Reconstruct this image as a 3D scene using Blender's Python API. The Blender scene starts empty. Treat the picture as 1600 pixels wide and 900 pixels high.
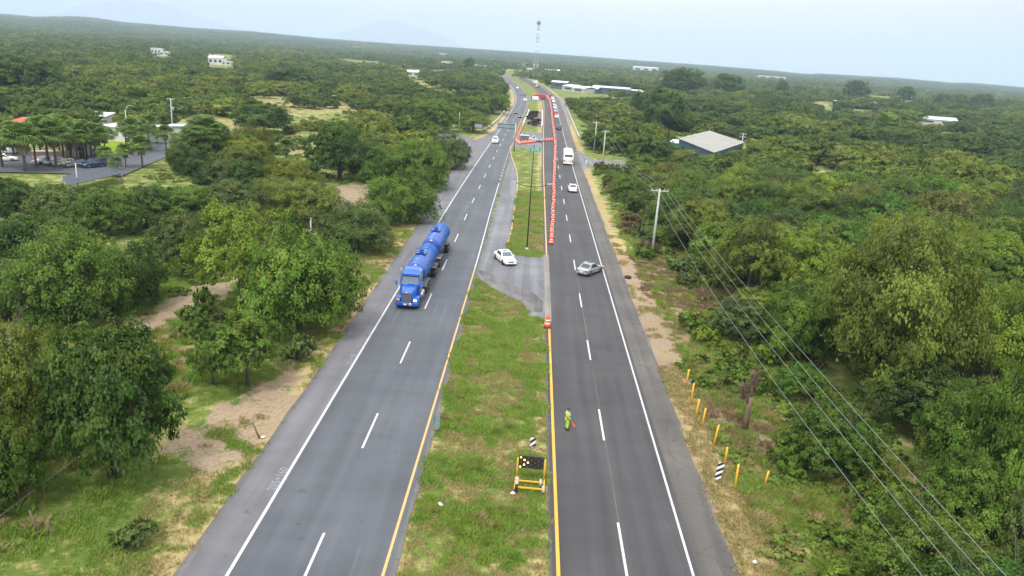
import bpy, bmesh, math, random
import numpy as np
from math import sin, cos, pi, radians, sqrt
from mathutils import Matrix, Vector, noise as mnoise

random.seed(7)
rng = np.random.default_rng(7)
C = bpy.context.scene.collection
SC = bpy.context.scene

# ------------------------------------------------------------------ camera
FOC, CAMH = 1200.0, 26.0                      # focal length in photo pixels, height above the road
ROT = np.array([[0.99739446, -0.07090758, 0.01328199],
                [0.03345875, 0.29156914, -0.95596441],
                [0.06391251, 0.953918, 0.29318193]])
CAMP = np.array([0.0, 0.0, CAMH])
cam = bpy.data.cameras.new('camera'); camo = bpy.data.objects.new('camera', cam); C.objects.link(camo)
cam.sensor_fit = 'HORIZONTAL'; cam.sensor_width = 36.0; cam.lens = 36.0 * FOC / 1600.0
cam.clip_start = 0.5; cam.clip_end = 120000.0
camo.matrix_world = Matrix.Translation(Vector(CAMP)) @ Matrix(ROT.tolist()).to_4x4()
SC.camera = camo


def gp(x, y, z=0.0):
    """world point at height z seen at photo pixel x, y"""
    v = ROT @ np.array([x - 800.0, 450.0 - y, -FOC]); t = (z - CAMH) / v[2]
    return CAMP + v * t


def pj(X, Y, Z):
    c = (np.stack([np.asarray(X, float), np.asarray(Y, float), np.asarray(Z, float) - CAMH], -1)) @ ROT
    d = -c[..., 2]
    return 800 + FOC * c[..., 0] / d, 450 - FOC * c[..., 1] / d, d


def height_to(x, y, ytop, z=0.0):
    p = gp(x, y, z); h = 1.0
    for _ in range(30):
        _, yy, d = pj(p[0], p[1], z + h)
        h += (yy - ytop) * d / FOC * 1.02
    return h


# ------------------------------------------------------------------ world, sun, exposure
SUN_EL, SUN_AZ = radians(58), radians(200)     # azimuth clockwise from +Y
w = bpy.data.worlds.new('World'); SC.world = w; w.use_nodes = True
nt = w.node_tree; nt.nodes.clear()
N = nt.nodes.new; L = nt.links.new
out = N('ShaderNodeOutputWorld'); bg = N('ShaderNodeBackground'); bg.inputs[1].default_value = 1.0
sky = N('ShaderNodeTexSky'); sky.sky_type = 'NISHITA'; sky.sun_disc = False
sky.sun_elevation = SUN_EL; sky.sun_rotation = SUN_AZ; sky.air_density = 1.0; sky.dust_density = 2.0
sc1 = N('ShaderNodeVectorMath'); sc1.operation = 'SCALE'; sc1.inputs['Scale'].default_value = 0.10
L(sky.outputs[0], sc1.inputs[0])
tc = N('ShaderNodeTexCoord')
nz = N('ShaderNodeTexNoise'); nz.inputs['Scale'].default_value = 1.6; nz.inputs['Detail'].default_value = 4; nz.inputs['Roughness'].default_value = 0.45
L(tc.outputs['Generated'], nz.inputs['Vector'])
# thin bright veil, thinner away from the cloud's middle (a soft cloud bank straight ahead)
dot = N('ShaderNodeVectorMath'); dot.operation = 'DOT_PRODUCT'
dv = Vector((-0.06, 1.0, 0.10)).normalized(); dot.inputs[1].default_value = dv
L(tc.outputs['Generated'], dot.inputs[0])
mr = N('ShaderNodeMapRange'); mr.inputs[1].default_value = 0.80; mr.inputs[2].default_value = 1.0; mr.inputs[3].default_value = 0.0; mr.inputs[4].default_value = 1.0
L(dot.outputs['Value'], mr.inputs[0])
mn = N('ShaderNodeMapRange'); mn.inputs[1].default_value = 0.35; mn.inputs[2].default_value = 0.65; mn.inputs[3].default_value = -0.28; mn.inputs[4].default_value = 0.28
L(nz.outputs[0], mn.inputs[0])
ad = N('ShaderNodeMath'); ad.operation = 'ADD'; ad.use_clamp = True
L(mr.outputs[0], ad.inputs[0]); L(mn.outputs[0], ad.inputs[1])
cl = N('ShaderNodeMix'); cl.data_type = 'RGBA'
cl.inputs[6].default_value = (0.68, 0.70, 0.72, 1); cl.inputs[7].default_value = (0.92, 0.89, 0.865, 1)
sz0 = N('ShaderNodeSeparateXYZ'); L(tc.outputs['Generated'], sz0.inputs[0])
up_ = N('ShaderNodeMapRange'); up_.inputs[1].default_value = 0.12; up_.inputs[2].default_value = 0.5; L(sz0.outputs[2], up_.inputs[0])
mxm = N('ShaderNodeMath'); mxm.operation = 'MAXIMUM'; L(ad.outputs[0], mxm.inputs[0]); L(up_.outputs[0], mxm.inputs[1])
L(mxm.outputs[0], cl.inputs[0])
mx = N('ShaderNodeMix'); mx.data_type = 'RGBA'; mx.inputs[0].default_value = 0.92
L(sc1.outputs[0], mx.inputs[6]); L(cl.outputs[2], mx.inputs[7])
# an overcast sky is brighter overhead than at the horizon
sz = N('ShaderNodeSeparateXYZ'); L(tc.outputs['Generated'], sz.inputs[0])
zr = N('ShaderNodeMapRange'); zr.inputs[1].default_value = 0.05; zr.inputs[2].default_value = 1.0; zr.inputs[3].default_value = 1.0; zr.inputs[4].default_value = 1.85
L(sz.outputs[2], zr.inputs[0]); zs_ = N('ShaderNodeVectorMath'); zs_.operation = 'SCALE'; L(mx.outputs[2], zs_.inputs[0]); L(zr.outputs[0], zs_.inputs['Scale'])
L(zs_.outputs[0], bg.inputs[0]); L(bg.outputs[0], out.inputs[0])

sl = bpy.data.lights.new('sun', 'SUN'); sl.energy = 2.2; sl.angle = radians(8); sl.color = (1.0, 0.95, 0.88)
so = bpy.data.objects.new('sun', sl); C.objects.link(so)
sd = Vector((sin(SUN_AZ) * cos(SUN_EL), cos(SUN_AZ) * cos(SUN_EL), sin(SUN_EL)))
so.rotation_euler = sd.to_track_quat('Z', 'Y').to_euler(); so.location = (0, 0, 200)

SC.view_settings.view_transform = 'Standard'; SC.view_settings.look = 'None'
SC.view_settings.exposure = 0.52; SC.view_settings.gamma = 1.0; SC.view_settings.use_curve_mapping = False
SC.cycles.max_bounces = 5; SC.cycles.diffuse_bounces = 3; SC.cycles.glossy_bounces = 2
SC.cycles.transmission_bounces = 3; SC.cycles.volume_bounces = 1; SC.cycles.transparent_max_bounces = 6
SC.cycles.use_adaptive_sampling = True; SC.cycles.adaptive_threshold = 0.02
SC.cycles.use_denoising = True


# ------------------------------------------------------------------ materials
def new_mat(name):
    m = bpy.data.materials.new(name); m.use_nodes = True
    n = m.node_tree; b = n.nodes['Principled BSDF']
    return m, n, b


def noise_node(n, scale, detail=3, rough=0.55, coord='Object', vec=None, stretch=None):
    t = n.nodes.new('ShaderNodeTexNoise'); t.inputs['Scale'].default_value = scale
    t.inputs['Detail'].default_value = detail; t.inputs['Roughness'].default_value = rough
    if vec is None:
        tcn = n.nodes.new('ShaderNodeTexCoord'); vec = tcn.outputs[coord]
    if stretch:
        mp = n.nodes.new('ShaderNodeMapping'); mp.inputs['Scale'].default_value = stretch
        n.links.new(vec, mp.inputs[0]); vec = mp.outputs[0]
    n.links.new(vec, t.inputs['Vector'])
    return t.outputs[0]


def maprange(n, src, a, b, c=0.0, d=1.0):
    r = n.nodes.new('ShaderNodeMapRange'); r.inputs[1].default_value = a; r.inputs[2].default_value = b
    r.inputs[3].default_value = c; r.inputs[4].default_value = d; n.links.new(src, r.inputs[0]); return r.outputs[0]


def mixc(n, fac, a, b, mode='MIX'):
    m = n.nodes.new('ShaderNodeMix'); m.data_type = 'RGBA'; m.blend_type = mode
    for s, i in ((fac, 0), (a, 6), (b, 7)):
        if isinstance(s, (int, float)): m.inputs[i].default_value = s
        elif isinstance(s, tuple): m.inputs[i].default_value = (*s[:3], 1)
        else: n.links.new(s, m.inputs[i])
    return m.outputs[2]


def mathn(n, op, a, b=0.0, clamp=False):
    m = n.nodes.new('ShaderNodeMath'); m.operation = op; m.use_clamp = clamp
    for s, i in ((a, 0), (b, 1)):
        if isinstance(s, (int, float)): m.inputs[i].default_value = s
        else: n.links.new(s, m.inputs[i])
    return m.outputs[0]


def bump(n, b, h, strength=0.3, dist=0.05):
    k = n.nodes.new('ShaderNodeBump'); k.inputs['Strength'].default_value = strength; k.inputs['Distance'].default_value = dist
    n.links.new(h, k.inputs['Height']); n.links.new(k.outputs[0], b.inputs['Normal'])


def pm(name, col, rough=0.6, metal=0.0, var=0.15, scale=3.0, dirt=0.0, spec=0.5, coat=0.0):
    """a plain painted / metal / cloth surface with a little uneven tone and optional grime"""
    m, n, b = new_mat(name)
    t = noise_node(n, scale, 4)
    c = mixc(n, maprange(n, t, 0.3, 0.7), tuple(x * (1 - var) for x in col), tuple(min(1, x * (1 + var)) for x in col))
    if dirt:
        t2 = noise_node(n, scale * 0.6, 6, 0.7)
        c = mixc(n, maprange(n, t2, 0.5, 0.75, 0, dirt), c, (0.16, 0.13, 0.10))
    n.links.new(c, b.inputs['Base Color'])
    n.links.new(maprange(n, t, 0.2, 0.8, rough * 0.85, min(1, rough * 1.15)), b.inputs['Roughness'])
    b.inputs['Metallic'].default_value = metal; b.inputs['Specular IOR Level'].default_value = spec
    if coat: b.inputs['Coat Weight'].default_value = coat
    return m


M = dict(
    white=pm('white_paint', (0.80, 0.80, 0.79), 0.35, dirt=0.12, var=0.04, coat=0.4),
    silver=pm('silver_paint', (0.38, 0.41, 0.44), 0.32, 0.55, var=0.05, coat=0.5),
    blue_car=pm('pale_blue_paint', (0.36, 0.46, 0.60), 0.35, 0.4, var=0.05, coat=0.4),
    navy=pm('dark_blue_paint', (0.035, 0.06, 0.12), 0.3, 0.3, var=0.1, coat=0.5),
    black_car=pm('black_paint', (0.02, 0.022, 0.025), 0.3, 0.1, var=0.1, coat=0.5),
    grey_car=pm('grey_green_paint', (0.16, 0.19, 0.20), 0.35, 0.4, var=0.1, coat=0.5),
    beige=pm('beige_paint', (0.58, 0.50, 0.36), 0.35, 0.3, var=0.05, coat=0.4),
    red_car=pm('red_paint', (0.45, 0.04, 0.035), 0.4, var=0.1),
    truck_blue=pm('royal_blue_paint', (0.002, 0.10, 0.48), 0.26, 0.0, var=0.10, dirt=0.08, coat=0.5),
    tank_blue=pm('blue_tank_paint', (0.002, 0.055, 0.32), 0.22, 0.0, var=0.14, dirt=0.10, coat=0.4),
    ring_blue=pm('worn_light_blue_paint', (0.015, 0.13, 0.42), 0.30, 0.0, var=0.2, dirt=0.15, coat=0.4),  # lighter blue paints bright highlights onto the tank rings
    glass=pm('dark_glass', (0.03, 0.04, 0.05), 0.08, 0.0, var=0.1, spec=0.9),
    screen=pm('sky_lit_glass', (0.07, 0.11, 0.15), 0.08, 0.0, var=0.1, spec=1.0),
    rubber=pm('tyre_rubber', (0.018, 0.018, 0.02), 0.8, var=0.2),
    rim=pm('wheel_metal', (0.45, 0.46, 0.48), 0.35, 0.8, dirt=0.3),
    chrome=pm('chrome', (0.62, 0.63, 0.65), 0.18, 1.0, var=0.05),
    grille=pm('grille_metal', (0.22, 0.23, 0.24), 0.35, 0.8, var=0.3, scale=30),
    black=pm('black_plastic', (0.015, 0.015, 0.017), 0.5, var=0.2),
    lampglass=pm('headlamp_glass', (0.75, 0.78, 0.8), 0.12, var=0.05, spec=0.8),
    amber=pm('amber_lens', (0.80, 0.30, 0.04), 0.25, var=0.05),
    redlens=pm('red_lens', (0.35, 0.02, 0.02), 0.25, var=0.1),
    plate=pm('number_plate', (0.75, 0.75, 0.72), 0.4, var=0.05),
    steel=pm('galvanised_steel', (0.34, 0.36, 0.38), 0.5, 0.5, var=0.15, dirt=0.2),
    fender=pm('grey_mudguard', (0.20, 0.19, 0.18), 0.6, 0.2, var=0.2, dirt=0.4),
    chassis=pm('chassis_black', (0.03, 0.03, 0.032), 0.6, dirt=0.3),
    orange=pm('orange_plastic', (0.86, 0.075, 0.02), 0.5, var=0.06, dirt=0.03),
    mesh_orange=pm('orange_mesh', (0.86, 0.12, 0.06), 0.7, var=0.08),
    band=pm('white_reflective_band', (0.80, 0.76, 0.72), 0.45, var=0.05),
    base_rubber=pm('barrel_base_rubber', (0.04, 0.04, 0.04), 0.8),
    yellow=pm('yellow_paint', (0.78, 0.40, 0.03), 0.5, var=0.08, dirt=0.25, scale=6),
    concrete=pm('concrete', (0.40, 0.39, 0.36), 0.85, var=0.18, scale=1.5, dirt=0.25),
    polecon=pm('concrete_pole', (0.46, 0.46, 0.45), 0.8, var=0.15, scale=2, dirt=0.15),
    darkpole=pm('dark_painted_steel', (0.03, 0.03, 0.032), 0.6, var=0.2),
    wood=pm('weathered_wood', (0.13, 0.10, 0.075), 0.9, var=0.3, scale=5),
    wire=pm('aluminium_wire', (0.30, 0.31, 0.31), 0.6, 0.3),
    wall_white=pm('white_render', (0.58, 0.57, 0.55), 0.8, var=0.06, scale=0.5, dirt=0.12),
    wall_grey=pm('grey_render', (0.42, 0.42, 0.41), 0.85, var=0.1, scale=0.5, dirt=0.15),
    wall_pink=pm('pink_render', (0.60, 0.38, 0.30), 0.85, var=0.1, scale=0.5),
    wall_teal=pm('dark_teal_shed_wall', (0.05, 0.10, 0.14), 0.7, var=0.2, scale=0.5),
    wall_blue=pm('blue_painted_wall', (0.04, 0.26, 0.50), 0.7, var=0.1, scale=0.5, dirt=0.1),
    wall_red=pm('red_painted_wall', (0.55, 0.12, 0.07), 0.7, var=0.1, scale=0.5),
    roof_red=pm('red_roof_tiles', (0.46, 0.10, 0.07), 0.8, var=0.2, scale=2),
    roof_white=pm('white_metal_roof', (0.68, 0.70, 0.72), 0.5, 0.2, var=0.06, scale=0.3, dirt=0.12),
    roof_blue=pm('pale_blue_metal_roof', (0.50, 0.62, 0.70), 0.45, 0.3, var=0.06, scale=0.3, dirt=0.1),
    roof_grey=pm('grey_metal_roof', (0.27, 0.27, 0.25), 0.6, 0.1, var=0.07, scale=0.2, dirt=0.15),
    open_dark=pm('dark_interior', (0.035, 0.045, 0.05), 0.9),
    green_sign=pm('green_sign_face', (0.02, 0.36, 0.25), 0.5, var=0.05),
    grey_sign=pm('grey_sign_back', (0.24, 0.31, 0.37), 0.55, 0.3, var=0.1, scale=2),
    sign_white=pm('sign_white', (0.78, 0.79, 0.80), 0.5, var=0.04),
    sign_black=pm('sign_black', (0.02, 0.02, 0.025), 0.6),
    hivis=pm('lime_work_clothes', (0.42, 0.62, 0.03), 0.8, var=0.15, scale=8),
    hivis_pale=pm('pale_reflective_cloth', (0.62, 0.70, 0.48), 0.6, var=0.1, scale=10),
    skin=pm('skin', (0.32, 0.18, 0.11), 0.6), cap=pm('navy_cap', (0.03, 0.035, 0.13), 0.7),
    boots=pm('black_boots', (0.02, 0.02, 0.02), 0.7), hair=pm('black_hair', (0.015, 0.012, 0.01), 0.7),
    flag=pm('red_flag_cloth', (0.75, 0.13, 0.09), 0.7), litter=pm('white_litter', (0.7, 0.72, 0.74), 0.6, var=0.15, scale=10),
    stone=pm('pale_stone', (0.38, 0.35, 0.30), 0.9, var=0.2),
    deadwood=pm('dead_wood', (0.17, 0.115, 0.08), 0.9, var=0.3, scale=4),
    panel_roof=pm('dark_grey_corrugated_roof', (0.040, 0.052, 0.080), 0.5, 0.2, var=0.12, scale=1.0),
)
# lit lamp of the arrow board
m, n, b = new_mat('lit_amber_lamp'); b.inputs['Base Color'].default_value = (0.9, 0.6, 0.1, 1)
b.inputs['Emission Color'].default_value = (1.0, 0.62, 0.12, 1); b.inputs['Emission Strength'].default_value = 3.0
tt = noise_node(n, 3.0); n.links.new(maprange(n, tt, 0, 1, 0.3, 0.4), b.inputs['Roughness']); M['lit'] = m
# lit headlights of oncoming traffic
m, n, b = new_mat('lit_headlamp'); b.inputs['Base Color'].default_value = (0.9, 0.9, 0.9, 1)
b.inputs['Emission Color'].default_value = (1, 0.96, 0.88, 1); b.inputs['Emission Strength'].default_value = 1.0; M['headlit'] = m


def stripe_mat(name, a, bcol, freq, angle):
    """flat printed diagonal stripes on a sign face"""
    m, n, b = new_mat(name)
    tcn = n.nodes.new('ShaderNodeTexCoord'); mp = n.nodes.new('ShaderNodeMapping'); mp.inputs['Rotation'].default_value = (0, angle, 0)
    n.links.new(tcn.outputs['Object'], mp.inputs[0])
    sp = n.nodes.new('ShaderNodeSeparateXYZ'); n.links.new(mp.outputs[0], sp.inputs[0])
    f = mathn(n, 'FRACT', mathn(n, 'MULTIPLY', sp.outputs[2], freq)); g = mathn(n, 'GREATER_THAN', f, 0.5)
    n.links.new(mixc(n, g, a, bcol), b.inputs['Base Color']); b.inputs['Roughness'].default_value = 0.5
    return m


M['stripes'] = stripe_mat('black_white_stripes', (0.02, 0.02, 0.03), (0.78, 0.78, 0.8), 3.0, radians(40))


def asphalt(name, base, patch, seed, streak=0.13, cracks=False):
    m, n, b = new_mat(name)
    g = n.nodes.new('ShaderNodeNewGeometry'); P = g.outputs['Position']
    mp = n.nodes.new('ShaderNodeMapping'); mp.inputs['Location'].default_value = (seed, seed * 2, 0); n.links.new(P, mp.inputs[0]); P = mp.outputs[0]
    fine = noise_node(n, 9.0, 5, 0.7, vec=P)
    big = noise_node(n, 0.12, 4, 0.55, vec=P)
    lane = noise_node(n, 1.1, 3, 0.5, vec=P, stretch=(1.0, 0.03, 1))       # wheel tracks and oil along the lanes
    cross = noise_node(n, 0.5, 3, 0.6, vec=P, stretch=(0.25, 1.0, 1))
    v = mathn(n, 'ADD', maprange(n, fine, 0.25, 0.75, -0.10, 0.10), maprange(n, lane, 0.3, 0.7, -streak, streak))
    v = mathn(n, 'ADD', v, maprange(n, cross, 0.35, 0.7, -0.06, 0.10))
    spots = noise_node(n, 0.9, 2, 0.4, vec=P)
    v = mathn(n, 'ADD', v, maprange(n, spots, 0.70, 0.76, 0.0, -0.28))
    skid = noise_node(n, 2.2, 2, 0.5, vec=P, stretch=(1.0, 0.02, 1)); reach = noise_node(n, 0.045, 2, 0.5, vec=P)
    v = mathn(n, 'ADD', v, mathn(n, 'MULTIPLY', maprange(n, skid, 0.62, 0.70, 0.0, 0.30), maprange(n, reach, 0.50, 0.60)))
    v = mathn(n, 'ADD', v, mathn(n, 'MULTIPLY', maprange(n, skid, 0.36, 0.28, 0.0, -0.30), maprange(n, reach, 0.45, 0.38)))
    c = mixc(n, maprange(n, big, 0.38, 0.64), base, patch)
    sc = n.nodes.new('ShaderNodeVectorMath'); sc.operation = 'SCALE'; n.links.new(c, sc.inputs[0]); n.links.new(mathn(n, 'ADD', v, 1.0), sc.inputs['Scale'])
    col = sc.outputs[0]
    if cracks:
        vo = n.nodes.new('ShaderNodeTexVoronoi'); vo.feature = 'DISTANCE_TO_EDGE'; vo.inputs['Scale'].default_value = 0.22
        wob = n.nodes.new('ShaderNodeVectorMath'); wob.operation = 'ADD'
        nn = n.nodes.new('ShaderNodeTexNoise'); nn.inputs['Scale'].default_value = 0.8; n.links.new(P, nn.inputs[0])
        n.links.new(P, wob.inputs[0]); n.links.new(nn.outputs[1], wob.inputs[1]); n.links.new(wob.outputs[0], vo.inputs['Vector'])
        col = mixc(n, maprange(n, vo.outputs['Distance'], 0.0, 0.012, 0.55, 0.0), col, (0.035, 0.035, 0.037))
    n.links.new(col, b.inputs['Base Color'])
    n.links.new(maprange(n, fine, 0.3, 0.7, 0.62, 0.85), b.inputs['Roughness']); b.inputs['Specular IOR Level'].default_value = 0.35
    bump(n, b, noise_node(n, 30.0, 3, 0.6, vec=P), 0.25, 0.01)
    return m


M['asph_L'] = asphalt('asphalt_left_lanes', (0.0750, 0.0835, 0.0998), (0.0885, 0.0975, 0.1145), 3)
M['asph_R'] = asphalt('asphalt_right_lanes', (0.0468, 0.0471, 0.0518), (0.0589, 0.0595, 0.0640), 11, 0.2)
M['asph_S'] = asphalt('asphalt_shoulder', (0.1200, 0.1224, 0.1382), (0.1424, 0.1434, 0.1585), 23, 0.12)
M['asph_SR'] = asphalt('asphalt_right_shoulder', (0.0786, 0.0752, 0.0736), (0.1082, 0.1013, 0.0953), 29, 0.2, cracks=True)
M['asph_X'] = asphalt('asphalt_crossover', (0.1220, 0.1300, 0.1474), (0.1599, 0.1667, 0.1798), 37, 0.25, cracks=True)
M['asph_old'] = asphalt('asphalt_broken_edge', (0.0797, 0.0808, 0.0845), (0.1500, 0.1436, 0.1394), 41, 0.3, cracks=True)
M['conc_strip'] = asphalt('pale_joint_strip', (0.2062, 0.1930, 0.1732), (0.1593, 0.1526, 0.1436), 43, 0.2)


def paint(name, col, wear, under):
    m, n, b = new_mat(name); g = n.nodes.new('ShaderNodeNewGeometry')
    t = noise_node(n, 6.0, 5, 0.7, vec=g.outputs['Position'])
    n.links.new(mixc(n, maprange(n, t, 0.52, 0.70, 0, wear), col, under), b.inputs['Base Color']); b.inputs['Roughness'].default_value = 0.6
    return m


M['line_white'] = paint('white_road_paint', (0.50, 0.52, 0.54), 0.75, (0.12, 0.12, 0.13))
M['line_yellow'] = paint('yellow_road_paint', (0.66, 0.34, 0.035), 0.6, (0.14, 0.11, 0.08))
M['line_yellow_old'] = paint('faded_yellow_road_paint', (0.62, 0.36, 0.12), 0.5, (0.15, 0.13, 0.11))
M['line_faint'] = paint('faded_white_road_paint', (0.22, 0.245, 0.27), 0.7, (0.15, 0.16, 0.17))


def foliage(name, ramp, rough=0.6, trans=0.42):
    """leaves: hue from the plant's own random number (or its colour when alpha is set), tone of every clump and leaf from the mesh"""
    m, n, b = new_mat(name); oi = n.nodes.new('ShaderNodeObjectInfo')
    cr = n.nodes.new('ShaderNodeValToRGB'); cr.color_ramp.interpolation = 'LINEAR'
    els = cr.color_ramp.elements
    while len(els) < len(ramp): els.new(0.5)
    for i, c in enumerate(ramp): els[i].position = i / (len(ramp) - 1); els[i].color = (*c, 1)
    n.links.new(oi.outputs['Random'], cr.inputs[0])
    c = mixc(n, oi.outputs['Alpha'], cr.outputs[0], oi.outputs['Color'])
    at = n.nodes.new('ShaderNodeAttribute'); at.attribute_name = 'tone'
    sp = n.nodes.new('ShaderNodeSeparateColor'); n.links.new(at.outputs['Color'], sp.inputs[0])
    sc = n.nodes.new('ShaderNodeVectorMath'); sc.operation = 'SCALE'; n.links.new(c, sc.inputs[0])
    n.links.new(maprange(n, sp.outputs[0], 0, 1, 0.50, 1.55), sc.inputs['Scale'])
    c = mixc(n, maprange(n, sp.outputs[1], 0.0, 1.0, 0.0, 0.55), sc.outputs[0], (0.25, 0.27, 0.045))   # yellow-green tips; on crowns also lit tops put into the colour
    c = mixc(n, sp.outputs[2], c, (0.14, 0.10, 0.065))                                                 # dry twigs and leaves
    n.links.new(c, b.inputs['Base Color']); b.inputs['Roughness'].default_value = rough; b.inputs['Specular IOR Level'].default_value = 0.25
    tr = n.nodes.new('ShaderNodeBsdfTranslucent'); n.links.new(c, tr.inputs[0])
    ms = n.nodes.new('ShaderNodeMixShader'); ms.inputs[0].default_value = trans
    n.links.new(b.outputs[0], ms.inputs[1]); n.links.new(tr.outputs[0], ms.inputs[2])
    n.links.new(ms.outputs[0], n.nodes['Material Output'].inputs[0])
    return m


G = [(0.066, 0.131, 0.019), (0.104, 0.184, 0.022), (0.134, 0.210, 0.026), (0.092, 0.162, 0.032), (0.164, 0.219, 0.031), (0.119, 0.219, 0.022)]
M['leaf'] = foliage('tree_leaves', G)
M['leaf_dk'] = foliage('dark_tree_leaves', [(0.059, 0.121, 0.021), (0.091, 0.166, 0.024), (0.080, 0.137, 0.028), (0.108, 0.184, 0.024)])
M['leaf_ol'] = foliage('olive_tree_leaves', [(0.184, 0.244, 0.033), (0.235, 0.292, 0.037), (0.158, 0.223, 0.031), (0.210, 0.234, 0.046)])
M['leaf_far_ol'] = foliage('distant_olive_leaves', [(0.148, 0.204, 0.037), (0.184, 0.223, 0.044), (0.132, 0.194, 0.033)])
M['leaf_far'] = foliage('distant_leaves', [(0.078, 0.146, 0.026), (0.108, 0.180, 0.031), (0.091, 0.160, 0.037), (0.148, 0.204, 0.035)])
M['shrubleaf'] = foliage('shrub_leaves', [(0.121, 0.212, 0.028), (0.172, 0.227, 0.040), (0.100, 0.187, 0.024), (0.200, 0.220, 0.055)])
M['palmleaf'] = foliage('palm_leaves', [(0.105, 0.182, 0.034), (0.140, 0.231, 0.042)], 0.5, 0.4)
M['grassblade'] = foliage('grass_blades', [(0.161, 0.299, 0.034), (0.213, 0.314, 0.047), (0.309, 0.373, 0.095), (0.139, 0.299, 0.034)], 0.7, 0.35)
M['weedblade'] = foliage('yellow_green_blades', [(0.20, 0.24, 0.045), (0.26, 0.27, 0.06), (0.16, 0.21, 0.04)], 0.7, 0.35)
M['straw'] = foliage('straw_blades', [(0.42, 0.34, 0.17), (0.34, 0.28, 0.13), (0.27, 0.26, 0.09)], 0.8, 0.3)
M['skirt'] = pm('dead_palm_fronds', (0.24, 0.18, 0.11), 0.9, var=0.3, scale=4)
M['bark'] = pm('bark', (0.075, 0.060, 0.048), 0.95, var=0.35, scale=4)
M['palmbark'] = pm('palm_trunk_bark', (0.13, 0.105, 0.08), 0.95, var=0.3, scale=6)


def ground_mat():
    m, n, b = new_mat('ground_soil_grass'); g = n.nodes.new('ShaderNodeNewGeometry'); P = g.outputs['Position']
    at = n.nodes.new('ShaderNodeAttribute'); at.attribute_name = 'zone'
    sp = n.nodes.new('ShaderNodeSeparateColor'); n.links.new(at.outputs['Color'], sp.inputs[0])
    dry, dirt, lawn = sp.outputs
    big = noise_node(n, 0.05, 5, 0.6, vec=P); mid = noise_node(n, 0.45, 6, 0.65, vec=P); fine = noise_node(n, 3.5, 6, 0.75, vec=P)
    vb = noise_node(n, 0.006, 5, 0.6, vec=P)
    green = mixc(n, maprange(n, mid, 0.35, 0.65), (0.085, 0.132, 0.026), (0.140, 0.195, 0.040))
    straw = mixc(n, maprange(n, fine, 0.3, 0.7), (0.28, 0.23, 0.11), (0.42, 0.34, 0.17))
    soil = mixc(n, maprange(n, fine, 0.3, 0.7), (0.21, 0.16, 0.11), (0.36, 0.28, 0.20))
    fd = mathn(n, 'ADD', dry, maprange(n, mid, 0.3, 0.7, -0.42, 0.42)); fd = mathn(n, 'ADD', fd, maprange(n, fine, 0.3, 0.7, -0.25, 0.25))
    c = mixc(n, maprange(n, fd, 0.35, 0.75), green, straw)
    fs = mathn(n, 'ADD', dirt, maprange(n, mid, 0.3, 0.7, -0.32, 0.32)); fs = mathn(n, 'ADD', fs, maprange(n, fine, 0.3, 0.7, -0.2, 0.2))
    c = mixc(n, maprange(n, fs, 0.38, 0.68), c, soil)
    c = mixc(n, lawn, c, mixc(n, maprange(n, fine, 0.3, 0.7), (0.15, 0.25, 0.015), (0.22, 0.31, 0.03)))
    sc = n.nodes.new('ShaderNodeVectorMath'); sc.operation = 'SCALE'; n.links.new(c, sc.inputs[0])
    n.links.new(maprange(n, big, 0.3, 0.7, 0.82, 1.15), sc.inputs['Scale'])
    n.links.new(sc.outputs[0], b.inputs['Base Color']); b.inputs['Roughness'].default_value = 0.95; b.inputs['Specular IOR Level'].default_value = 0.1
    bump(n, b, fine, 0.7, 0.12)
    return m


M['ground'] = ground_mat()
mh, n, b = new_mat('hill_scrub'); g = n.nodes.new('ShaderNodeNewGeometry')
t1 = noise_node(n, 0.004, 6, 0.65, vec=g.outputs['Position']); t2 = noise_node(n, 0.03, 6, 0.7, vec=g.outputs['Position'])
c = mixc(n, maprange(n, t2, 0.35, 0.65), (0.040, 0.062, 0.026), (0.085, 0.105, 0.038))
c = mixc(n, maprange(n, t1, 0.60, 0.70, 0, 0.8), c, (0.20, 0.18, 0.10)); n.links.new(c, b.inputs['Base Color']); b.inputs['Roughness'].default_value = 1.0
M['hill'] = mh


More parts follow.
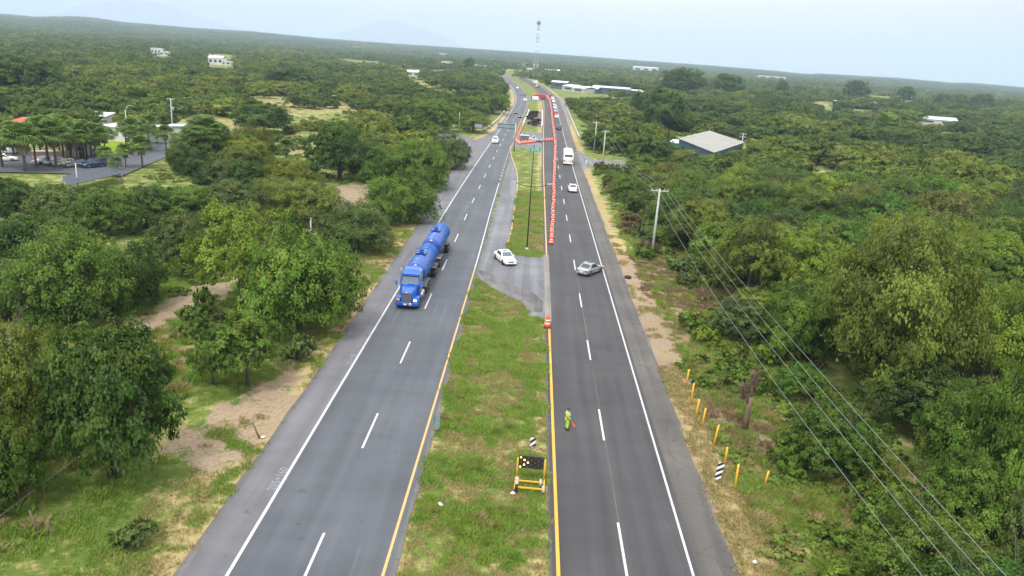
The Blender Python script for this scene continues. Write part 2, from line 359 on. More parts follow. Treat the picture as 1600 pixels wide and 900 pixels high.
# ------------------------------------------------------------------ mesh helpers
class MB:
    def __init__(s): s.v, s.f, s.m, s.sm = [], [], [], []
    def add(s, vs, fs, mi=0, smooth=False):
        k = len(s.v); s.v += [tuple(map(float, p)) for p in vs]; s.f += [tuple(i + k for i in q) for q in fs]
        s.m += [mi] * len(fs); s.sm += [smooth] * len(fs); return s
    def box(s, c, d, mi=0, rz=0.0, rx=0.0, ry=0.0):
        R = (Matrix.Rotation(rz, 3, 'Z') @ Matrix.Rotation(ry, 3, 'Y') @ Matrix.Rotation(rx, 3, 'X'))
        vs = [Vector(c) + R @ Vector((sx * d[0] / 2, sy * d[1] / 2, sz * d[2] / 2)) for sx in (-1, 1) for sy in (-1, 1) for sz in (-1, 1)]
        return s.add(vs, [(0, 1, 3, 2), (4, 6, 7, 5), (0, 4, 5, 1), (2, 3, 7, 6), (0, 2, 6, 4), (1, 5, 7, 3)], mi)
    def hexa(s, b4, t4, mi=0):
        return s.add(list(b4) + list(t4), [(3, 2, 1, 0), (4, 5, 6, 7), (0, 1, 5, 4), (1, 2, 6, 5), (2, 3, 7, 6), (3, 0, 4, 7)], mi)
    def tube(s, pts, rad, n=8, mi=0, cap=True, smooth=True):
        pts = [Vector(p) for p in pts]; rad = rad if isinstance(rad, (list, tuple)) else [rad] * len(pts)
        vs, fs = [], []; prev = None
        for i, p in enumerate(pts):
            t = (pts[min(i + 1, len(pts) - 1)] - pts[max(i - 1, 0)]).normalized()
            u = t.orthogonal().normalized() if prev is None else (prev - t * prev.dot(t)).normalized()
            prev = u; wv = t.cross(u)
            for k in range(n):
                a = 2 * pi * k / n; vs.append(p + (u * cos(a) + wv * sin(a)) * rad[i])
        for i in range(len(pts) - 1):
            for k in range(n):
                fs.append((i * n + k, i * n + (k + 1) % n, (i + 1) * n + (k + 1) % n, (i + 1) * n + k))
        s.add(vs, fs, mi, smooth)
        if cap:
            k0 = len(s.v) - len(vs)
            s.f += [tuple(k0 + k for k in range(n))[::-1], tuple(k0 + (len(pts) - 1) * n + k for k in range(n))]; s.m += [mi] * 2; s.sm += [False] * 2
        return s
    def lathe(s, prof, n=16, mi=0, c=(0, 0, 0), axis='Z', smooth=True):
        vs, fs = [], []
        for r, z in prof:
            for k in range(n):
                a = 2 * pi * k / n
                p = {'Z': (r * cos(a), r * sin(a), z), 'X': (z, r * cos(a), r * sin(a)), 'Y': (r * sin(a), z, r * cos(a))}[axis]
                vs.append((p[0] + c[0], p[1] + c[1], p[2] + c[2]))
        for i in range(len(prof) - 1):
            for k in range(n): fs.append((i * n + k, i * n + (k + 1) % n, (i + 1) * n + (k + 1) % n, (i + 1) * n + k))
        fs.append(tuple(range(n))[::-1]); fs.append(tuple((len(prof) - 1) * n + k for k in range(n)))
        return s.add(vs, fs, mi, smooth)
    def loft(s, rings, mi=0, smooth=True, close=True):
        n = len(rings[0]); vs = [p for r in rings for p in r]; fs = []
        for i in range(len(rings) - 1):
            for k in range(n): fs.append((i * n + k, i * n + (k + 1) % n, (i + 1) * n + (k + 1) % n, (i + 1) * n + k))
        fs.append(tuple(range(n))[::-1]); fs.append(tuple((len(rings) - 1) * n + k for k in range(n)))
        return s.add(vs, fs, mi, smooth)
    def mesh(s, name, mats):
        me = bpy.data.meshes.new(name); me.from_pydata(s.v, [], s.f); me.update()
        for m in (mats if isinstance(mats, (list, tuple)) else [mats]): me.materials.append(m)
        me.polygons.foreach_set('material_index', s.m); me.polygons.foreach_set('use_smooth', s.sm)
        bm = bmesh.new(); bm.from_mesh(me); bmesh.ops.recalc_face_normals(bm, faces=bm.faces); bm.to_mesh(me); bm.free()
        return me
    def build(s, name, mats, parent=None, loc=None, rz=0.0, bevel=0.0):
        o = bpy.data.objects.new(name, s.mesh(name, mats)); C.objects.link(o)
        if parent is not None: o.parent = parent
        if loc is not None: o.location = loc
        o.rotation_euler.z = rz
        if bevel:
            b = o.modifiers.new('bevel', 'BEVEL'); b.width = bevel; b.segments = 2; b.limit_method = 'ANGLE'
        return o


def tag(o, label=None, cat=None, group=None, kind=None):
    if label: o['label'] = label
    if cat: o['category'] = cat
    if group: o['group'] = group
    if kind: o['kind'] = kind
    return o


def empty(name, loc=(0, 0, 0), rz=0.0, label=None, cat=None, group=None):
    o = bpy.data.objects.new(name, None); o.empty_display_size = 0.5; C.objects.link(o)
    o.location = loc; o.rotation_euler.z = rz; return tag(o, label, cat, group)


KIDS = {}
def copy_tree(o, parent=None):
    if not KIDS.get('n') == len(bpy.data.objects) and parent is None:
        d = {}
        for x in bpy.data.objects:
            if x.parent: d.setdefault(x.parent.name, []).append(x)
        KIDS['d'] = d
    c = o.copy(); C.objects.link(c)
    if parent is not None: c.parent = parent
    for ch in KIDS['d'].get(o.name, []): copy_tree(ch, c)
    return c


def np_mesh(name, V, F, mats, attrs=None, smooth=False, nrm=None):
    """quads or tris from numpy arrays"""
    me = bpy.data.meshes.new(name); V = np.asarray(V, np.float32); F = np.asarray(F, np.int32); k = F.shape[1]
    me.vertices.add(len(V)); me.vertices.foreach_set('co', V.ravel())
    me.loops.add(F.size); me.loops.foreach_set('vertex_index', F.ravel())
    me.polygons.add(len(F)); me.polygons.foreach_set('loop_start', np.arange(0, F.size, k, dtype=np.int32))
    me.update(calc_edges=True)
    for m in (mats if isinstance(mats, (list, tuple)) else [mats]): me.materials.append(m)
    me.polygons.foreach_set('use_smooth', np.full(len(F), smooth))
    for an, av in (attrs or {}).items():
        a = me.color_attributes.new(an, 'FLOAT_COLOR', 'POINT')
        col = np.ones((len(V), 4), np.float32); col[:, :3] = av; a.data.foreach_set('color', col.ravel())
    if nrm is not None:
        me.polygons.foreach_set('use_smooth', np.full(len(F), True)); me.normals_split_custom_set_from_vertices(nrm)
    return me


def scatter(name, P, scl, rotz, sources, kind='stuff', tilt=None, zs=None, pick=None):
    """one object that instances shared meshes on points (uncountable growth)"""
    P = np.asarray(P, np.float32); k = len(P)
    me = bpy.data.meshes.new(name); me.vertices.add(k); me.vertices.foreach_set('co', P.ravel())
    a = me.attributes.new('scl', 'FLOAT_VECTOR', 'POINT')
    s3 = np.repeat(np.asarray(scl, np.float32)[:, None], 3, 1) * np.array([1, 1, 1], np.float32)
    if zs is not None: s3[:, 2] *= zs
    a.data.foreach_set('vector', s3.astype(np.float32).ravel())
    a = me.attributes.new('rot', 'FLOAT_VECTOR', 'POINT'); r = np.zeros((k, 3), np.float32); r[:, 2] = rotz
    if tilt is not None: r[:, 0] = tilt
    a.data.foreach_set('vector', r.ravel())
    a = me.attributes.new('pick', 'INT', 'POINT'); a.data.foreach_set('value', (rng.integers(0, len(sources), k) if pick is None else pick).astype(np.int32))
    me.update()
    o = bpy.data.objects.new(name, me); C.objects.link(o); o.color = (1, 1, 1, 0)
    g = bpy.data.node_groups.new('scatter_' + name, 'GeometryNodeTree')
    g.interface.new_socket('Geometry', in_out='INPUT', socket_type='NodeSocketGeometry')
    g.interface.new_socket('Geometry', in_out='OUTPUT', socket_type='NodeSocketGeometry')
    gi = g.nodes.new('NodeGroupInput'); go = g.nodes.new('NodeGroupOutput'); j = g.nodes.new('GeometryNodeJoinGeometry')
    for sobj in sources:
        oi = g.nodes.new('GeometryNodeObjectInfo'); oi.transform_space = 'ORIGINAL'; oi.inputs['Object'].default_value = sobj; oi.inputs['As Instance'].default_value = True
        g.links.new(oi.outputs['Geometry'], j.inputs[0])
    ip = g.nodes.new('GeometryNodeInstanceOnPoints'); ip.inputs['Pick Instance'].default_value = True
    def na(nm, t):
        x = g.nodes.new('GeometryNodeInputNamedAttribute'); x.data_type = t; x.inputs[0].default_value = nm
        return x.outputs['Attribute']
    g.links.new(gi.outputs[0], ip.inputs['Points']); g.links.new(j.outputs[0], ip.inputs['Instance'])
    g.links.new(na('pick', 'INT'), ip.inputs['Instance Index']); g.links.new(na('rot', 'FLOAT_VECTOR'), ip.inputs['Rotation'])
    g.links.new(na('scl', 'FLOAT_VECTOR'), ip.inputs['Scale']); g.links.new(ip.outputs[0], go.inputs[0])
    md = o.modifiers.new('scatter', 'NODES'); md.node_group = g
    return tag(o, kind=kind)


def source(name, me, mat=None):
    o = bpy.data.objects.new(name, me); o.color = (1, 1, 1, 0)
    if mat is not None: o.material_slots[0].link = 'OBJECT'; o.material_slots[0].material = mat
    return o      # never linked: only its mesh is used


# ------------------------------------------------------------------ roads as tables of X over Y
def tab(pts):
    ys = np.array([p[0] for p in pts], float); xs = np.array([p[1] for p in pts], float)
    def f(y):
        y = np.asarray(y, float); i = np.clip(np.searchsorted(ys, y) - 1, 0, len(ys) - 2)
        # monotone cubic through the points
        h = ys[i + 1] - ys[i]; t = np.clip((y - ys[i]) / h, 0, 1)
        d = np.diff(xs) / np.diff(ys); mm = np.zeros_like(xs); mm[1:-1] = (d[1:] + d[:-1]) / 2
        mm[1:-1][d[1:] * d[:-1] <= 0] = 0; mm[0] = d[0]; mm[-1] = d[-1]
        return ((2 * t**3 - 3 * t**2 + 1) * xs[i] + (t**3 - 2 * t**2 + t) * h * mm[i] + (-2 * t**3 + 3 * t**2) * xs[i + 1] + (t**3 - t**2) * h * mm[i + 1])
    return f


Lp = tab([(-40, -16.0), (95, -16.2), (160, -17.2), (205, -17.9), (232, -16.9), (255, -14.2), (295, -12.5), (344, -11.8), (411, -11.6), (470, -12.6), (538, -15.8), (637, -22.0), (714, -29), (850, -43)])
Lw = tab([(-40, -13.75), (130, -13.6), (178, -13.1), (236, -12.2), (275, -11.5), (337, -10.9), (411, -10.6), (470, -11.6), (538, -14.6), (637, -20.6), (714, -27.5), (850, -41.5)])
Lr = tab([(-40, -5.45), (300, -5.2), (343, -4.2), (411, -3.6), (467, -4.4), (550, -7.3), (637, -12.4), (714, -18.8), (850, -31.5)])      # inner edge of left carriageway
Ly = tab([(-40, -6.15), (90, -6.05), (140, -6.3), (230, -6.3), (290, -5.6), (343, -4.8), (411, -4.3), (467, -5.0), (550, -8.0), (637, -13.2), (714, -19.5), (850, -32.3)])
Bay = tab([(96, -3.4), (104, -2.5), (136, -2.2), (154, -2.3), (176, -3.0), (191, -4.2), (207, -5.4), (222, -5.9), (240, -5.3), (262, -4.9), (300, -4.4)])
Rl = tab([(-40, 2.45), (150, 2.55), (187, 2.6), (265, 3.0), (323, 3.5), (428, 4.1), (484, 4.0), (545, 1.9), (645, -3.0), (714, -8.5), (850, -22)])
Ry = tab([(-40, 2.95), (150, 3.0), (187, 3.05), (265, 3.5), (323, 4.0), (428, 4.6), (484, 4.5), (545, 2.4), (645, -2.5), (714, -8.0), (850, -21.5)])
Rw = tab([(-40, 10.15), (240, 10.35), (330, 10.7), (428, 11.4), (484, 11.4), (545, 9.4), (645, 4.6), (714, -0.6), (850, -14)])
Rp = tab([(-40, 12.5), (110, 12.5), (190, 12.5), (230, 12.9), (300, 13.5), (428, 14.2), (500, 14.1), (545, 12.4), (645, 7.6), (714, 2.4), (850, -11)])


def strip(name, fa, fb, y0, y1, z, mat, parent=None, step=None, kind='structure', nx=1):
    ys = np.arange(y0, y1, step or 3.0).tolist() + [y1]
    V, F = [], []
    for y in ys:
        a, c = float(fa(y)), float(fb(y))
        for k in range(nx + 1): V.append((a + (c - a) * k / nx, y, z))
    for i in range(len(ys) - 1):
        for k in range(nx): F.append((i * (nx + 1) + k, i * (nx + 1) + k + 1, (i + 1) * (nx + 1) + k + 1, (i + 1) * (nx + 1) + k))
    me = np_mesh(name, V, F, mat); o = bpy.data.objects.new(name, me); C.objects.link(o)
    if parent is not None: o.parent = parent
    elif kind: o['kind'] = kind
    return o


def flatpoly(name, pts, z, mat, parent=None, kind='structure', thick=0.0):
    bm = bmesh.new(); vs = [bm.verts.new((p[0], p[1], z)) for p in pts]; f = bm.faces.new(vs)
    if f.normal.z < 0: f.normal_flip()
    f.normal_update()
    if f.normal.z < 0: bmesh.ops.reverse_faces(bm, faces=[f])
    if thick:
        r = bmesh.ops.extrude_face_region(bm, geom=[f]); bmesh.ops.translate(bm, vec=(0, 0, -thick), verts=[g for g in r['geom'] if isinstance(g, bmesh.types.BMVert)])
    bmesh.ops.triangulate(bm, faces=[x for x in bm.faces if len(x.verts) > 4]); bmesh.ops.recalc_face_normals(bm, faces=bm.faces)
    me = bpy.data.meshes.new(name); bm.to_mesh(me); bm.free(); me.materials.append(mat)
    o = bpy.data.objects.new(name, me); C.objects.link(o)
    if parent is not None: o.parent = parent
    elif kind: o['kind'] = kind
    return o


c0 = lambda v: (lambda y: v)
off = lambda f, d: (lambda y: float(f(y)) + d)
YEND = 850.0
Z1, Z2, Z3, Z4 = 0.0, 0.005, 0.010, 0.015
# left carriageway: shoulder sheet, lanes sheet
roadL = strip('left_carriageway', off(Lp, 0), Lr, 8, YEND, Z1, M['asph_S'], nx=2)
wob = lambda f, a, s: (lambda y: float(f(y)) + a * sin(y * 0.7 + s) + a * 0.7 * sin(y * 1.9 + s * 2))
strip('shoulder_edge', off(wob(Lp, 0.06, 1), -0.35), off(Lp, 0.25), 8, 240, -0.004, M['asph_old'])
strip('lanes', off(Lw, 0.0), off(Ly, 0.35), 8, YEND, Z2, M['asph_L'], roadL)
strip('inner_shoulder', off(Ly, 0.35), off(wob(Lr, 0.05, 4), 0.12), 8, 88, Z1 + 0.003, M['asph_old'], roadL)
roadR = strip('right_carriageway', Rl, Rp, 8, YEND, Z1, M['asph_SR'], nx=2)
strip('lanes', off(Rl, 0.15), off(Rw, 0.35), 8, YEND, Z2, M['asph_R'], roadR)
strip('shoulder_edge', off(Rp, -0.2), off(wob(Rp, 0.1, 2), 0.15), 8, 240, -0.004, M['asph_old'])
# edge lines
strip('edge_line', off(Lw, -0.09), off(Lw, 0.09), 8, YEND, Z3, M['line_white'], roadL)
strip('edge_line', off(Ly, -0.075), off(Ly, 0.075), 8, 92, Z3, M['line_yellow_old'], roadL)
strip('edge_line', off(Ly, -0.075), off(Ly, 0.075), 92, 158, Z3, M['line_white'], roadL)
strip('edge_line', off(Ly, -0.07), off(Ly, 0.07), 245, YEND, Z3, M['line_yellow_old'], roadL)
strip('edge_line', off(Ry, -0.10), off(Ry, 0.10), 8, 72, Z3, M['line_yellow'], roadR)
strip('edge_line', off(Ry, -0.09), off(Ry, 0.09), 98, 480, Z3, M['line_yellow_old'], roadR)
strip('edge_line', off(Rw, -0.07), off(Rw, 0.07), 8, YEND, Z3, M['line_white'], roadR)
for k in range(-3, 40):                        # lane dashes, 5 m painted and 9.8 m open
    y0 = 45.8 + 14.75 * k
    if y0 < 10: continue
    mid = lambda y: (float(Lw(y)) + float(Ly(y))) / 2 - 0.02
    strip('lane_dash', off(mid, -0.075), off(mid, 0.075), y0, y0 + 5.2, Z3, M['line_white'], roadL, step=3, kind=None)
for k in range(-3, 32):
    y0 = 49.4 + 15.05 * k
    if y0 < 10: continue
    mid = lambda y: (float(Rw(y)) + float(Ry(y))) / 2 + 0.02
    strip('lane_dash', off(mid, -0.075), off(mid, 0.075), y0, y0 + 5.0, Z3, M['line_white'], roadR, step=3, kind=None)
for k in range(14):                            # short dashes across the mouth of the turning bay
    y0 = 162 + 4.6 * k
    strip('lane_dash', off(Ly, -0.08), off(Ly, 0.08), y0, y0 + 2.0, Z3, M['line_white'], roadL, step=3, kind=None)
# worn seam beside the right lane dashes
strip('joint_seam', c0(6.62), c0(6.68), 8, 100, Z3 - 0.002, M['asph_old'], roadR)
rc_ = random.Random(12)
M['sealant'] = pm('bitumen_sealant', (0.022, 0.022, 0.024), 0.5)
for k in range(8):                             # crack sealing wandering across the lanes
    left_ = k == 5; y0 = rc_.uniform(32, 120); xa, xb = (-13.4, -6.4) if left_ else (3.2, 12.2); x_ = rc_.uniform(xa, xb); cross_ = rc_.random() < .45
    pts = []; q = np.array([x_ if not cross_ else xa, y0])
    for j in range(14):
        pts.append(q.copy()); q = q + (np.array([rc_.uniform(-.10, .10), rc_.uniform(.3, .9)]) if not cross_ else np.array([(xb - xa) / 13, rc_.uniform(-.25, .25)]))
    V = []; F = []
    for j, p_ in enumerate(pts):
        d_ = pts[min(j + 1, 13)] - pts[max(j - 1, 0)]; nv = np.array([-d_[1], d_[0]]) / np.linalg.norm(d_) * rc_.uniform(.010, .024); V += [(*(p_ - nv), Z2 + .003), (*(p_ + nv), Z2 + .003)]
        if j: F.append((2 * j - 2, 2 * j, 2 * j + 1, 2 * j - 1))
    o = bpy.data.objects.new('sealed_crack', np_mesh('sealed_crack', V, F, M['sealant'])); C.objects.link(o); o.parent = roadL if left_ else roadR
M['asph_patch'] = asphalt('asphalt_repair_patch', (0.048, 0.049, 0.053), (0.060, 0.061, 0.065), 51, 0.05)
for x0, x1, y0, y1, rd_ in ((7.3, 9.6, 61, 66.5, 1), (3.6, 5.2, 84, 92, 1), (8.0, 9.9, 118, 130, 1)):
    flatpoly('repair_patch', [(x0, y0), (x1 + .05, y0 - .1), (x1, y1), (x0 - .04, y1 + .1)], Z2 + .002, M['asph_patch'], roadR if rd_ else roadL)
# turning bay and crossover between the carriageways
xpts = [(-5.45, 60)] + []
bay = [(float(Bay(y)), y) for y in np.arange(104, 236, 4)]
cross = [(-5.75, 89.5), (-4.6, 86.4), (-3.2, 83.8), (-2.0, 82.2), (-0.8, 81.0), (0.0, 80.0), (0.45, 78.6), (0.75, 76.6), (0.7, 75.2), (1.1, 74.6), (1.8, 75.6), (2.2, 75.0), (2.75, 74.0),
         (2.75, 101.5), (1.9, 99.7), (0.6, 99.2), (-0.5, 99.8), (-1.7, 101.2)]
flatpoly('crossover', cross + [(-2.4, 103.2)] + bay + [(-5.6, 236), (-5.6, 100)], Z1 + 0.002, M['asph_X'])
strip('joint_strip', c0(2.62), c0(3.25), 74, 101, Z4 - 0.002, M['conc_strip'])
# cracked muddy patch at the nose of the island
flatpoly('worn_patch', [(-5.7, 91.5), (-4.9, 88.6), (-3.2, 85.6), (-1.6, 83.6), (0.2, 81.8), (1.0, 79.6), (1.3, 76.8), (2.3, 76.8), (2.4, 80.5), (1.4, 83.4), (-0.6, 85.4), (-2.6, 87.6), (-4.2, 90.6)], Z4, M['asph_old'])
bay_line = strip('bay_edge_line', off(Bay, -0.22), off(Bay, -0.08), 104, 270, Z3, M['line_yellow_old'])
# second crossover further on (inside the barrier zone), and one more
flatpoly('far_crossover', [(-5.7, 222), (2.8, 222), (3.2, 268), (-4.7, 268)], Z1 + 0.002, M['asph_X'])
flatpoly('distant_crossover', [(-4.0, 455), (4.2, 455), (3.6, 500), (-5.2, 500)], Z1 + 0.002, M['asph_X'])
# side roads
flatpoly('side_road_left', [(-17.2, 196), (-17.6, 236), (-21, 242), (-33, 248), (-33, 236), (-23, 212), (-19.5, 193)], Z1 + 0.002, M['asph_S'])
flatpoly('side_road_right', [(12.4, 184), (13.8, 190), (17, 196), (32, 199), (32, 206), (16, 207), (13.2, 226), (12.6, 226)], Z1 + 0.002, M['asph_X'])
flatpoly('far_road', [(-43.5, 845), (-10, 845), (-14, 868), (-30, 895), (-120, 930), (-300, 960), (-300, 930), (-120, 895), (-60, 870)], Z1 + 0.002, M['asph_S'])
flatpoly('verge_track', [(13.6, 300), (16.5, 330), (17.5, 430), (17, 520), (14.5, 520), (14.0, 420), (14.2, 340)], -0.02, M['conc_strip'])


# painted kilometre marks on the shoulder
def text_mesh(txt, size):
    cu = bpy.data.curves.new('marking_text', 'FONT'); cu.body = txt; cu.size = size; cu.align_x = 'CENTER'; cu.align_y = 'CENTER'
    o = bpy.data.objects.new('tmp', cu); C.objects.link(o); bpy.context.view_layer.update()
    me = bpy.data.meshes.new_from_object(o.evaluated_get(bpy.context.evaluated_depsgraph_get())); bpy.data.objects.remove(o)
    me.materials.clear(); return me


for txt, px, py, mt, sz in (('205+160', 447, 749, M['line_faint'], 0.75), ('205+180', 552, 562, M['line_faint'], 0.7)):
    me = text_mesh(txt, sz); me.materials.append(mt); o = bpy.data.objects.new('kilometre_marking', me); C.objects.link(o); o.parent = roadL
    p = gp(px, py); o.location = (min(p[0], -14.15), p[1], Z3); o.rotation_euler.z = pi / 2 * 1.0; o.scale = (1.0, 1.0, 1)

# ------------------------------------------------------------------ elevation and ground
RIDGE_PX = [(-300, 5), (0, 22), (60, 27), (130, 26.5), (200, 36), (232, 38), (300, 44), (400, 50), (500, 60), (600, 67.5), (700, 74), (800, 80.5), (900, 87.5), (1000, 95), (1100, 102), (1200, 110), (1270, 117), (1285, 115.5), (1400, 122), (1490, 130), (1520, 130), (1600, 137), (1900, 160)]
rid_az, rid_sl = [], []
for x, y in RIDGE_PX:
    v = ROT @ np.array([x - 800.0, 450.0 - y, -FOC]); rid_az.append(math.atan2(v[0], v[1])); rid_sl.append(v[2] / math.hypot(v[0], v[1]))
RD = 5200.0


def elev(x, y):
    x = np.asarray(x, float); y = np.asarray(y, float); r = np.hypot(x, y); az = np.arctan2(x, y)
    top = CAMH + np.interp(az, rid_az, rid_sl) * RD - 5.0
    t = np.clip((r - 1500) / (RD - 1500), 0, 1); t = t * t * (3 - 2 * t)
    w2 = 0.12 * np.sin(x * 0.0021 + 1.3) * np.sin(y * 0.0017 + 0.4) + 0.06 * np.sin(x * 0.0053 + y * 0.0041)
    return np.where(y > 0, np.maximum(0, top) * t * (1 + w2 * (1 - t)), 0.0)


def poly_px(pts): return [tuple(gp(x, y)[:2]) for x, y in pts]


def inside(P, poly):
    x, y = P[:, 0], P[:, 1]; r = np.zeros(len(P), bool); k = len(poly)
    for i in range(k):
        x1, y1 = poly[i]; x2, y2 = poly[(i + 1) % k]
        if y1 == y2: continue
        r ^= ((y1 > y) != (y2 > y)) & (x < (x2 - x1) * (y - y1) / (y2 - y1) + x1)
    return r


DIRT = [poly_px(q) for q in (
    [(180, 505), (240, 478), (320, 436), (385, 428), (350, 470), (300, 505), (250, 520), (200, 530)],
    [(235, 700), (300, 640), (400, 600), (470, 560), (500, 548), (455, 650), (395, 720), (330, 740)],
    [(505, 292), (600, 285), (620, 300), (560, 330), (490, 330)],
    [(1000, 500), (1060, 470), (1085, 520), (1050, 590), (1020, 560)],
    [(935, 400), (1040, 400), (1150, 480), (1060, 500), (1000, 480)],
    [(1100, 640), (1290, 660), (1250, 740), (1150, 700)], [(150, 470), (230, 455), (240, 500), (180, 520)])]
STRAW = [poly_px(q) for q in (
    [(155, 196), (340, 180), (420, 192), (440, 205), (330, 215), (240, 205)],
    [(380, 150), (520, 148), (560, 175), (420, 185)], [(590, 190), (700, 188), (660, 215), (600, 215)],
    [(640, 126), (700, 124), (690, 148), (640, 150)], [(430, 215), (520, 200), (520, 235), (440, 245)],
    [(1230, 158), (1290, 154), (1310, 168), (1240, 170)], [(1340, 186), (1420, 186), (1410, 200), (1340, 198)], [(1480, 190), (1540, 190), (1540, 206), (1490, 206)],
    [(1260, 250), (1310, 255), (1290, 275), (1240, 265)], [(960, 152), (1010, 153), (1005, 158), (970, 157)],
    [(290, 78), (350, 76), (350, 86), (300, 86)])]
LAWN = poly_px([(135, 218), (160, 212), (255, 224), (225, 238), (190, 246), (140, 240)])
PARK = poly_px([(-60, 230), (60, 232), (130, 240), (205, 240), (235, 214), (262, 222), (258, 245), (170, 275), (100, 272), (-60, 285)])
LOT = [gp(-60, 226)[:2], gp(300, 205)[:2], gp(290, 250)[:2], gp(190, 292)[:2], gp(-60, 292)[:2]]
WARE = poly_px([(1035, 225), (1170, 225), (1180, 262), (1110, 262), (1030, 236)])
SHEDS = poly_px([(858, 128), (1015, 142), (1010, 152), (930, 150), (895, 149), (866, 145)])


def road_dist(P):
    x, y = P[:, 0], P[:, 1]
    return np.maximum(Lp(y) - x, x - Rp(y))       # > 0 outside both carriageways


def smooth(a, b, v): t = np.clip((v - a) / (b - a), 0, 1); return t * t * (3 - 2 * t)


gx = np.concatenate([-np.geomspace(60, 9000, 60)[::-1], np.arange(-59, 60, 0.8), np.geomspace(60, 9000, 60)])
gy = np.concatenate([[-3000, -800, -200, -60, 0], np.arange(15, 130, 0.9), np.arange(130, 300, 2.0), np.geomspace(300, 9500, 90)])
GX, GY = np.meshgrid(gx, gy); P2 = np.stack([GX.ravel(), GY.ravel()], 1)
rd = road_dist(P2)
med = (P2[:, 0] > Lr(P2[:, 1])) & (P2[:, 0] < Rl(P2[:, 1]))
nearw = np.where(np.abs(P2[:, 0]) < 130, 1.0, 0.0)
base_noise = np.array([mnoise.noise((p[0] * 0.11, p[1] * 0.11, 0.0)) for p in P2]) if True else 0
zz = np.where(rd > 0.5, 0.14 * base_noise * smooth(1, 6, rd), 0.0)
zz = np.where(med, 0.03 * base_noise - 0.0, zz) - 0.05
zz = np.where(med & (((P2[:, 1] > 73) & (P2[:, 1] < 270)) | ((P2[:, 1] > 450) & (P2[:, 1] < 505))), np.minimum(zz, -0.05), zz)
zz = zz - 0.5 * smooth(4, 20, P2[:, 0] - Rp(P2[:, 1])) * (P2[:, 1] < 150)
zz = np.where(np.hypot(P2[:, 0], P2[:, 1]) > 1300, -0.5, zz)
zg = lambda x, y: 0.0
dry = np.full(len(P2), 0.36)
dry += 0.55 * (1 - smooth(0.6, 3.0, rd)) * (rd > -0.5)
dry = np.where((P2[:, 0] > 12) & (P2[:, 1] < 110), np.maximum(dry, 0.95 * (1 - smooth(1.5, 4.5, P2[:, 0] - Rp(P2[:, 1])))), dry)
xm = P2[:, 0]
dry = np.where(med, 0.10 + 0.42 * smooth(1.0, 2.3, xm) + 0.38 * smooth(-4.6, -5.6, xm) * 0.8, dry)
dry = np.where(med & (P2[:, 1] > 95), 0.34 + 0.4 * smooth(0.8, 2.2, xm) + 0.3 * (1 - smooth(96, 108, P2[:, 1])), dry)
dry = np.where(med & (P2[:, 1] < 56), dry + 0.22, dry)
dirt = np.zeros(len(P2))
dirt += 0.55 * (1 - smooth(0.2, 1.6, rd)) * (rd > -0.5) * (P2[:, 0] > 0)
dirt = np.where((P2[:, 0] > 12) & (P2[:, 1] > 60) & (P2[:, 1] < 95), np.maximum(dirt, 0.8 * (1 - smooth(1.5, 4.5, P2[:, 0] - Rp(P2[:, 1])))), dirt)
dirt = np.where(rd > 25, 0.15, dirt)
for q in DIRT: dirt[inside(P2 + 2.2 * np.stack([base_noise, base_noise], 1), q)] = 0.72
for q in STRAW: iq = inside(P2 + 3.0 * np.stack([base_noise, -base_noise], 1) * 3, q); dry[iq] = 0.58; dirt[iq] = 0.05
nose = med & (P2[:, 1] > 72) & (P2[:, 1] < 90) & (P2[:, 0] > -4 + 0.0) & ((P2[:, 0] + 4) * 1.45 + (P2[:, 1] - 72) > 13.2)
dirt[nose] = 0.9
lawn = inside(P2, LAWN).astype(float)
k = len(gx); ii = np.arange(len(gy) - 1)[:, None] * k + np.arange(k - 1)[None, :]; ii = ii.ravel()
F = np.stack([ii, ii + 1, ii + k + 1, ii + k], 1)
me = np_mesh('ground', np.concatenate([P2, zz[:, None]], 1), F, M['ground'], {'zone': np.stack([dry, dirt, lawn], 1)}, True)
gr = bpy.data.objects.new('ground', me); C.objects.link(gr); gr['kind'] = 'structure'

# hills: polar sheet rising to the ridge
az = np.linspace(radians(-60), radians(60), 320); rr = np.concatenate([np.linspace(1400, 5600, 90), [6200, 7500, 9500]])
A, R = np.meshgrid(az, rr); X = R * np.sin(A); Y = R * np.cos(A); Zh = elev(X, Y) + np.where(R > RD, -(R - RD) * 0.012, 0) - 0.3
hn = np.array([mnoise.fractal((a * 0.004, c * 0.004, 1.0), 1.0, 2.0, 4) for a, c in zip(X.ravel(), Y.ravel())]).reshape(X.shape)
Zh = Zh + hn * 3.0 * np.clip((R - 1500) / 2500, 0, 1)
k = len(az); ii = (np.arange(len(rr) - 1)[:, None] * k + np.arange(k - 1)[None, :]).ravel()
me = np_mesh('hills', np.stack([X.ravel(), Y.ravel(), Zh.ravel()], 1), np.stack([ii, ii + 1, ii + k + 1, ii + k], 1), M['hill'], None, True)
hl = bpy.data.objects.new('hills', me); C.objects.link(hl); hl['kind'] = 'structure'


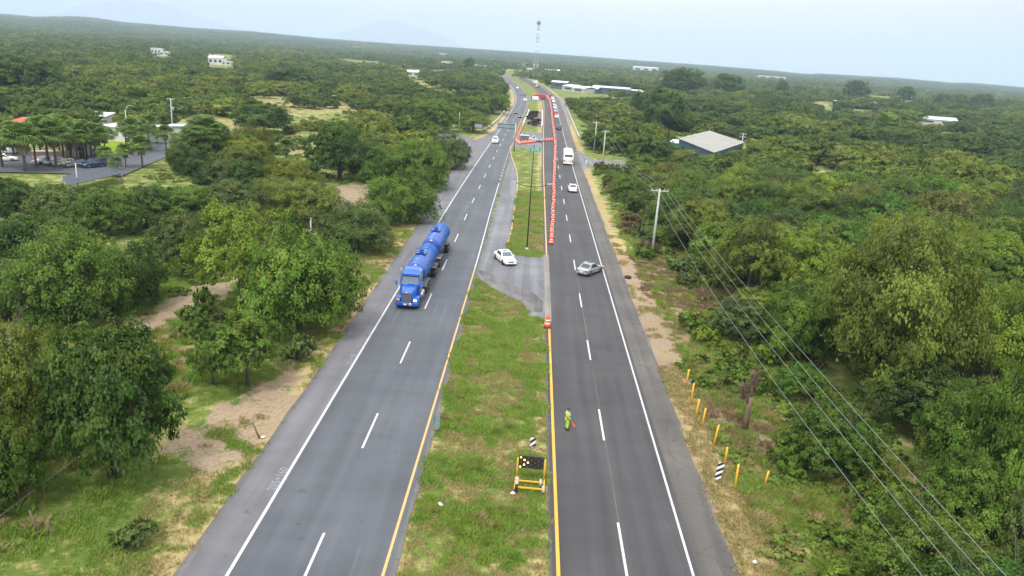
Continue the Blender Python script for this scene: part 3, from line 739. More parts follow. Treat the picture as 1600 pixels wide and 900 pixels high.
def mountain(name, prof, dist, depth):
    """a far range whose crest follows measured bearings, with slopes front and back"""
    V, F = [], []; cols = 0
    xs = np.linspace(prof[0][0], prof[-1][0], 90); ys = np.interp(xs, [p[0] for p in prof], [p[1] for p in prof])
    rows = 9
    for i, (x, y) in enumerate(zip(xs, ys)):
        v = ROT @ np.array([x - 800.0, 450.0 - y, -FOC]); v = v / math.hypot(v[0], v[1])
        hgt = CAMH + v[2] * dist; hgt = max(0, hgt)
        for j in range(rows):
            s = (j - (rows - 1) / 2) / ((rows - 1) / 2); d = dist + s * depth
            nzv = mnoise.fractal((i * 0.13, j * 0.5, dist), 1.0, 2.0, 4)
            V.append((v[0] * d, v[1] * d, hgt * (1 - abs(s)) ** 1.1 * (1 + (0.0 if s == 0 else 0.1 * nzv)) + (nzv * 6 if s == 0 else 0)))
    n_ = len(xs)
    for i in range(n_ - 1):
        for j in range(rows - 1): F.append((i * rows + j, i * rows + j + 1, (i + 1) * rows + j + 1, (i + 1) * rows + j))
    me = np_mesh(name, V, F, M['rock'], None, True); o = bpy.data.objects.new(name, me); C.objects.link(o); o['kind'] = 'structure'


M['rock'] = pm('pale_limestone', (0.30, 0.31, 0.32), 0.95, var=0.05, scale=0.002)  # pale base colour paints distance haze onto the mountains


mountain('mountain', [(470, 62), (510, 57), (545, 48), (568, 40), (583, 34), (600, 32.5), (626, 33), (640, 40), (660, 44), (682, 52), (705, 62), (740, 82)], 12000, 1500)
mountain('faint_range', [(60, 40), (110, 12), (150, 5), (200, 0), (250, 6), (300, 22), (350, 38), (420, 55)], 13000, 1000)


# ------------------------------------------------------------------ vegetation meshes
def cards(P, Nn, size, r, aspect=1.5):
    """small folded leaf quads at P facing Nn"""
    k = len(P); Nn = Nn / (np.linalg.norm(Nn, axis=1, keepdims=True) + 1e-9)
    a = r.normal(size=(k, 3)); U = np.cross(Nn, a); U /= (np.linalg.norm(U, axis=1, keepdims=True) + 1e-9); W = np.cross(Nn, U)
    s = (size * r.uniform(0.6, 1.35, k))[:, None]
    V = np.stack([P - U * s * aspect * 0.5, P + W * s * 0.5 + Nn * s * 0.12, P + U * s * aspect * 0.5, P - W * s * 0.5 - Nn * s * 0.05], 1).reshape(-1, 3)
    Q = V.reshape(k, 4, 3); gn = np.cross(Q[:, 1] - Q[:, 0], Q[:, 3] - Q[:, 0]); fl = np.sum(gn * Nn, 1) < 0
    F = np.arange(4 * k).reshape(k, 4); F[fl] = F[fl][:, ::-1]
    return V, F


def crown_data(seed, R, H, zb, nclump, nleaf, leaf, style='round'):
    r = np.random.default_rng(seed); cs = []; tries = 0
    rmin = {'round': 0.30, 'mesq': 0.26, 'open': 0.24}[style] * R
    while len(cs) < nclump and tries < 4000:
        tries += 1
        u = r.uniform(-0.6, 1.0) if style != 'mesq' else r.uniform(-0.7, 1.0); ph = r.uniform(0, 2 * pi); q = sqrt(max(0, 1 - u * u))
        lob = 1 + 0.20 * sin(3 * ph + seed) + 0.12 * sin(5 * ph + 2 * seed)
        k = r.uniform(0.45, 0.92) if style != 'open' else r.uniform(0.35, 1.0)
        x, y = q * cos(ph) * R * k * lob, q * sin(ph) * R * k * lob
        if style == 'mesq': z = zb + H * (0.38 + 0.45 * u * k * (1.0 - 0.25 * (x * x + y * y) / R / R)) + r.normal() * 0.05 * H
        else: z = zb + H * (0.40 + 0.45 * u * k)
        rc = rmin * r.uniform(0.7, 1.35)
        if any((x - c[0]) ** 2 + (y - c[1]) ** 2 + (z - c[2]) ** 2 < (0.55 * (rc + c[3])) ** 2 * 0.7 for c in cs): continue
        cs.append((x, y, z, rc))
    cs = np.array(cs); wgt = cs[:, 3] ** 2; wgt /= wgt.sum(); cnt = (wgt * nleaf).astype(int)
    PS, NS, TS, QS = [], [], [], []
    for (x, y, z, rc), c in zip(cs, cnt):
        # each clump is itself made of small sprays, so its outline is broken
        ns = max(6, c // 28)
        d = r.normal(size=(ns, 3)); d[:, 2] = np.where(d[:, 2] < -0.3, -d[:, 2], d[:, 2]); d /= np.linalg.norm(d, axis=1, keepdims=True)
        sc_ = d * np.array([1, 1, 0.72]) * rc * r.uniform(0.55, 1.08, (ns, 1)); st = r.normal(0, 0.10, ns)
        pick = r.integers(0, ns, c); loc = r.normal(size=(c, 3)) * rc * np.array([0.17, 0.17, 0.11])
        if style == 'mesq': loc[:, 2] -= np.abs(r.normal(size=c)) * rc * 0.12
        p = np.array([x, y, z]) + sc_[pick] + loc
        outd = (p - np.array([0, 0, zb + H * 0.25])); outd /= (np.linalg.norm(outd, axis=1, keepdims=True) + 1e-9)
        nn = d[pick] * 0.5 + outd * 0.45 + r.normal(size=(c, 3)) * 0.42 + np.array([0, 0, 0.35])
        tone = np.clip(0.45 + r.normal(0, 0.19) + st[pick] + r.normal(0, 0.10, c), 0, 1)
        tip = np.clip((r.uniform(-0.6, 0.55) + st[pick] * 2 + r.normal(0, 0.2, c)) * (d[pick][:, 2] > 0.1), 0, 1)  # upper sprays only: brighter lit tops painted into the clump colour
        dryv = np.clip(r.normal(-0.55, 0.3, c), 0, 0.8)
        PS.append(p); NS.append(nn); TS.append(np.stack([tone, tip, dryv], 1)); sn = d[pick] * 0.55 + outd * 0.45 + r.normal(size=(c, 3)) * 0.22 + np.array([0, 0, 0.35]); QS.append(sn / np.linalg.norm(sn, axis=1, keepdims=True))
    P = np.concatenate(PS); Nn = np.concatenate(NS); T = np.concatenate(TS)
    QN_ = np.concatenate(QS); Nn = np.where(np.sum(Nn * QN_, 1, keepdims=True) < 0, -Nn, Nn)
    V, F = cards(P, Nn, leaf, r, 1.35 if style != 'mesq' else 1.9)
    return V, F, np.repeat(T, 4, 0), cs, np.repeat(np.concatenate(QS), 4, 0)


def trunk_mesh(name, seed, cs, zb, H, r0, nl=7, bare=0, mat=None, fork=0.35, sides=7):
    r = random.Random(seed); mb = MB(); n_st = r.choice([1, 1, 2, 3])
    cl = sorted([tuple(c) for c in cs], key=lambda c: -c[3])[:nl * 2]; r.shuffle(cl); cl = cl[:nl]
    fk = []
    for s in range(n_st):
        a = r.uniform(0, 2 * pi); dx, dy = cos(a) * r0 * (1.2 if n_st > 1 else 0), sin(a) * r0 * (1.2 if n_st > 1 else 0)
        top = Vector((dx * 4 + r.uniform(-.3, .3), dy * 4 + r.uniform(-.3, .3), zb + H * fork * r.uniform(.7, 1.1)))
        pts = [Vector((dx, dy, -0.4)), Vector((dx * 1.4, dy * 1.4, top.z * 0.4)), top]
        mb.tube(pts, [r0 * 1.35 / n_st ** .4, r0 / n_st ** .4, r0 * 0.72 / n_st ** .4], sides); fk.append(top)
    for i, c in enumerate(cl):
        f = fk[i % len(fk)]; e = Vector(c[:3]); m1 = f.lerp(e, 0.45) + Vector((r.uniform(-.5, .5), r.uniform(-.5, .5), r.uniform(-.1, .6)))
        mb.tube([f - Vector((0, 0, r0 * .5)), m1, e], [r0 * 0.55, r0 * 0.32, r0 * 0.09], 5)
        for _ in range(2):
            e2 = m1.lerp(e, r.uniform(.2, .7)); t = e2 + Vector((r.uniform(-1, 1), r.uniform(-1, 1), r.uniform(-.2, 1))) * c[3] * 0.9
            mb.tube([e2, e2.lerp(t, .5) + Vector((0, 0, .1)), t], [r0 * 0.2, r0 * 0.12, r0 * 0.04], 4, cap=False)
    for _ in range(bare):
        f = r.choice(fk); a = r.uniform(0, 2 * pi); e = Vector((cos(a) * 3.2, sin(a) * 3.2, zb + H * r.uniform(.8, 1.05)))
        m1 = f.lerp(e, .5) + Vector((0, 0, .4)); mb.tube([f, m1, e], [r0 * .3, r0 * .16, r0 * .04], 4)
        for _ in range(5):
            s_ = m1.lerp(e, r.uniform(0, .9)); t = s_ + Vector((r.uniform(-1, 1), r.uniform(-1, 1), r.uniform(-.1, 1))) * 1.1
            mb.tube([s_, t], [r0 * .1, r0 * .03], 3, cap=False)
    return mb.mesh(name, mat or M['bark'])


PROTO = {}
def make_proto(key, seed, R, H, zb, ncl, nleaf, leaf, style, r0, bare=0, mat='leaf'):
    V, F, T, cs, QN = crown_data(seed, R, H, zb, ncl, nleaf, leaf, style)
    R = float(np.percentile(np.hypot(V[:, 0], V[:, 1]), 96)); Ht = float(np.percentile(V[:, 2], 99.3))
    PROTO.setdefault(key, []).append((np_mesh('crown', V, F, M[mat], {'tone': T}, nrm=QN), trunk_mesh('trunk', seed, cs, zb, H, r0, bare=bare), R, Ht))


for s in range(3): make_proto('round', 11 + s, 4.2, 7.0, 0.1, 95, 30000, 0.155, 'round', 0.26)
for s in range(3): make_proto('mesq', 31 + s, 4.8, 5.8, 0.2, 95, 30000, 0.125, 'mesq', 0.20, bare=3)
for s in range(3): make_proto('open', 51 + s, 4.6, 7.2, 0.5, 80, 22000, 0.15, 'open', 0.24, bare=6)
for s in range(2): make_proto('big', 61 + s, 8.0, 9.5, 0.8, 120, 46000, 0.19, 'open', 0.42, bare=9)
for s in range(2): make_proto('feather', 71 + s, 3.4, 4.3, 1.4, 46, 11000, 0.15, 'mesq', 0.14)
for s in range(3): make_proto('bush', 81 + s, 1.6, 2.0, -0.3, 26, 3000, 0.15, 'round', 0.06, mat='shrubleaf')

mid_src = []
for s in range(6):
    st = ['round', 'mesq', 'open'][s % 3]
    V, F, T, cs, QN = crown_data(100 + s, 4.4, [6.8, 5.6, 7.2][s % 3], 0.0, 56, 9000, 0.26, st)
    mid_me = np_mesh('mid_tree', V, F, M['leaf'], {'tone': T}, nrm=QN)
    mid_src += [source('mid_tree', mid_me, M[k_]) for k_ in ('leaf_dk', 'leaf', 'leaf_ol')]
far_src = []
for s in range(5):
    r = np.random.default_rng(200 + s); VV, FF, TT, NN = [], [], [], []; kk = 0
    for t in range(30):
        R_ = 2.0 + 4.6 * r.uniform() ** 1.7; V, F, T, cs, QN = crown_data(300 + s * 40 + t, R_, R_ * r.uniform(1.2, 1.8), -0.6, 13, 330, 0.85, 'round')
        V = V + np.array([r.uniform(-19, 19), r.uniform(-19, 19), 0]); T = T.copy(); T[:, 0] = np.clip(T[:, 0] + r.normal(0, 0.2), 0, 1)
        VV.append(V); FF.append(F + kk); TT.append(T); NN.append(QN); kk += len(V)
    far_me = np_mesh('far_grove', np.concatenate(VV), np.concatenate(FF), M['leaf_far'], {'tone': np.concatenate(TT)}, nrm=np.concatenate(NN))
    far_src += [source('far_grove', far_me, M[k_]) for k_ in ('leaf_dk', 'leaf_far', 'leaf_far_ol')]
shrub_src = []
for s in range(4):
    V, F, T, cs, QN = crown_data(400 + s, 1.0, 1.1, -0.2, 12, 620, 0.16, 'round'); shrub_src.append(source('shrub', np_mesh('shrub', V, F, M['shrubleaf'], {'tone': T}, nrm=QN)))


def tuft(seed, nb, h, spread, wd, mat):
    r = np.random.default_rng(seed); a = r.uniform(0, 2 * pi, nb); d = r.uniform(0, spread, nb); x, y = np.cos(a) * d, np.sin(a) * d
    ln = r.uniform(0.2, 0.75, nb) * h; b = r.uniform(0, 2 * pi, nb); hh = h * r.uniform(0.55, 1.1, nb)
    px, py = -np.sin(b) * wd, np.cos(b) * wd
    V = np.stack([np.stack([x - px, y - py, np.full(nb, -0.02)], 1), np.stack([x + px, y + py, np.full(nb, -0.02)], 1),
                  np.stack([x + px * .7 + np.cos(b) * ln * .4, y + py * .7 + np.sin(b) * ln * .4, hh * .65], 1), np.stack([x + np.cos(b) * ln, y + np.sin(b) * ln, hh], 1)], 1).reshape(-1, 3)
    F = np.arange(4 * nb).reshape(nb, 4); T = np.stack([r.uniform(.3, .8, nb), np.clip(r.normal(-.1, .3, nb), 0, 1), np.clip(r.normal(-.2, .3, nb), 0, 1)], 1)
    return np_mesh('tuft', V, F, M[mat], {'tone': np.repeat(T, 4, 0)})


M['drybrush'] = foliage('dry_brown_brush', [(0.20, 0.135, 0.08), (0.26, 0.18, 0.11), (0.15, 0.11, 0.07)], 0.85, 0.3)
brush_src = [source('brush_tuft', tuft(560 + s, 90, 0.6, 0.6, 0.03, 'drybrush')) for s in range(3)]
grass_src = [source('grass_tuft', tuft(500 + s, 60, 0.22, 0.42, 0.020, 'grassblade')) for s in range(4)]
straw_src = [source('straw_tuft', tuft(520 + s, 60, 0.20, 0.45, 0.016, 'straw')) for s in range(3)]
weed_src = [source('weed_tuft', tuft(540 + s, 110, 0.8, 0.55, 0.028, m_)) for s, m_ in enumerate(('grassblade', 'weedblade', 'grassblade', 'weedblade', 'straw'))]


# ------------------------------------------------------------------ countable trees
NT = 0
def put_tree(kind, i, x, y, R, H, rz, tint=None, label='', cat='tree', group=None, z=None, name=None):
    """R crown radius, H height: scaled copy of a prototype (empty > trunk, crown)"""
    global NT; NT += 1
    cm, tm, R0, H0 = PROTO[kind][i % len(PROTO[kind])]
    e = empty(name or {'bush': 'shrub'}.get(kind, 'tree'), (x, y, -0.1 if z is None else z), rz, label, cat, group)
    sx = R / R0; e.scale = (sx, sx, H / H0)
    for nm, me in (('trunk', tm), ('crown', cm)):
        o = bpy.data.objects.new(nm, me); C.objects.link(o); o.parent = e
        if tint is not None and nm == 'crown': o.color = (*tint, 1.0)
        elif nm == 'crown': o.color = (1, 1, 1, 0)
    return e


_ONE = ['', 'first', 'second', 'third', 'fourth', 'fifth', 'sixth', 'seventh', 'eighth', 'ninth', 'tenth', 'eleventh', 'twelfth', 'thirteenth', 'fourteenth', 'fifteenth', 'sixteenth', 'seventeenth', 'eighteenth', 'nineteenth']
_TEN = ['', '', 'twenty', 'thirty', 'forty', 'fifty', 'sixty', 'seventy', 'eighty', 'ninety']
_TTH = ['', '', 'twentieth', 'thirtieth', 'fortieth', 'fiftieth', 'sixtieth', 'seventieth', 'eightieth', 'ninetieth']


def ordinal(n_):
    if n_ > 99: return 'hundred and ' + ordinal(n_ - 100) if n_ > 100 else 'hundredth'
    return _ONE[n_] if n_ < 20 else (_TTH[n_ // 10] if n_ % 10 == 0 else _TEN[n_ // 10] + '-' + _ONE[n_ % 10])


LANDMARKS = [('nearest power pole', 17.6, 103.6), ('second power pole', 18.4, 197), ('grey-roofed warehouse', 55, 242), ('lopped tree stump', 17.5, 53), ('striped marker by the yellow posts', 13.6, 44.5), ('largest forked tree', 33, 60),
             ('right side road', 24, 203), ('blue tanker', -12, 85), ('corrugated carport', -77, 130), ('shaggy palms', -65, 151), ('bare soil clearing', -32, 135), ('dirt path', -42, 75), ('left side road', -24, 235), ('round-headed dark tree', -27, 46), ('transformer pole in the right wood', 97, 222)]
RANK = {}


def near_label(what, x, y):
    nm_, lx, ly = min(LANDMARKS, key=lambda q: math.hypot(q[1] - x, q[2] - y)); dx, dy = x - lx, y - ly
    dr = ('beyond' if dy > 0 else 'before') if abs(dy) > abs(dx) else ('right of' if dx > 0 else 'left of'); k_ = (what, nm_, dr)
    RANK.setdefault(k_, []).append(None); return k_, len(RANK[k_]), f'{ordinal(len(RANK[k_]))} {what} {dr} the {nm_}'


DK, MD, OL, YG, GG, BR = (0.059, 0.125, 0.019), (0.099, 0.184, 0.022), (0.149, 0.201, 0.029), (0.185, 0.271, 0.026), (0.104, 0.162, 0.039), (0.112, 0.207, 0.024)
KEY = [  # px x, px base y, half width px, px top y, kind, tint, label
    (180, 745, 100, 492, 'round', DK, 'dense dark green round-headed tree, largest near the left verge'),
    (30, 715, 80, 486, 'open', OL, 'tall olive tree with yellow-green top at the left edge of the photo'),
    (0, 800, 62, 640, 'round', MD, 'green tree cut by the left edge of the photo, below the tall olive one'),
    (387, 602, 66, 484, 'feather', MD, 'small feathery green tree with a bare trunk beside the straw verge'),
    (331, 598, 34, 524, 'feather', MD, 'thin sapling on a dark trunk beside the small feathery tree'),
    (468, 515, 100, 344, 'mesq', BR, 'broad bright green feathery tree overhanging the left verge beside the blue tanker'),
    (378, 476, 92, 304, 'open', YG, 'yellow-green open-crowned tree behind the broad bright feathery one'),
    (560, 392, 58, 308, 'mesq', GG, 'grey-green bushy tree at the verge just behind the blue tanker'),
    (622, 345, 60, 264, 'mesq', MD, 'wide low mesquite at the left verge beyond the tanker'),
    (655, 292, 52, 210, 'mesq', BR, 'bright green rounded mesquite at the verge before the left side road'),
    (702, 262, 34, 206, 'mesq', GG, 'grey-green tree at the corner of the left side road'),
    (528, 279, 48, 188, 'round', DK, 'dark rounded tree standing over bare soil left of the road'),
    (483, 345, 62, 274, 'mesq', OL, 'flat-topped mesquite in front of the bare soil clearing'),
    (212, 474, 52, 372, 'mesq', DK, 'dark drooping tree beside the brown dirt path'),
    (285, 430, 46, 326, 'round', GG, 'grey-green rounded tree at the far end of the dirt path'),
    (120, 500, 92, 345, 'mesq', MD, 'wide light-crowned mesquite left of the dirt path'),
    (20, 485, 82, 398, 'mesq', GG, 'low grey-green mesquite at the left edge, behind the tall olive tree'),
    (55, 420, 70, 322, 'round', DK, 'dark tree in the shade band behind the wide mesquite'),
    (18, 352, 48, 272, 'round', DK, 'dark tree at the left edge just below the parked cars'),
    (90, 355, 50, 280, 'round', GG, 'grey-green tree below the parked beige car'),
    (165, 368, 52, 284, 'round', MD, 'rounded tree in front of the dark corrugated roof'),
    (235, 352, 50, 282, 'round', DK, 'dark tree below the driveway of the white house'),
    (300, 350, 50, 286, 'round', MD, 'mid green tree in front of the shaggy palm'),
    (365, 345, 52, 276, 'round', GG, 'dull green tree between shaggy palm and flat-topped mesquite'),
    (425, 318, 40, 270, 'round', OL, 'olive tree left of the bare soil clearing'),
    (680, 206, 36, 150, 'round', BR, 'tall bright green tree beside the white pole left of the road'),
    (636, 205, 30, 158, 'round', DK, 'dark green tree next to the tall bright one'),
    (598, 250, 36, 206, 'open', OL, 'olive open tree beyond the bare soil clearing'),
    (738, 206, 32, 170, 'open', OL, 'yellowish tree behind the small roadside billboard'),
    (770, 178, 26, 140, 'mesq', MD, 'green tree at the outer bend of the left carriageway'),
    (410, 210, 46, 152, 'round', DK, 'tall dark tree at the edge of the straw field'),
    (253, 190, 17, 162, 'round', MD, 'small conical tree alone in the straw field'),
    (45, 150, 60, 78, 'round', DK, 'large dark tree on the left skyline wood'),
    (455, 140, 40, 98, 'round', DK, 'dark domed tree rising from the far left wood'),
    (733, 112, 9, 88, 'round', DK, 'small dark tree on the skyline left of the mast'),
    (1378, 615, 128, 328, 'big', OL, 'largest tree in the right wood, dark forked limbs showing'),
    (1545, 610, 90, 430, 'big', YG, 'yellow-green tree with bare twigs at the right edge of the photo'),
    (1500, 750, 75, 590, 'mesq', BR, 'bright green spreading tree below the yellow-green one at the right edge'),
    (1575, 800, 85, 560, 'mesq', BR, 'tall spreading tree cut by the right edge of the photo'),
    (1490, 860, 66, 700, 'round', MD, 'tree with pale bare twigs in the bottom right corner'),
    (1590, 900, 66, 750, 'open', GG, 'grey-green tree cut by the bottom right corner'),
    (1240, 560, 62, 440, 'mesq', MD, 'green tree directly behind the lopped tree stump'),
    (1165, 470, 62, 330, 'open', OL, 'pale olive flowering tree right of the nearest power pole'),
    (1250, 480, 66, 345, 'open', YG, 'yellow-tipped tree in the middle of the right wood'),
    (1090, 395, 50, 300, 'open', OL, 'pale olive tree just behind the nearest power pole'),
    (1035, 205, 36, 122, 'round', DK, 'tall dark round tree standing alone behind the warehouse'),
    (1000, 182, 20, 140, 'round', DK, 'dark tree at the end of the blue roofed sheds'),
    (1063, 150, 36, 101, 'round', DK, 'large dark tree on the skyline beyond the warehouse'),
    (1135, 150, 26, 112, 'round', DK, 'second dark skyline tree beyond the warehouse'),
    (1220, 152, 10, 123, 'round', DK, 'small round tree on the right skyline'),
    (1335, 158, 19, 123, 'round', DK, 'dark skyline tree above the red and white building'),
    (1412, 162, 14, 133, 'round', DK, 'dark skyline tree just right of the red and white building'),
    (1472, 168, 14, 145, 'round', DK, 'dark skyline tree above the long white roof'),
    (1498, 168, 12, 145, 'round', MD, 'mid green skyline tree beside the one above the long white roof'),
    (1532, 172, 18, 144, 'round', DK, 'broad dark skyline tree near the right edge'),
    (1577, 172, 15, 152, 'round', MD, 'lower green skyline tree near the right edge'),
    (1074, 266, 30, 229, 'open', OL, 'olive tree before the left corner of the warehouse'),
    (1108, 270, 27, 238, 'mesq', YG, 'yellow-green tree before the front corner of the warehouse'),
    (1142, 264, 28, 231, 'round', GG, 'grey-green tree before the right side of the warehouse'),
    (1172, 258, 26, 220, 'open', OL, 'olive tree hiding the right corner of the warehouse'),
    (1046, 250, 24, 221, 'round', MD, 'mid green tree left of the blue lean-to'),
    (1307, 176, 7, 162, 'round', DK, 'tiny dark round tree in the pale field'),
]
for i, (x, yb, hw, yt, kd, tint, lab) in enumerate(KEY):
    p = gp(x, yb); _, _, d = pj(p[0], p[1], 0); Rr = hw * d / FOC; Hh = max(2.0, height_to(x, yb, yt + hw * 0.12))
    Hh = min(Hh, 16 if d < 400 else 40); put_tree(kd, i, p[0], p[1], Rr, Hh * 0.97, random.uniform(0, 6.28), tint, lab, group=None)
NKEY = len(KEY)
keypos = np.array([[*gp(k_[0], k_[1])[:2], k_[2] * pj(*gp(k_[0], k_[1]))[2] / FOC] for k_ in KEY])


def wood_ok(P):
    """where woods grow: off the roads, clearings and plots"""
    x, y = P[:, 0], P[:, 1]; ok = np.ones(len(P), bool); lucky = rng.uniform(0, 1, len(P)) < 0.13
    lm = np.where(y < 60, 9.0, np.where(y < 100, 4.5, 4.0)); lm = np.where(y > 240, 7.0, lm)
    rm = np.where(y < 62, 8.6, np.where(y < 95, 7.6, np.where(y < 140, 5.6, 5.0)))
    ok &= (x < Lp(y) - lm) | (x > Rp(y) + rm)
    for q in DIRT[:1] + DIRT[2:5]: ok &= ~inside(P, q)
    for q in STRAW: ok &= ~inside(P, q) | lucky
    for q in (LAWN, PARK, WARE, SHEDS, LOT): ok &= ~inside(P, q)
    ok &= ~inside(P, [(-30, 208), (-16, 190), (-16, 262), (-30, 256)]); ok &= ~inside(P, [(12, 186), (34, 192), (34, 210), (12, 228)])
    ok &= ~inside(P, [(-300, 925), (-120, 890), (-10, 840), (0, 880), (-120, 940), (-300, 970)])
    # left near strip of open grass between verge and trees
    ok &= ~((x < -16) & (x > -40) & (y < 74) & (x > -27 - (y - 30) * 0.10))
    return ok


def in_view(P, mx_=130, my0=-60, my1=1150, z=5.0):
    a, b_, d = pj(P[:, 0], P[:, 1], np.full(len(P), z)); return (d > 5) & (a > -mx_) & (a < 1600 + mx_) & (b_ > my0) & (b_ < my1)


VIEWS = [  # things the photograph shows over the woods: px x range, px y that nearer crowns stay below, and the distance of the thing
    (-80, 60, 268, 142), (60, 112, 272, 138), (112, 192, 289, 126), (192, 275, 268, 140), (140, 262, 245, 170), (150, 345, 200, 205), (340, 440, 196, 250),
    (505, 600, 290, 140), (1045, 1178, 236, 228), (858, 1012, 150.5, 560), (1335, 1375, 170, 640), (1440, 1480, 192, 500), (1290, 1312, 170, 640), (1285, 1325, 262, 220),
    (236, 266, 88, 1000), (326, 366, 104, 1000), (638, 652, 119, 900), (690, 710, 107, 1000), (400, 530, 182, 300), (430, 520, 244, 180), (690, 745, 216, 215), (1010, 1024, 172, 400), (1150, 1162, 232, 230),
    (800, 880, 121, 850), (180, 345, 500, 78), (1470, 1545, 205, 420), (260, 275, 205, 205), (925, 950, 250, 195)]


def clears(P, H, R=3.0):
    X_, Yt, d_ = pj(P[:, 0], P[:, 1], H); ok = np.ones(len(P), bool); hwp = R * FOC / np.maximum(d_, 1)
    for x0, x1, yl, dist in VIEWS: ok &= ~((X_ + hwp * .8 > x0) & (X_ - hwp * .8 < x1) & (Yt < yl) & (P[:, 1] < dist))
    return ok


def jitter(x0, x1, y0, y1, s, j=0.42):
    xs, ys = np.meshgrid(np.arange(x0, x1, s), np.arange(y0, y1, s)); P = np.stack([xs.ravel(), ys.ravel()], 1)
    return P + rng.uniform(-j, j, P.shape) * s


def vnoise(P, sc_, off_=0.0): return np.array([mnoise.noise((a * sc_, c_ * sc_, off_)) for a, c_ in P])


PT = jitter(-330, 420, 24, 760, 5.9); PT = PT[wood_ok(PT) & in_view(PT)]
dk = np.min(np.hypot(PT[:, None, 0] - keypos[None, :, 0], PT[:, None, 1] - keypos[None, :, 1]) / (keypos[None, :, 2] * 0.75 + 1.2), 1)
PT = PT[dk > 1.0]
HT = rng.uniform(0.55, 1.3, len(PT)) * (1 + 0.35 * vnoise(PT, 0.02, 11.0)); HT *= np.where((PT[:, 0] > 24) & (PT[:, 1] < 140), 1.25, 1.08); HT = np.clip(HT, 0.5, 1.6)
ok_ = clears(PT, HT * 5.8, 4.0 * HT); HT[~ok_] = 0.42; ok_ |= clears(PT, np.full(len(PT), 2.4), np.full(len(PT), 1.8)); PT = PT[ok_]; HT = HT[ok_]
dens = vnoise(PT, 0.013, 3.0); keep_ = (dens > -0.16) & ((PT[:, 1] < 230) | (vnoise(PT, 0.03, 13.0) > -0.13)) | (PT[:, 0] > 0) & (PT[:, 1] < 260); HT = HT[keep_]; PT = PT[keep_]
dd = np.hypot(PT[:, 0], PT[:, 1]); od_ = np.argsort(dd); PT = PT[od_]; HT = HT[od_]; dd = dd[od_]
NIND = 300 - NKEY
sideL = 'wood left of the highway'; sideR = 'wood right of the power line'
tint_n = {0: ('dark green', DK), 1: ('mid green', MD), 2: ('olive', OL), 3: ('yellow-green', YG), 4: ('grey-green', GG), 5: ('bright green', BR)}
tint_noise = vnoise(PT, 0.03, 7.0)
for i in range(NIND):
    x, y = PT[i]; left = x < 0
    t = int(np.clip(2.5 + tint_noise[i] * 3 + random.gauss(0, 1.5), 0, 5))
    if left and t in (3, 5) and random.random() < 0.6: t = random.choice([0, 4, 1])
    nm, tc_ = tint_n[t]; tc_ = tuple(v * random.uniform(0.85, 1.18) for v in tc_)
    kd = random.choice(['round', 'round', 'mesq'] if left else ['open', 'mesq', 'round', 'open'])
    sh = {'round': 'rounded', 'mesq': 'spreading feathery', 'open': 'loose open'}[kd]
    band = 'nearest rows' if dd[i] < 85 else 'middle rows' if dd[i] < 125 else 'back rows'
    if left:
        sub = 'between verge and car park' if x > -60 else 'below the car park'
        lab = f'{nm} {sh} tree in {band} of left wood, {sub}'; grp = f'{nm} {sh} trees, {band} of left wood, {sub}'
    else:
        sub = 'under the wires' if x < 30 else 'right of the wires'
        lab = f'{nm} {sh} tree in {band} of right wood, {sub}'; grp = f'{nm} {sh} trees, {band} of right wood, {sub}'
    lab = near_label(f'{nm} {sh} tree', x, y)[2]
    Rr = 4.0 * HT[i] ** .8; Hh = 5.6 * HT[i] * random.uniform(.9, 1.1)
    if not left and x < 25: Rr *= 0.8; Hh *= 0.75
    put_tree(kd, i, x, y, Rr, Hh, random.uniform(0, 6.28), tc_, lab, group=grp)
R_ = PT[NIND:]
if len(R_):
    P3 = np.concatenate([R_, np.full((len(R_), 1), -0.1)], 1)
    cls = np.clip(1.1 + 2.8 * vnoise(R_, 0.016, 21.0) + rng.normal(0, 0.55, len(R_)) + 0.35 * (R_[:, 0] > 0), 0, 2).round().astype(int)
    scatter('woods', P3, HT[NIND:] ** .8 * 0.92, rng.uniform(0, 6.28, len(P3)), mid_src, zs=HT[NIND:] ** .2 * rng.uniform(0.8, 1.1, len(P3)), pick=rng.integers(0, 6, len(R_)) * 3 + cls)
# far woods up to the ridge
PF = np.concatenate([jitter(-1500, 1500, 740, 1700, 26), jitter(-3000, 3000, 1700, 3000, 34), jitter(-4600, 4800, 3000, 5600, 46)])
PF = np.concatenate([PF, jitter(-900, -300, 200, 740, 24), jitter(400, 900, 200, 740, 24)])
PF = PF[in_view(PF, 160, -200, 900)]
okf = wood_ok(PF) & (vnoise(PF, 0.006, 15.0) > -0.26) & (vnoise(PF, 0.013, 9.0) > -0.13) & (np.hypot(PF[:, 0], PF[:, 1]) < 5450); PF = PF[okf]; PF = PF[clears(PF, elev(PF[:, 0], PF[:, 1]) + 6.0, np.full(len(PF), 16.0))]
zf = elev(PF[:, 0], PF[:, 1]); rf_ = np.hypot(PF[:, 0], PF[:, 1])
sf = np.where(rf_ < 1700, 1.0, np.where(rf_ < 3000, 1.25, 1.6)) * rng.uniform(0.85, 1.15, len(PF))
scatter('distant_woods', np.concatenate([PF, zf[:, None] - 0.3], 1), sf, rng.uniform(0, 6.28, len(PF)), far_src, zs=np.where(rf_ < 1700, 1.0, 0.62), pick=rng.integers(0, 5, len(PF)) * 3 + np.clip(1.15 + 2.6 * vnoise(PF, 0.0045, 31.0) + rng.normal(0, .5, len(PF)), 0, 2).round().astype(int))

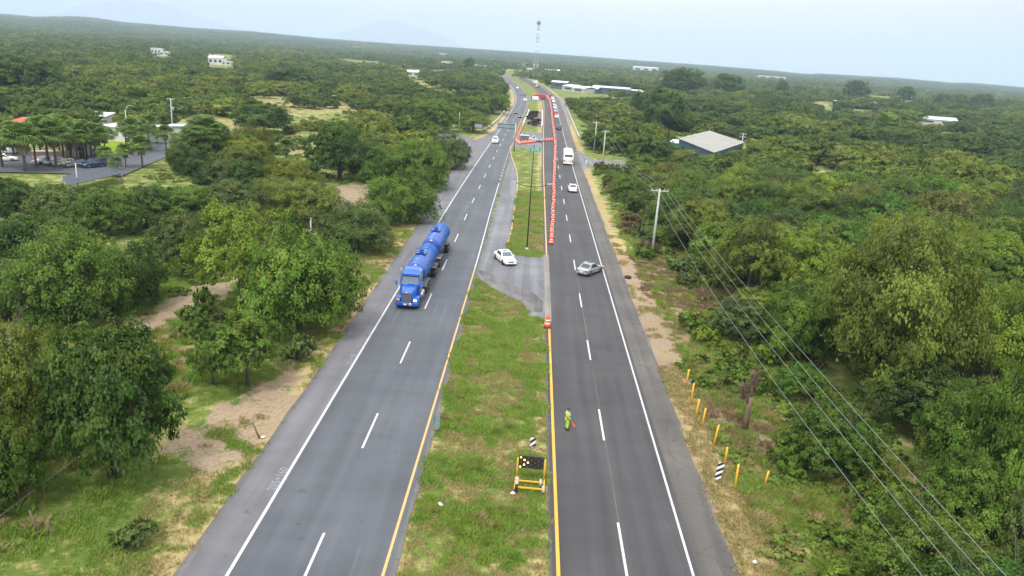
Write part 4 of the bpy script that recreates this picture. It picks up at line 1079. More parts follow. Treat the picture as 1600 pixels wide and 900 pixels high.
# undergrowth and grasses
PU = jitter(-200, 250, 26, 330, 2.6); PU = PU[wood_ok(PU) & in_view(PU, 60, 0, 1000, 0.5)]
far_c = np.hypot(PU[:, 0], PU[:, 1]); PU = PU[(vnoise(PU, 0.09, 2.0) > -0.25) & (rng.uniform(0, 1, len(PU)) < np.clip(150 / far_c, 0.25, 0.8))]
scatter('undergrowth', np.concatenate([PU, np.full((len(PU), 1), -0.3)], 1), rng.uniform(0.5, 1.5, len(PU)), rng.uniform(0, 6.28, len(PU)), shrub_src, zs=rng.uniform(0.6, 1.3, len(PU)))


PU = np.concatenate([jitter(15.8, 28, 30, 62, 0.9), jitter(15.6, 25, 60, 200, 1.5)]); PU = PU[in_view(PU, 60, 0, 1000, 0.5)]
nn_ = vnoise(PU, 0.13, 6.0); PU = PU[(nn_ > -0.12) & ((PU[:, 0] > 17.2) | (nn_ > 0.0)) & ~inside(PU, DIRT[3]) & ~inside(PU, poly_px([(1090, 640), (1150, 610), (1270, 660), (1280, 700), (1190, 715), (1120, 690)])) & ~((PU[:, 1] > 83) & (PU[:, 1] < 100) & (PU[:, 0] < 22)) & ~inside(PU, [(12, 186), (34, 192), (34, 210), (12, 228)])]
scatter('slope_shrubs', np.concatenate([PU, np.full((len(PU), 1), -0.5)], 1), rng.uniform(0.6, 1.25, len(PU)), rng.uniform(0, 6.28, len(PU)), shrub_src, zs=rng.uniform(0.7, 1.3, len(PU)))


PU = jitter(-420, 480, 190, 900, 6.5); PU = PU[wood_ok(PU) & in_view(PU, 40, 0, 1000, 0.5)]; PU = PU[clears(PU, np.full(len(PU), 2.0), np.full(len(PU), 2.0))]
scatter('distant_scrub', np.concatenate([PU, np.full((len(PU), 1), -0.4)], 1), rng.uniform(1.2, 2.6, len(PU)), rng.uniform(0, 6.28, len(PU)), shrub_src, zs=rng.uniform(0.6, 1.1, len(PU)))


def offroad(P, mrg=0.0):
    x, y = P[:, 0], P[:, 1]
    out_ = (x < Lp(y) - 0.35 - mrg) | (x > Rp(y) + 0.15 + mrg)
    md = (x > Lr(y) + 0.15) & (x < Rl(y) - 0.1)
    md &= ~inside(P, cross + [(-2.4, 103.2)] + bay + [(-5.6, 236), (-5.6, 100)]) & ~((y > 222) & (y < 268))
    return out_, md


# median and verge grass
PG = jitter(-5.8, 2.8, 28, 150, 0.30); o_, m_ = offroad(PG); PG = PG[m_]
nzg = vnoise(PG, 0.35, 1.0) + 0.5 * vnoise(PG, 1.1, 4.0)
bare_ = (PG[:, 1] > 72) & (PG[:, 1] < 90) & ((PG[:, 0] + 4) * 1.45 + (PG[:, 1] - 72) > 13.5)
gm = (nzg > -0.18 + 0.25 * smooth(1.0, 2.3, PG[:, 0]) + 0.2 * (PG[:, 1] < 58)) & ~bare_
lush = smooth(-0.1, 0.7, nzg[gm] + 0.35 * ((PG[gm][:, 1] > 58) & (PG[gm][:, 1] < 74)))
scatter('median_grass', np.concatenate([PG[gm], np.full((gm.sum(), 1), -0.02)], 1), 0.6 + 1.0 * lush, rng.uniform(0, 6.28, gm.sum()), grass_src)
gs = (nzg < 0.05) & ~bare_ & (rng.uniform(0, 1, len(PG)) < 0.45)
scatter('median_straw', np.concatenate([PG[gs], np.full((gs.sum(), 1), -0.02)], 1), rng.uniform(0.5, 1.0, gs.sum()), rng.uniform(0, 6.28, gs.sum()), straw_src)
wm = (nzg > 0.28) & ~bare_ & (PG[:, 0] < 1.6) & (rng.uniform(0, 1, len(PG)) < 0.16) & (PG[:, 1] < 92)
scatter('median_weeds', np.concatenate([PG[wm], np.full((wm.sum(), 1), -0.04)], 1), rng.uniform(0.35, 0.7, wm.sum()), rng.uniform(0, 6.28, wm.sum()), weed_src)
PV = np.concatenate([jitter(-42, -15.9, 30, 130, 0.42), jitter(12.3, 24, 30, 130, 0.38)]); o_, m_ = offroad(PV); PV = PV[o_ & in_view(PV, 30, 0, 940, 0)]
nzv = vnoise(PV, 0.28, 1.0) + 0.5 * vnoise(PV, 0.9, 4.0); dist_v = np.maximum(Lp(PV[:, 1]) - PV[:, 0], PV[:, 0] - Rp(PV[:, 1]))
ind = np.zeros(len(PV), bool)
for q in DIRT: ind |= inside(PV, q)
gm = (nzv > 0.15 - 0.35 * smooth(1, 4, dist_v)) & ~(ind & (nzv < 0.45)) & ~((PV[:, 0] > 0) & (dist_v < 2.2))
scatter('verge_grass', np.concatenate([PV[gm], np.full((gm.sum(), 1), -0.05)], 1), 0.6 + 0.8 * smooth(-0.1, 0.8, nzv[gm]), rng.uniform(0, 6.28, gm.sum()), grass_src)
gs = (dist_v < 4.5) & (rng.uniform(0, 1, len(PV)) < np.where(PV[:, 0] > 0, 0.75, 0.4)) & ~(ind & (nzv < 0.2)) & ((PV[:, 0] < 0) | (PV[:, 1] < 62) | (nzv > 0.2))
scatter('verge_straw', np.concatenate([PV[gs], np.full((gs.sum(), 1), -0.05)], 1), rng.uniform(0.6, 1.3, gs.sum()), rng.uniform(0, 6.28, gs.sum()), straw_src)
PW = np.concatenate([jitter(15.2, 27, 30, 62, 0.62), jitter(15.6, 21, 62, 150, 0.9), jitter(-40, -24, 30, 70, 1.0)]); PW = PW[in_view(PW, 30, 0, 960, 0)]
nw = vnoise(PW, 0.22, 8.0); PW = PW[(nw > -0.25)]; zw = np.where(PW[:, 0] > 0, -0.35, -0.08)
scatter('tall_weeds', np.concatenate([PW, zw[:, None]], 1), rng.uniform(0.4, 1.0, len(PW)), rng.uniform(0, 6.28, len(PW)), weed_src)

BR1 = poly_px([(1085, 610), (1150, 600), (1290, 655), (1300, 700), (1190, 720), (1120, 690)]); BR2 = poly_px([(985, 400), (1060, 395), (1150, 455), (1110, 490), (1010, 470)])
PB = jitter(13, 30, 40, 110, 0.55); PB = PB[(inside(PB, BR1) | inside(PB, BR2)) & (vnoise(PB, 0.4, 3.0) > -0.2)]
scatter('dry_brush', np.concatenate([PB, np.full((len(PB), 1), -0.35)], 1), rng.uniform(0.5, 1.1, len(PB)), rng.uniform(0, 6.28, len(PB)), brush_src)
# countable roadside shrubs
SHR = [(470, 562, 26, 522, 'low dark shrub under the broad feathery tree'), (212, 850, 34, 812, 'grey-green round shrub on the left verge near the fence post'),
       (395, 700, 0, 0, '')]
for px, py, hw, yt, lab in SHR[:2]:
    p = gp(px, py); d = pj(p[0], p[1], 0)[2]; put_tree('bush', int(px), p[0], p[1], hw * d / FOC, max(0.8, height_to(px, py, yt)), 1.0, GG, lab, 'shrub')
bp = []; LANDMARKS += [('yellow post farthest from the camera', 14.4, 60.4), ('tallest yellow post', 14.6, 44), ('fence stake on the left verge', -27, 38)]
for i in range(70):
    if i < 30: x, y = random.uniform(16.5, 20.5), random.uniform(100, 190)
    elif i < 55: x, y = random.uniform(17.5, 25), random.uniform(33, 98)
    else: x, y = random.uniform(-36, -26), random.uniform(34, 72)
    brown = (x > 0 and y > 100 and random.random() < 0.55)
    tint = (0.15, 0.115, 0.06) if brown else random.choice([OL, YG, GG, MD, BR])
    cn_ = 'brownish dry' if brown else {id(OL): 'olive', id(YG): 'yellow-green', id(GG): 'grey-green', id(MD): 'mid green', id(BR): 'bright green'}[id(tint)]
    lab = f'{cn_} shrub on the right verge near the power poles' if i < 30 else f'{cn_} shrub on the slope behind the yellow posts, ' + ('closer' if y < 60 else 'farther') + ' half' if i < 55 else f'{cn_} shrub on the rough grass of the left verge'
    glab = lab.replace('shrub', 'shrubs'); lab = near_label(f'{cn_} shrub', x, y)[2]
    put_tree('bush', i, x, y, random.uniform(1.0, 2.2), random.uniform(1.1, 2.4), random.uniform(0, 6), tint, lab, 'shrub', group=glab)


# palms
def palm_proto(seed, th, cr, skirt):
    r = random.Random(seed); t = MB(); t.tube([(0, 0, -.3), (0.03, 0, th * .5), (0, 0.02, th)], [0.19, 0.15, 0.13], 8)
    V, F, T = [], [], []
    for i in range(46):
        el = r.uniform(-0.45, 1.3); a = i * 2.399 + r.uniform(-.2, .2); d = Vector((cos(a) * cos(el), sin(a) * cos(el), sin(el)))
        p0 = Vector((0, 0, th)); p1 = p0 + d * cr * 0.5; side = d.cross(Vector((0, 0, 1))).normalized() if abs(d.z) < .98 else Vector((1, 0, 0)); up = side.cross(d)
        tone = (r.uniform(.25, .75), max(0, r.gauss(-.1, .25)), 0)
        k = len(V); V += [p0 - side * .02, p0 + side * .02, p1 + side * .02, p1 - side * .02]; F.append((k, k + 1, k + 2, k + 3)); T += [tone] * 4
        for j in range(11):
            b_ = (j - 5) / 5 * 1.25; dd_ = (d * cos(b_) + side * sin(b_)).normalized(); ln = cr * 0.62 * r.uniform(.85, 1.1); w_ = cr * 0.06
            m_ = p1 + dd_ * ln * .55 + up * 0.05; e_ = p1 + dd_ * ln - Vector((0, 0, ln * .28)); sd_ = dd_.cross(up).normalized() * w_
            k = len(V); V += [p1, m_ - sd_, e_, m_ + sd_]; F.append((k, k + 1, k + 2, k + 3)); T += [tone] * 4
    cm = np_mesh('fronds', [tuple(v) for v in V], F, M['palmleaf'], {'tone': np.array(T)})
    sk = MB()
    if skirt:
        for i in range(60):
            a = i * 2.399; z0 = th - r.uniform(0, skirt); w_ = 0.22
            top = Vector((cos(a) * .2, sin(a) * .2, z0)); bot = Vector((cos(a) * r.uniform(.5, 1.0), sin(a) * r.uniform(.5, 1.0), z0 - r.uniform(.8, 1.5))); s_ = Vector((-sin(a), cos(a), 0)) * w_
            sk.add([top, (top + bot) / 2 - s_, bot, (top + bot) / 2 + s_], [(0, 1, 2, 3)])
    return t.mesh('trunk', M['palmbark']), cm, (sk.mesh('dead_frond_skirt', M['skirt']) if skirt else None), th


PALM = [palm_proto(1, 4.6, 2.5, 0.8), palm_proto(2, 5.4, 2.5, 0.0), palm_proto(3, 3.6, 2.2, 0.5), palm_proto(4, 6.2, 2.6, 3.8)]


def put_palm(i, x, y, H, label, group=None, wide=1.0):
    t, c_, s_, th = PALM[i]; e = empty('fan_palm', (x, y, -0.1), random.uniform(0, 6), label, 'palm', group); k = H / (th + 1.2); e.scale = (k * wide, k * wide, k)
    for nm, me in (('trunk', t), ('fronds', c_), ('dead_frond_skirt', s_)):
        if me:
            o = bpy.data.objects.new(nm, me); C.objects.link(o); o.parent = e; o.color = (1, 1, 1, 0)


ORD = ['first', 'second', 'third', 'fourth', 'fifth', 'sixth', 'seventh', 'eighth', 'ninth', 'tenth', 'eleventh', 'twelfth', 'thirteenth', 'fourteenth', 'fifteenth', 'sixteenth', 'seventeenth']
palms = []   # px of the base, px y of the top
for px, py, yt in ((4, 262, 200), (40, 268, 198), (57, 262, 196), (76, 258, 190), (88, 262, 194), (100, 250, 188), (112, 252, 192), (122, 256, 196), (130, 250, 194), (136, 246, 198), (143, 248, 196), (150, 250, 198), (158, 246, 200), (165, 242, 202), (22, 244, 196), (64, 244, 188), (94, 240, 186)):
    palms.append((px, py, yt, 'fan palm behind the parked cars', 'palms along the car park'))
for px, py, yt in ((197, 232, 192), (210, 238, 190), (220, 232, 190), (233, 224, 184), (260, 236, 200), (246, 226, 203)):
    palms.append((px, py, yt, 'slender fan palm before the white flat-roofed house', 'palms before the white house'))
for px, py, yt in ((166, 268, 232), (197, 262, 228), (223, 262, 218), (182, 276, 248)):
    palms.append((px, py, yt, 'short fan palm by the driveway right of the parked cars', 'short palms by the driveway'))
for px, py, yt in ((385, 262, 214), (372, 255, 222), (448, 258, 222)):
    palms.append((px, py, yt, 'fan palm in the left wood right of the shaggy palm', 'fan palms in the left wood'))
for px, py, yt in ((1378, 230, 182), (1437, 205, 180)):
    palms.append((px, py, yt, 'brown-skirted palm rising from the far right wood', 'palms in the far right wood'))
palms.sort(key=lambda q: (q[4], q[0])); cnt_ = {}
for i, (px, py, yt, lab, grp) in enumerate(palms):
    cnt_[grp] = cnt_.get(grp, -1) + 1; lab = ORD[cnt_[grp]] + ' from the left, ' + lab
    p = gp(px, py); put_palm(random.choice([0, 1, 2, 0]), p[0], p[1], height_to(px, py, yt), lab, grp)
for px, py, yt, lab in ((322, 270, 190, 'tallest shaggy palm with a thick skirt of dead fronds, left wood'), (303, 268, 204, 'shaggy palm touching the left side of the tallest one'), (342, 268, 200, 'shaggy palm touching the right side of the tallest one'), (285, 262, 212, 'lower palm left of the shaggy palms')):
    p = gp(px, py); put_palm(3, p[0], p[1], height_to(px, py, yt), lab, None, 1.1)

# lopped tree stump on the slope, dead brush, tyre, litter
p = gp(1163, 672); st = empty('lopped_tree', (p[0], p[1], -0.4), 0, 'lopped brown tree stump with cut branch stubs behind the yellow posts', 'tree stump')
hs = height_to(1163, 672, 575)
mb = MB(); mb.tube([(0, 0, 0), (0.02, 0, hs * .4), (0.05, 0, hs * .62)], [0.27, 0.2, 0.16], 9); mb.build('trunk', M['deadwood'], st)
for dx, dz in ((0.12, hs), (-0.55, hs * .80)):
    mb = MB(); mb.tube([(0.05, 0, hs * .5), (dx * .7, 0.05, (dz + hs * .5) / 2), (dx, 0, dz)], [0.15, 0.12, 0.10], 8); br_ = mb.build('limb', M['deadwood'], st)
    mb = MB(); r = random.Random(3)
    for _ in range(150):
        a = r.uniform(0, 6.28); z0 = dz - r.uniform(-.1, 1.1); l_ = r.uniform(.2, .6); mb.tube([(dx, 0, z0), (dx + cos(a) * l_, sin(a) * l_, z0 + r.uniform(-.15, .3))], [0.03, 0.012], 3, cap=False)
    mb.build('twigs', M['deadwood'], br_)
mb = MB(); r = random.Random(5)
for _ in range(420):
    q = gp(r.uniform(1075, 1250), r.uniform(625, 725), -.3) if r.random() < .5 else gp(r.uniform(990, 1130), r.uniform(405, 470), -.2)
    a = r.uniform(0, 3.14); l_ = r.uniform(.4, 1.3); mb.tube([(q[0], q[1], q[2]), (q[0] + cos(a) * l_, q[1] + sin(a) * l_, q[2] + r.uniform(.05, .6))], [0.03, 0.012], 3, cap=False)
tag(mb.build('cut_brush', M['deadwood']), kind='stuff')
for (px, py, px2, py2, lab) in ((994, 410, 1020, 414, 'pale fallen log lying beside the foot of the nearest power pole'), (1245, 672, 1250, 690, 'crooked pale dead branch standing right of the lopped stump')):
    a, c_ = gp(px, py), gp(px2, py2); mb = MB(); mb.tube([(0, 0, 0.1), ((c_[0] - a[0]) * .5, (c_[1] - a[1]) * .5, .35), (c_[0] - a[0], c_[1] - a[1], .15)], [0.13, .11, .06], 7)
    tag(mb.build('fallen_log', M['deadwood'], loc=(a[0], a[1], -.05)), lab, 'log')
p = gp(981, 434); mb = MB(); mb.lathe([(0.2, 0), (.38, 0), (.46, .06), (.46, .16), (.38, .22), (.2, .22), (.2, 0)], 18)
tag(mb.build('old_tyre', M['rubber'], loc=(p[0], p[1], 0)), 'black scrap tyre lying on the right shoulder beside the silver car', 'tyre')
for px, py, lab in ((738, 829, 'white litter bag on the median near the bottom of the photo'), (801, 772, 'small white scrap of litter left of the arrow board wheels'), (411, 684, 'white broken marker stone on the left verge'), (1179, 880, 'white litter scrap on the right verge near the bottom'), (688, 790, 'tiny white scrap on the median near the left yellow line')):
    p = gp(px, py); mb = MB(); r = random.Random(px); prof = [(0.02, 0), (.16, .02), (.19, .08), (.12, .17), (.03, .2)]; mb.lathe(prof, 7)
    o = mb.build('litter', M['litter'], loc=(p[0], p[1], 0.02), rz=r.uniform(0, 3)); o.scale = (r.uniform(.7, 1.2), r.uniform(.4, .8), r.uniform(.5, .9)); tag(o, lab, 'litter')


# ------------------------------------------------------------------ vehicles (built facing +Y)
def wheel_pair(parent, y, hw, r, wdt=0.2, dual=False):
    for s in (-1, 1):
        mb = MB(); mb.lathe([(r * .55, -wdt / 2), (r * .93, -wdt / 2), (r, -wdt / 2 + .03), (r, wdt / 2 - .03), (r * .93, wdt / 2), (r * .55, wdt / 2)], 20, axis='X')
        wh = mb.build('wheel', M['rubber'], parent, (s * (hw - wdt / 2), y, r))
        mb = MB(); o_ = s * (wdt / 2 + 0.004); mb.lathe([(0.03, o_ - s * .02), (r * .3, o_ - s * .01), (r * .58, o_), (r * .58, o_ - s * .04)], 14, axis='X'); mb.build('rim', M['rim'], wh)


def quad_on(mb, a, b_, c_, d_, u0, u1, v0, v1, offs=0.012, mi=0):
    """pane on the face a(bottom-left) b(bottom-right) c(top-right) d(top-left)"""
    a, b_, c_, d_ = map(Vector, (a, b_, c_, d_)); nrm = (b_ - a).cross(d_ - a).normalized() * offs
    P = lambda u, v: (a.lerp(b_, u)).lerp(d_.lerp(c_, u), v)
    f4 = [P(u0, v0), P(u1, v0), P(u1, v1), P(u0, v1)]
    mb.hexa([p - nrm * .8 for p in f4], [p + nrm for p in f4], mi)


def make_car(name, paint, L_=4.6, W_=1.76, H_=1.45, style='sedan', lit=False):
    root = empty(name); hw = W_ / 2; hl = L_ / 2; belt = H_ * 0.63; hood = H_ * 0.60; trunk = H_ * 0.64
    if style == 'sedan': st = [(-hl, .84, .50 * H_), (-hl + .10, .93, trunk * .95), (-hl + .55, .98, trunk), (-hl + 1.0, 1, belt), (0, 1, belt), (hl - 1.35, 1, belt * .98), (hl - .8, .98, hood * .97), (hl - .25, .92, hood * .84), (hl - .05, .86, hood * .68), (hl, .80, hood * .55)]
    elif style == 'suv': st = [(-hl, .92, belt * .95), (-hl + .06, .98, belt), (0, 1, belt), (hl - 1.25, 1, belt), (hl - .7, .98, belt * .96), (hl - .12, .93, belt * .86), (hl, .86, belt * .6)]
    else: st = [(-hl, .94, belt * .92), (-hl + .05, .98, belt * .97), (0, 1, belt), (hl - 1.5, 1, belt), (hl - .8, .98, belt * .95), (hl - .1, .93, belt * .82), (hl, .86, belt * .6)]
    rings = []
    for (y, kw, zt) in st:
        w_ = hw * kw; zb = .22 if abs(y) < hl - .3 else .30
        rings.append([(-w_ * .96, y, zb), (-w_, y, zb + .14), (-w_, y, zt - .16), (-w_ * .95, y, zt - .04), (-w_ * .72, y, zt + .01), (0, y, zt + .03), (w_ * .72, y, zt + .01), (w_ * .95, y, zt - .04), (w_, y, zt - .16), (w_, y, zb + .14), (w_ * .96, y, zb)])
    mb = MB(); mb.loft(rings); body = mb.build('body', paint, root)
    # cabin
    if style == 'sedan': ya, yb, yc, yd = hl - 1.35, hl - 2.0, -hl + 1.35, -hl + .62
    elif style == 'suv': ya, yb, yc, yd = hl - 1.15, hl - 1.75, -hl + .35, -hl + .08
    else: ya, yb, yc, yd = hl - 1.5, hl - 2.15, hl - 3.0, hl - 3.2
    wb, wr, zb, zr = hw * .93, hw * .72, belt - .05, H_
    B4 = [(-wb, yd, zb), (wb, yd, zb), (wb, ya, zb), (-wb, ya, zb)]; T4 = [(-wr, yc, zr - .03), (wr, yc, zr - .03), (wr, yb, zr - .04), (-wr, yb, zr - .04)]
    ym = (yb + yc) / 2
    mb = MB(); mb.loft([[(-wb, yd, zb), (-wr * 1.02, (yd + yc) / 2 - (.0), (zb + zr) / 2 + .03), (0, (yd + yc) / 2, (zb + zr) / 2 + .05), (wr * 1.02, (yd + yc) / 2, (zb + zr) / 2 + .03), (wb, yd, zb)]][:0] or [
        [(-wb, yd, zb), (-wb, yd, zb + .01), (wb, yd, zb + .01), (wb, yd, zb)],
        [(-wb, yc, zb), (-wr, yc, zr - .05), (wr, yc, zr - .05), (wb, yc, zb)],
        [(-wb, ym, zb), (-wr, ym, zr), (wr, ym, zr), (wb, ym, zb)],
        [(-wb, yb, zb), (-wr, yb, zr - .05), (wr, yb, zr - .05), (wb, yb, zb)],
        [(-wb, ya, zb), (-wb, ya, zb + .01), (wb, ya, zb + .01), (wb, ya, zb)]], smooth=False)
    cabin = mb.build('cabin', paint, root, bevel=0.05)
    a = .02
    mb = MB(); quad_on(mb, (-wb, ya, zb), (wb, ya, zb), (wr, yb, zr - .05), (-wr, yb, zr - .05), .07, .93, .12, .93, -0.02)
    mb.build('windshield', M['screen'], root)
    mb = MB(); quad_on(mb, (wb, yd, zb), (-wb, yd, zb), (-wr, yc, zr - .05), (wr, yc, zr - .05), .09, .91, .18, .90, -0.02); mb.build('rear_window', M['glass'], root)
    for s in (-1, 1):
        A = (s * wb, yc if style != 'pickup' else yc, zb); Bq = (s * wb, yb, zb); Cq = (s * wr, yb, zr - .05); D = (s * wr, yc, zr - .05)
        for u0, u1 in (((.03, .47), (.53, .99)) if style != 'pickup' else ((.05, .95),)):
            mb = MB(); quad_on(mb, A, Bq, Cq, D, u0, u1, .16, .86, 0.014 * (1 if s > 0 else -1)); mb.build('side_window', M['glass'], root)
        if style != 'pickup':     # quarter panes that follow the sloping pillars
            mb = MB(); p1, p2, p3 = Vector((s * wb, yb + .02, zb + .08)), Vector((s * wb, ya - .18, zb + .08)), Vector((s * (wr * .98), yb + .02, zr - .16)); o_ = Vector((s * .012, 0, 0.006))
            mb.add([p1 - o_, p2 - o_, p3 - o_, p1 + o_, p2 + o_, p3 + o_], [(0, 1, 2), (3, 4, 5), (0, 1, 4, 3), (1, 2, 5, 4), (2, 0, 3, 5)]); mb.build('quarter_window', M['glass'], root)
        mb = MB(); mb.box((s * (hw + .07), ya - .25, belt + .06), (.16, .10, .13)); mb.build('mirror', paint, root, bevel=.03)
        mb = MB(); mb.box((s * hw * .70, hl - .07 if style == 'sedan' else hl - .05, hood * .72), (.36, .14, .13)); mb.build('headlight', M['headlit'] if lit else M['lampglass'], root, bevel=.03)
        mb = MB(); mb.box((s * hw * .74, -hl + .05, belt * .80), (.30, .12, .16)); mb.build('taillight', M['redlens'], root, bevel=.02)
        for hy in (-.35, .55):
            mb = MB(); mb.box((s * (hw + .005), hy, belt - .12), (.03, .16, .03)); mb.build('door_handle', M['chrome'], root)
        for yy in (hl - .88, -hl + .92):      # dark wheel arches
            mb = MB(); mb.lathe([(.05, -.02), (.36, -.02), (.36, .02), (.05, .02)], 18, axis='X', c=(s * (hw * .985), yy, .34)); mb.build('wheel_arch', M['black'], root)
    mb = MB(); mb.box((0, hl - .01, .56), (W_ * .42, .08, .14)); mb.build('grille', M['black'], root)
    mb = MB(); mb.box((0, hl + .01, .36), (W_ * .86, .10, .14)); mb.build('bumper', paint, root, bevel=.03)
    mb = MB(); mb.box((0, -hl - .01, .42), (W_ * .88, .10, .20)); mb.build('bumper', paint, root, bevel=.03)
    mb = MB(); mb.box((0, -hl - .035, .60), (.42, .03, .14)); mb.build('number_plate', M['plate'], root)
    if style == 'sedan' and not lit:
        mb = MB(); mb.box((0, ym + .1, zr + .004), (W_ * .42, .5, .012)); mb.build('sunroof', M['glass'], root)
    if style == 'pickup':
        mb = MB(); mb.box((0, (-hl + yd) / 2 + .05, belt - .02), (W_ * .78, abs(yd + hl) - .35, .06)); mb.build('cargo_bed', M['black'], root)
    wheel_pair(root, hl - .88, hw + .012, .33); wheel_pair(root, -hl + .92, hw + .012, .33)
    return root


def place(o, x, y, rz, label, cat='car', group=None, z=0.012):
    o.location = (x, y, z); o.rotation_euler.z = rz; return tag(o, label, cat, group)


QG = 'cars queueing on the right carriageway'; LG = 'cars on the left carriageway'; PG_ = 'cars in the car park'
sed_w = make_car('sedan_car', M['white']); place(sed_w, -2.5, 96.2, radians(180 + 22), 'white sedan with sunroof crossing the median gap towards the camera')
sed_s = make_car('sedan_car', M['silver'], 4.3, 1.72, 1.42); place(sed_s, 8.35, 93.6, radians(-34), 'silver sedan turned across the right lanes, leaving towards the verge')
c_ = copy_tree(sed_w); place(c_, 8.7, 154.5, radians(0), 'white sedan driving away behind the bus on the right carriageway')
suv_w = make_car('suv_car', M['white'], 4.5, 1.85, 1.75, 'suv', True); place(suv_w, -11.0, 230, radians(180), 'white car with dark grille coming down the left carriageway before the side road', group=None)
sed_k = make_car('sedan_car', M['black_car'], lit=True); place(sed_k, -8.2, 349, radians(180), 'dark car in the left carriageway beyond the grey overhead sign, left of the pair', group=LG)
c_ = copy_tree(sed_k); place(c_, -5.9, 329, radians(180), 'dark car in the left carriageway beyond the grey overhead sign, right of the pair', group=LG)
sed_w2 = make_car('sedan_car', M['white'], lit=True)
place(sed_w2, -6.0, 449, radians(180), 'white car on the left carriageway level with the red truck', group=LG)
for x, y, src, lab in ((-9.8, 505, sed_k, 'dark car on the left carriageway, lower left of the three at the bend'), (-7.1, 510, sed_k, 'dark car on the left carriageway beside the inner edge at the bend'), (-14.4, 600, sed_w2, 'white car highest on the bend of the left carriageway'), (-13.0, 560, sed_k, 'dark car just below the white one on the far bend'), (-23.2, 660, sed_k, 'dark car at the outer edge of the far bend')):
    c_ = copy_tree(src); place(c_, x, y, radians(180 + 5), lab, group=LG)
suv_n = make_car('suv_car', M['navy'], 4.5, 1.85, 1.7, 'suv'); sed_b = make_car('sedan_car', M['blue_car'])
suv_r = make_car('suv_car', M['red_car'], 4.4, 1.8, 1.6, 'suv')
place(suv_n, 9.3, 287, 0, 'dark blue car alone behind the queue on the right carriageway', group=QG)
for k_, (x, y, src, lab) in enumerate(((9.6, 340, sed_w2, 'white car at the tail of the queue on the right carriageway'), (9.7, 358, suv_r, 'reddish car second in the queue from its tail'), (9.8, 376, sed_b, 'pale blue car in the middle of the queue'), (10.1, 399, suv_w, 'white car with dark rear window ahead of the pale blue one'),
                                   (10.2, 424, sed_b, 'pale blue car ahead of the white one with dark window'), (10.3, 452, suv_w, 'white car near the head of the queue'), (10.3, 484, suv_w, 'whitish car at the bend of the barrier line'), (10.0, 510, suv_n, 'dark car at the head of the queue where the barriers turn'))):
    if src is suv_r: o_ = src
    elif src is sed_b and k_ == 2: o_ = src
    else: o_ = copy_tree(src)
    place(o_, x, y, 0, lab, group=QG)
c_ = copy_tree(suv_w); place(c_, 0.2, 652, radians(12), 'white car leading two others up the far right carriageway')
c_ = copy_tree(suv_n); place(c_, 1.4, 636, radians(12), 'dark car last of the three up the far right carriageway')
# car park
for px, py, src, rz, lab in ((70, 256, 'w', 155, 'white sedan parked behind the palm trunk, first of the parked row'), (88, 257, 'b', 150, 'pale blue sedan parked second in the row'), (104, 259, 'y', 150, 'beige sedan parked in the middle of the row'), (122, 261, 'g', 148, 'dark grey sedan parked between the beige one and the jeep-like car'),
                             (6, 252, 'w', -60, 'white car parked at the left edge of the photo, nearer one'), (14, 240, 'v', -60, 'white van-like car parked at the left edge of the photo, farther one')):
    p = gp(px, py)
    if src == 'w': o_ = copy_tree(sed_w)
    elif src == 'b': o_ = copy_tree(sed_b)
    elif src == 'v': o_ = copy_tree(suv_w); o_.scale = (1.1, 1.2, 1.15)
    elif src == 'y': o_ = make_car('sedan_car', M['beige'])
    else: o_ = make_car('sedan_car', M['grey_car'])
    place(o_, p[0], p[1], radians(rz), lab, group=PG_)
p = gp(147, 262); place(make_car('offroad_car', M['navy'], 4.3, 1.9, 1.85, 'suv'), p[0], p[1], radians(148), 'dark blue boxy off-road car parked last in the row', group=PG_)
p = gp(834, 222); place(make_car('pickup_truck', M['blue_car'], 5.3, 1.9, 1.75, 'pickup'), p[0], p[1] + 1, radians(88), 'pale blue pickup standing behind the orange barrier across the median', 'pickup')


# bus, rear towards the camera
bus = empty('bus', (9.25, 197, 0.012), radians(-1), 'white coach driving away on the right carriageway beside the barrels', 'bus')
mb = MB(); hl = 5.2
rings = [[(-1.22, y, .35), (-1.25, y, 1.2), (-1.22, y, 2.75 + dz), (-1.0, y, 3.12 + dz), (0, y, 3.22 + dz), (1.0, y, 3.12 + dz), (1.22, y, 2.75 + dz), (1.25, y, 1.2), (1.22, y, .35)] for y, dz in ((-hl, -.12), (-hl + .2, 0), (0, 0), (hl - .5, 0), (hl, -.2))]
mb.loft(rings); mb.build('body', M['white'], bus, bevel=0)
mb = MB(); mb.box((0, -hl - .01, 2.35), (1.9, .05, .55)); mb.build('rear_window', M['screen'], bus)
for s in (-1, 1):
    for k_ in range(5):
        mb = MB(); mb.box((s * 1.235, -hl + 1.3 + k_ * 1.85, 2.2), (.04, 1.65, .72)); mb.build('side_window', M['glass'], bus)
    mb = MB(); mb.box((s * 1.0, -hl - .02, 1.1), (.24, .05, .4)); mb.build('taillight', M['redlens'], bus)
mb = MB(); mb.box((0, -hl - .05, .5), (2.4, .14, .28)); mb.build('bumper', M['white'], bus, bevel=.03)
mb = MB(); mb.box((0, -hl + 2.2, 3.3), (1.5, 1.6, .2)); mb.box((0, 1.8, 3.3), (1.5, 1.8, .2)); mb.build('roof_unit', M['white'], bus, bevel=.05)
mb = MB(); mb.box((0, -hl - .03, .85), (.5, .03, .16)); mb.build('number_plate', M['plate'], bus)
mb = MB(); mb.box((0, hl + .0, 2.2), (2.1, .05, 1.1)); mb.build('windshield', M['screen'], bus)
wheel_pair(bus, hl - 2.2, 1.26, .5, .3); wheel_pair(bus, -hl + 2.6, 1.26, .5, .3)

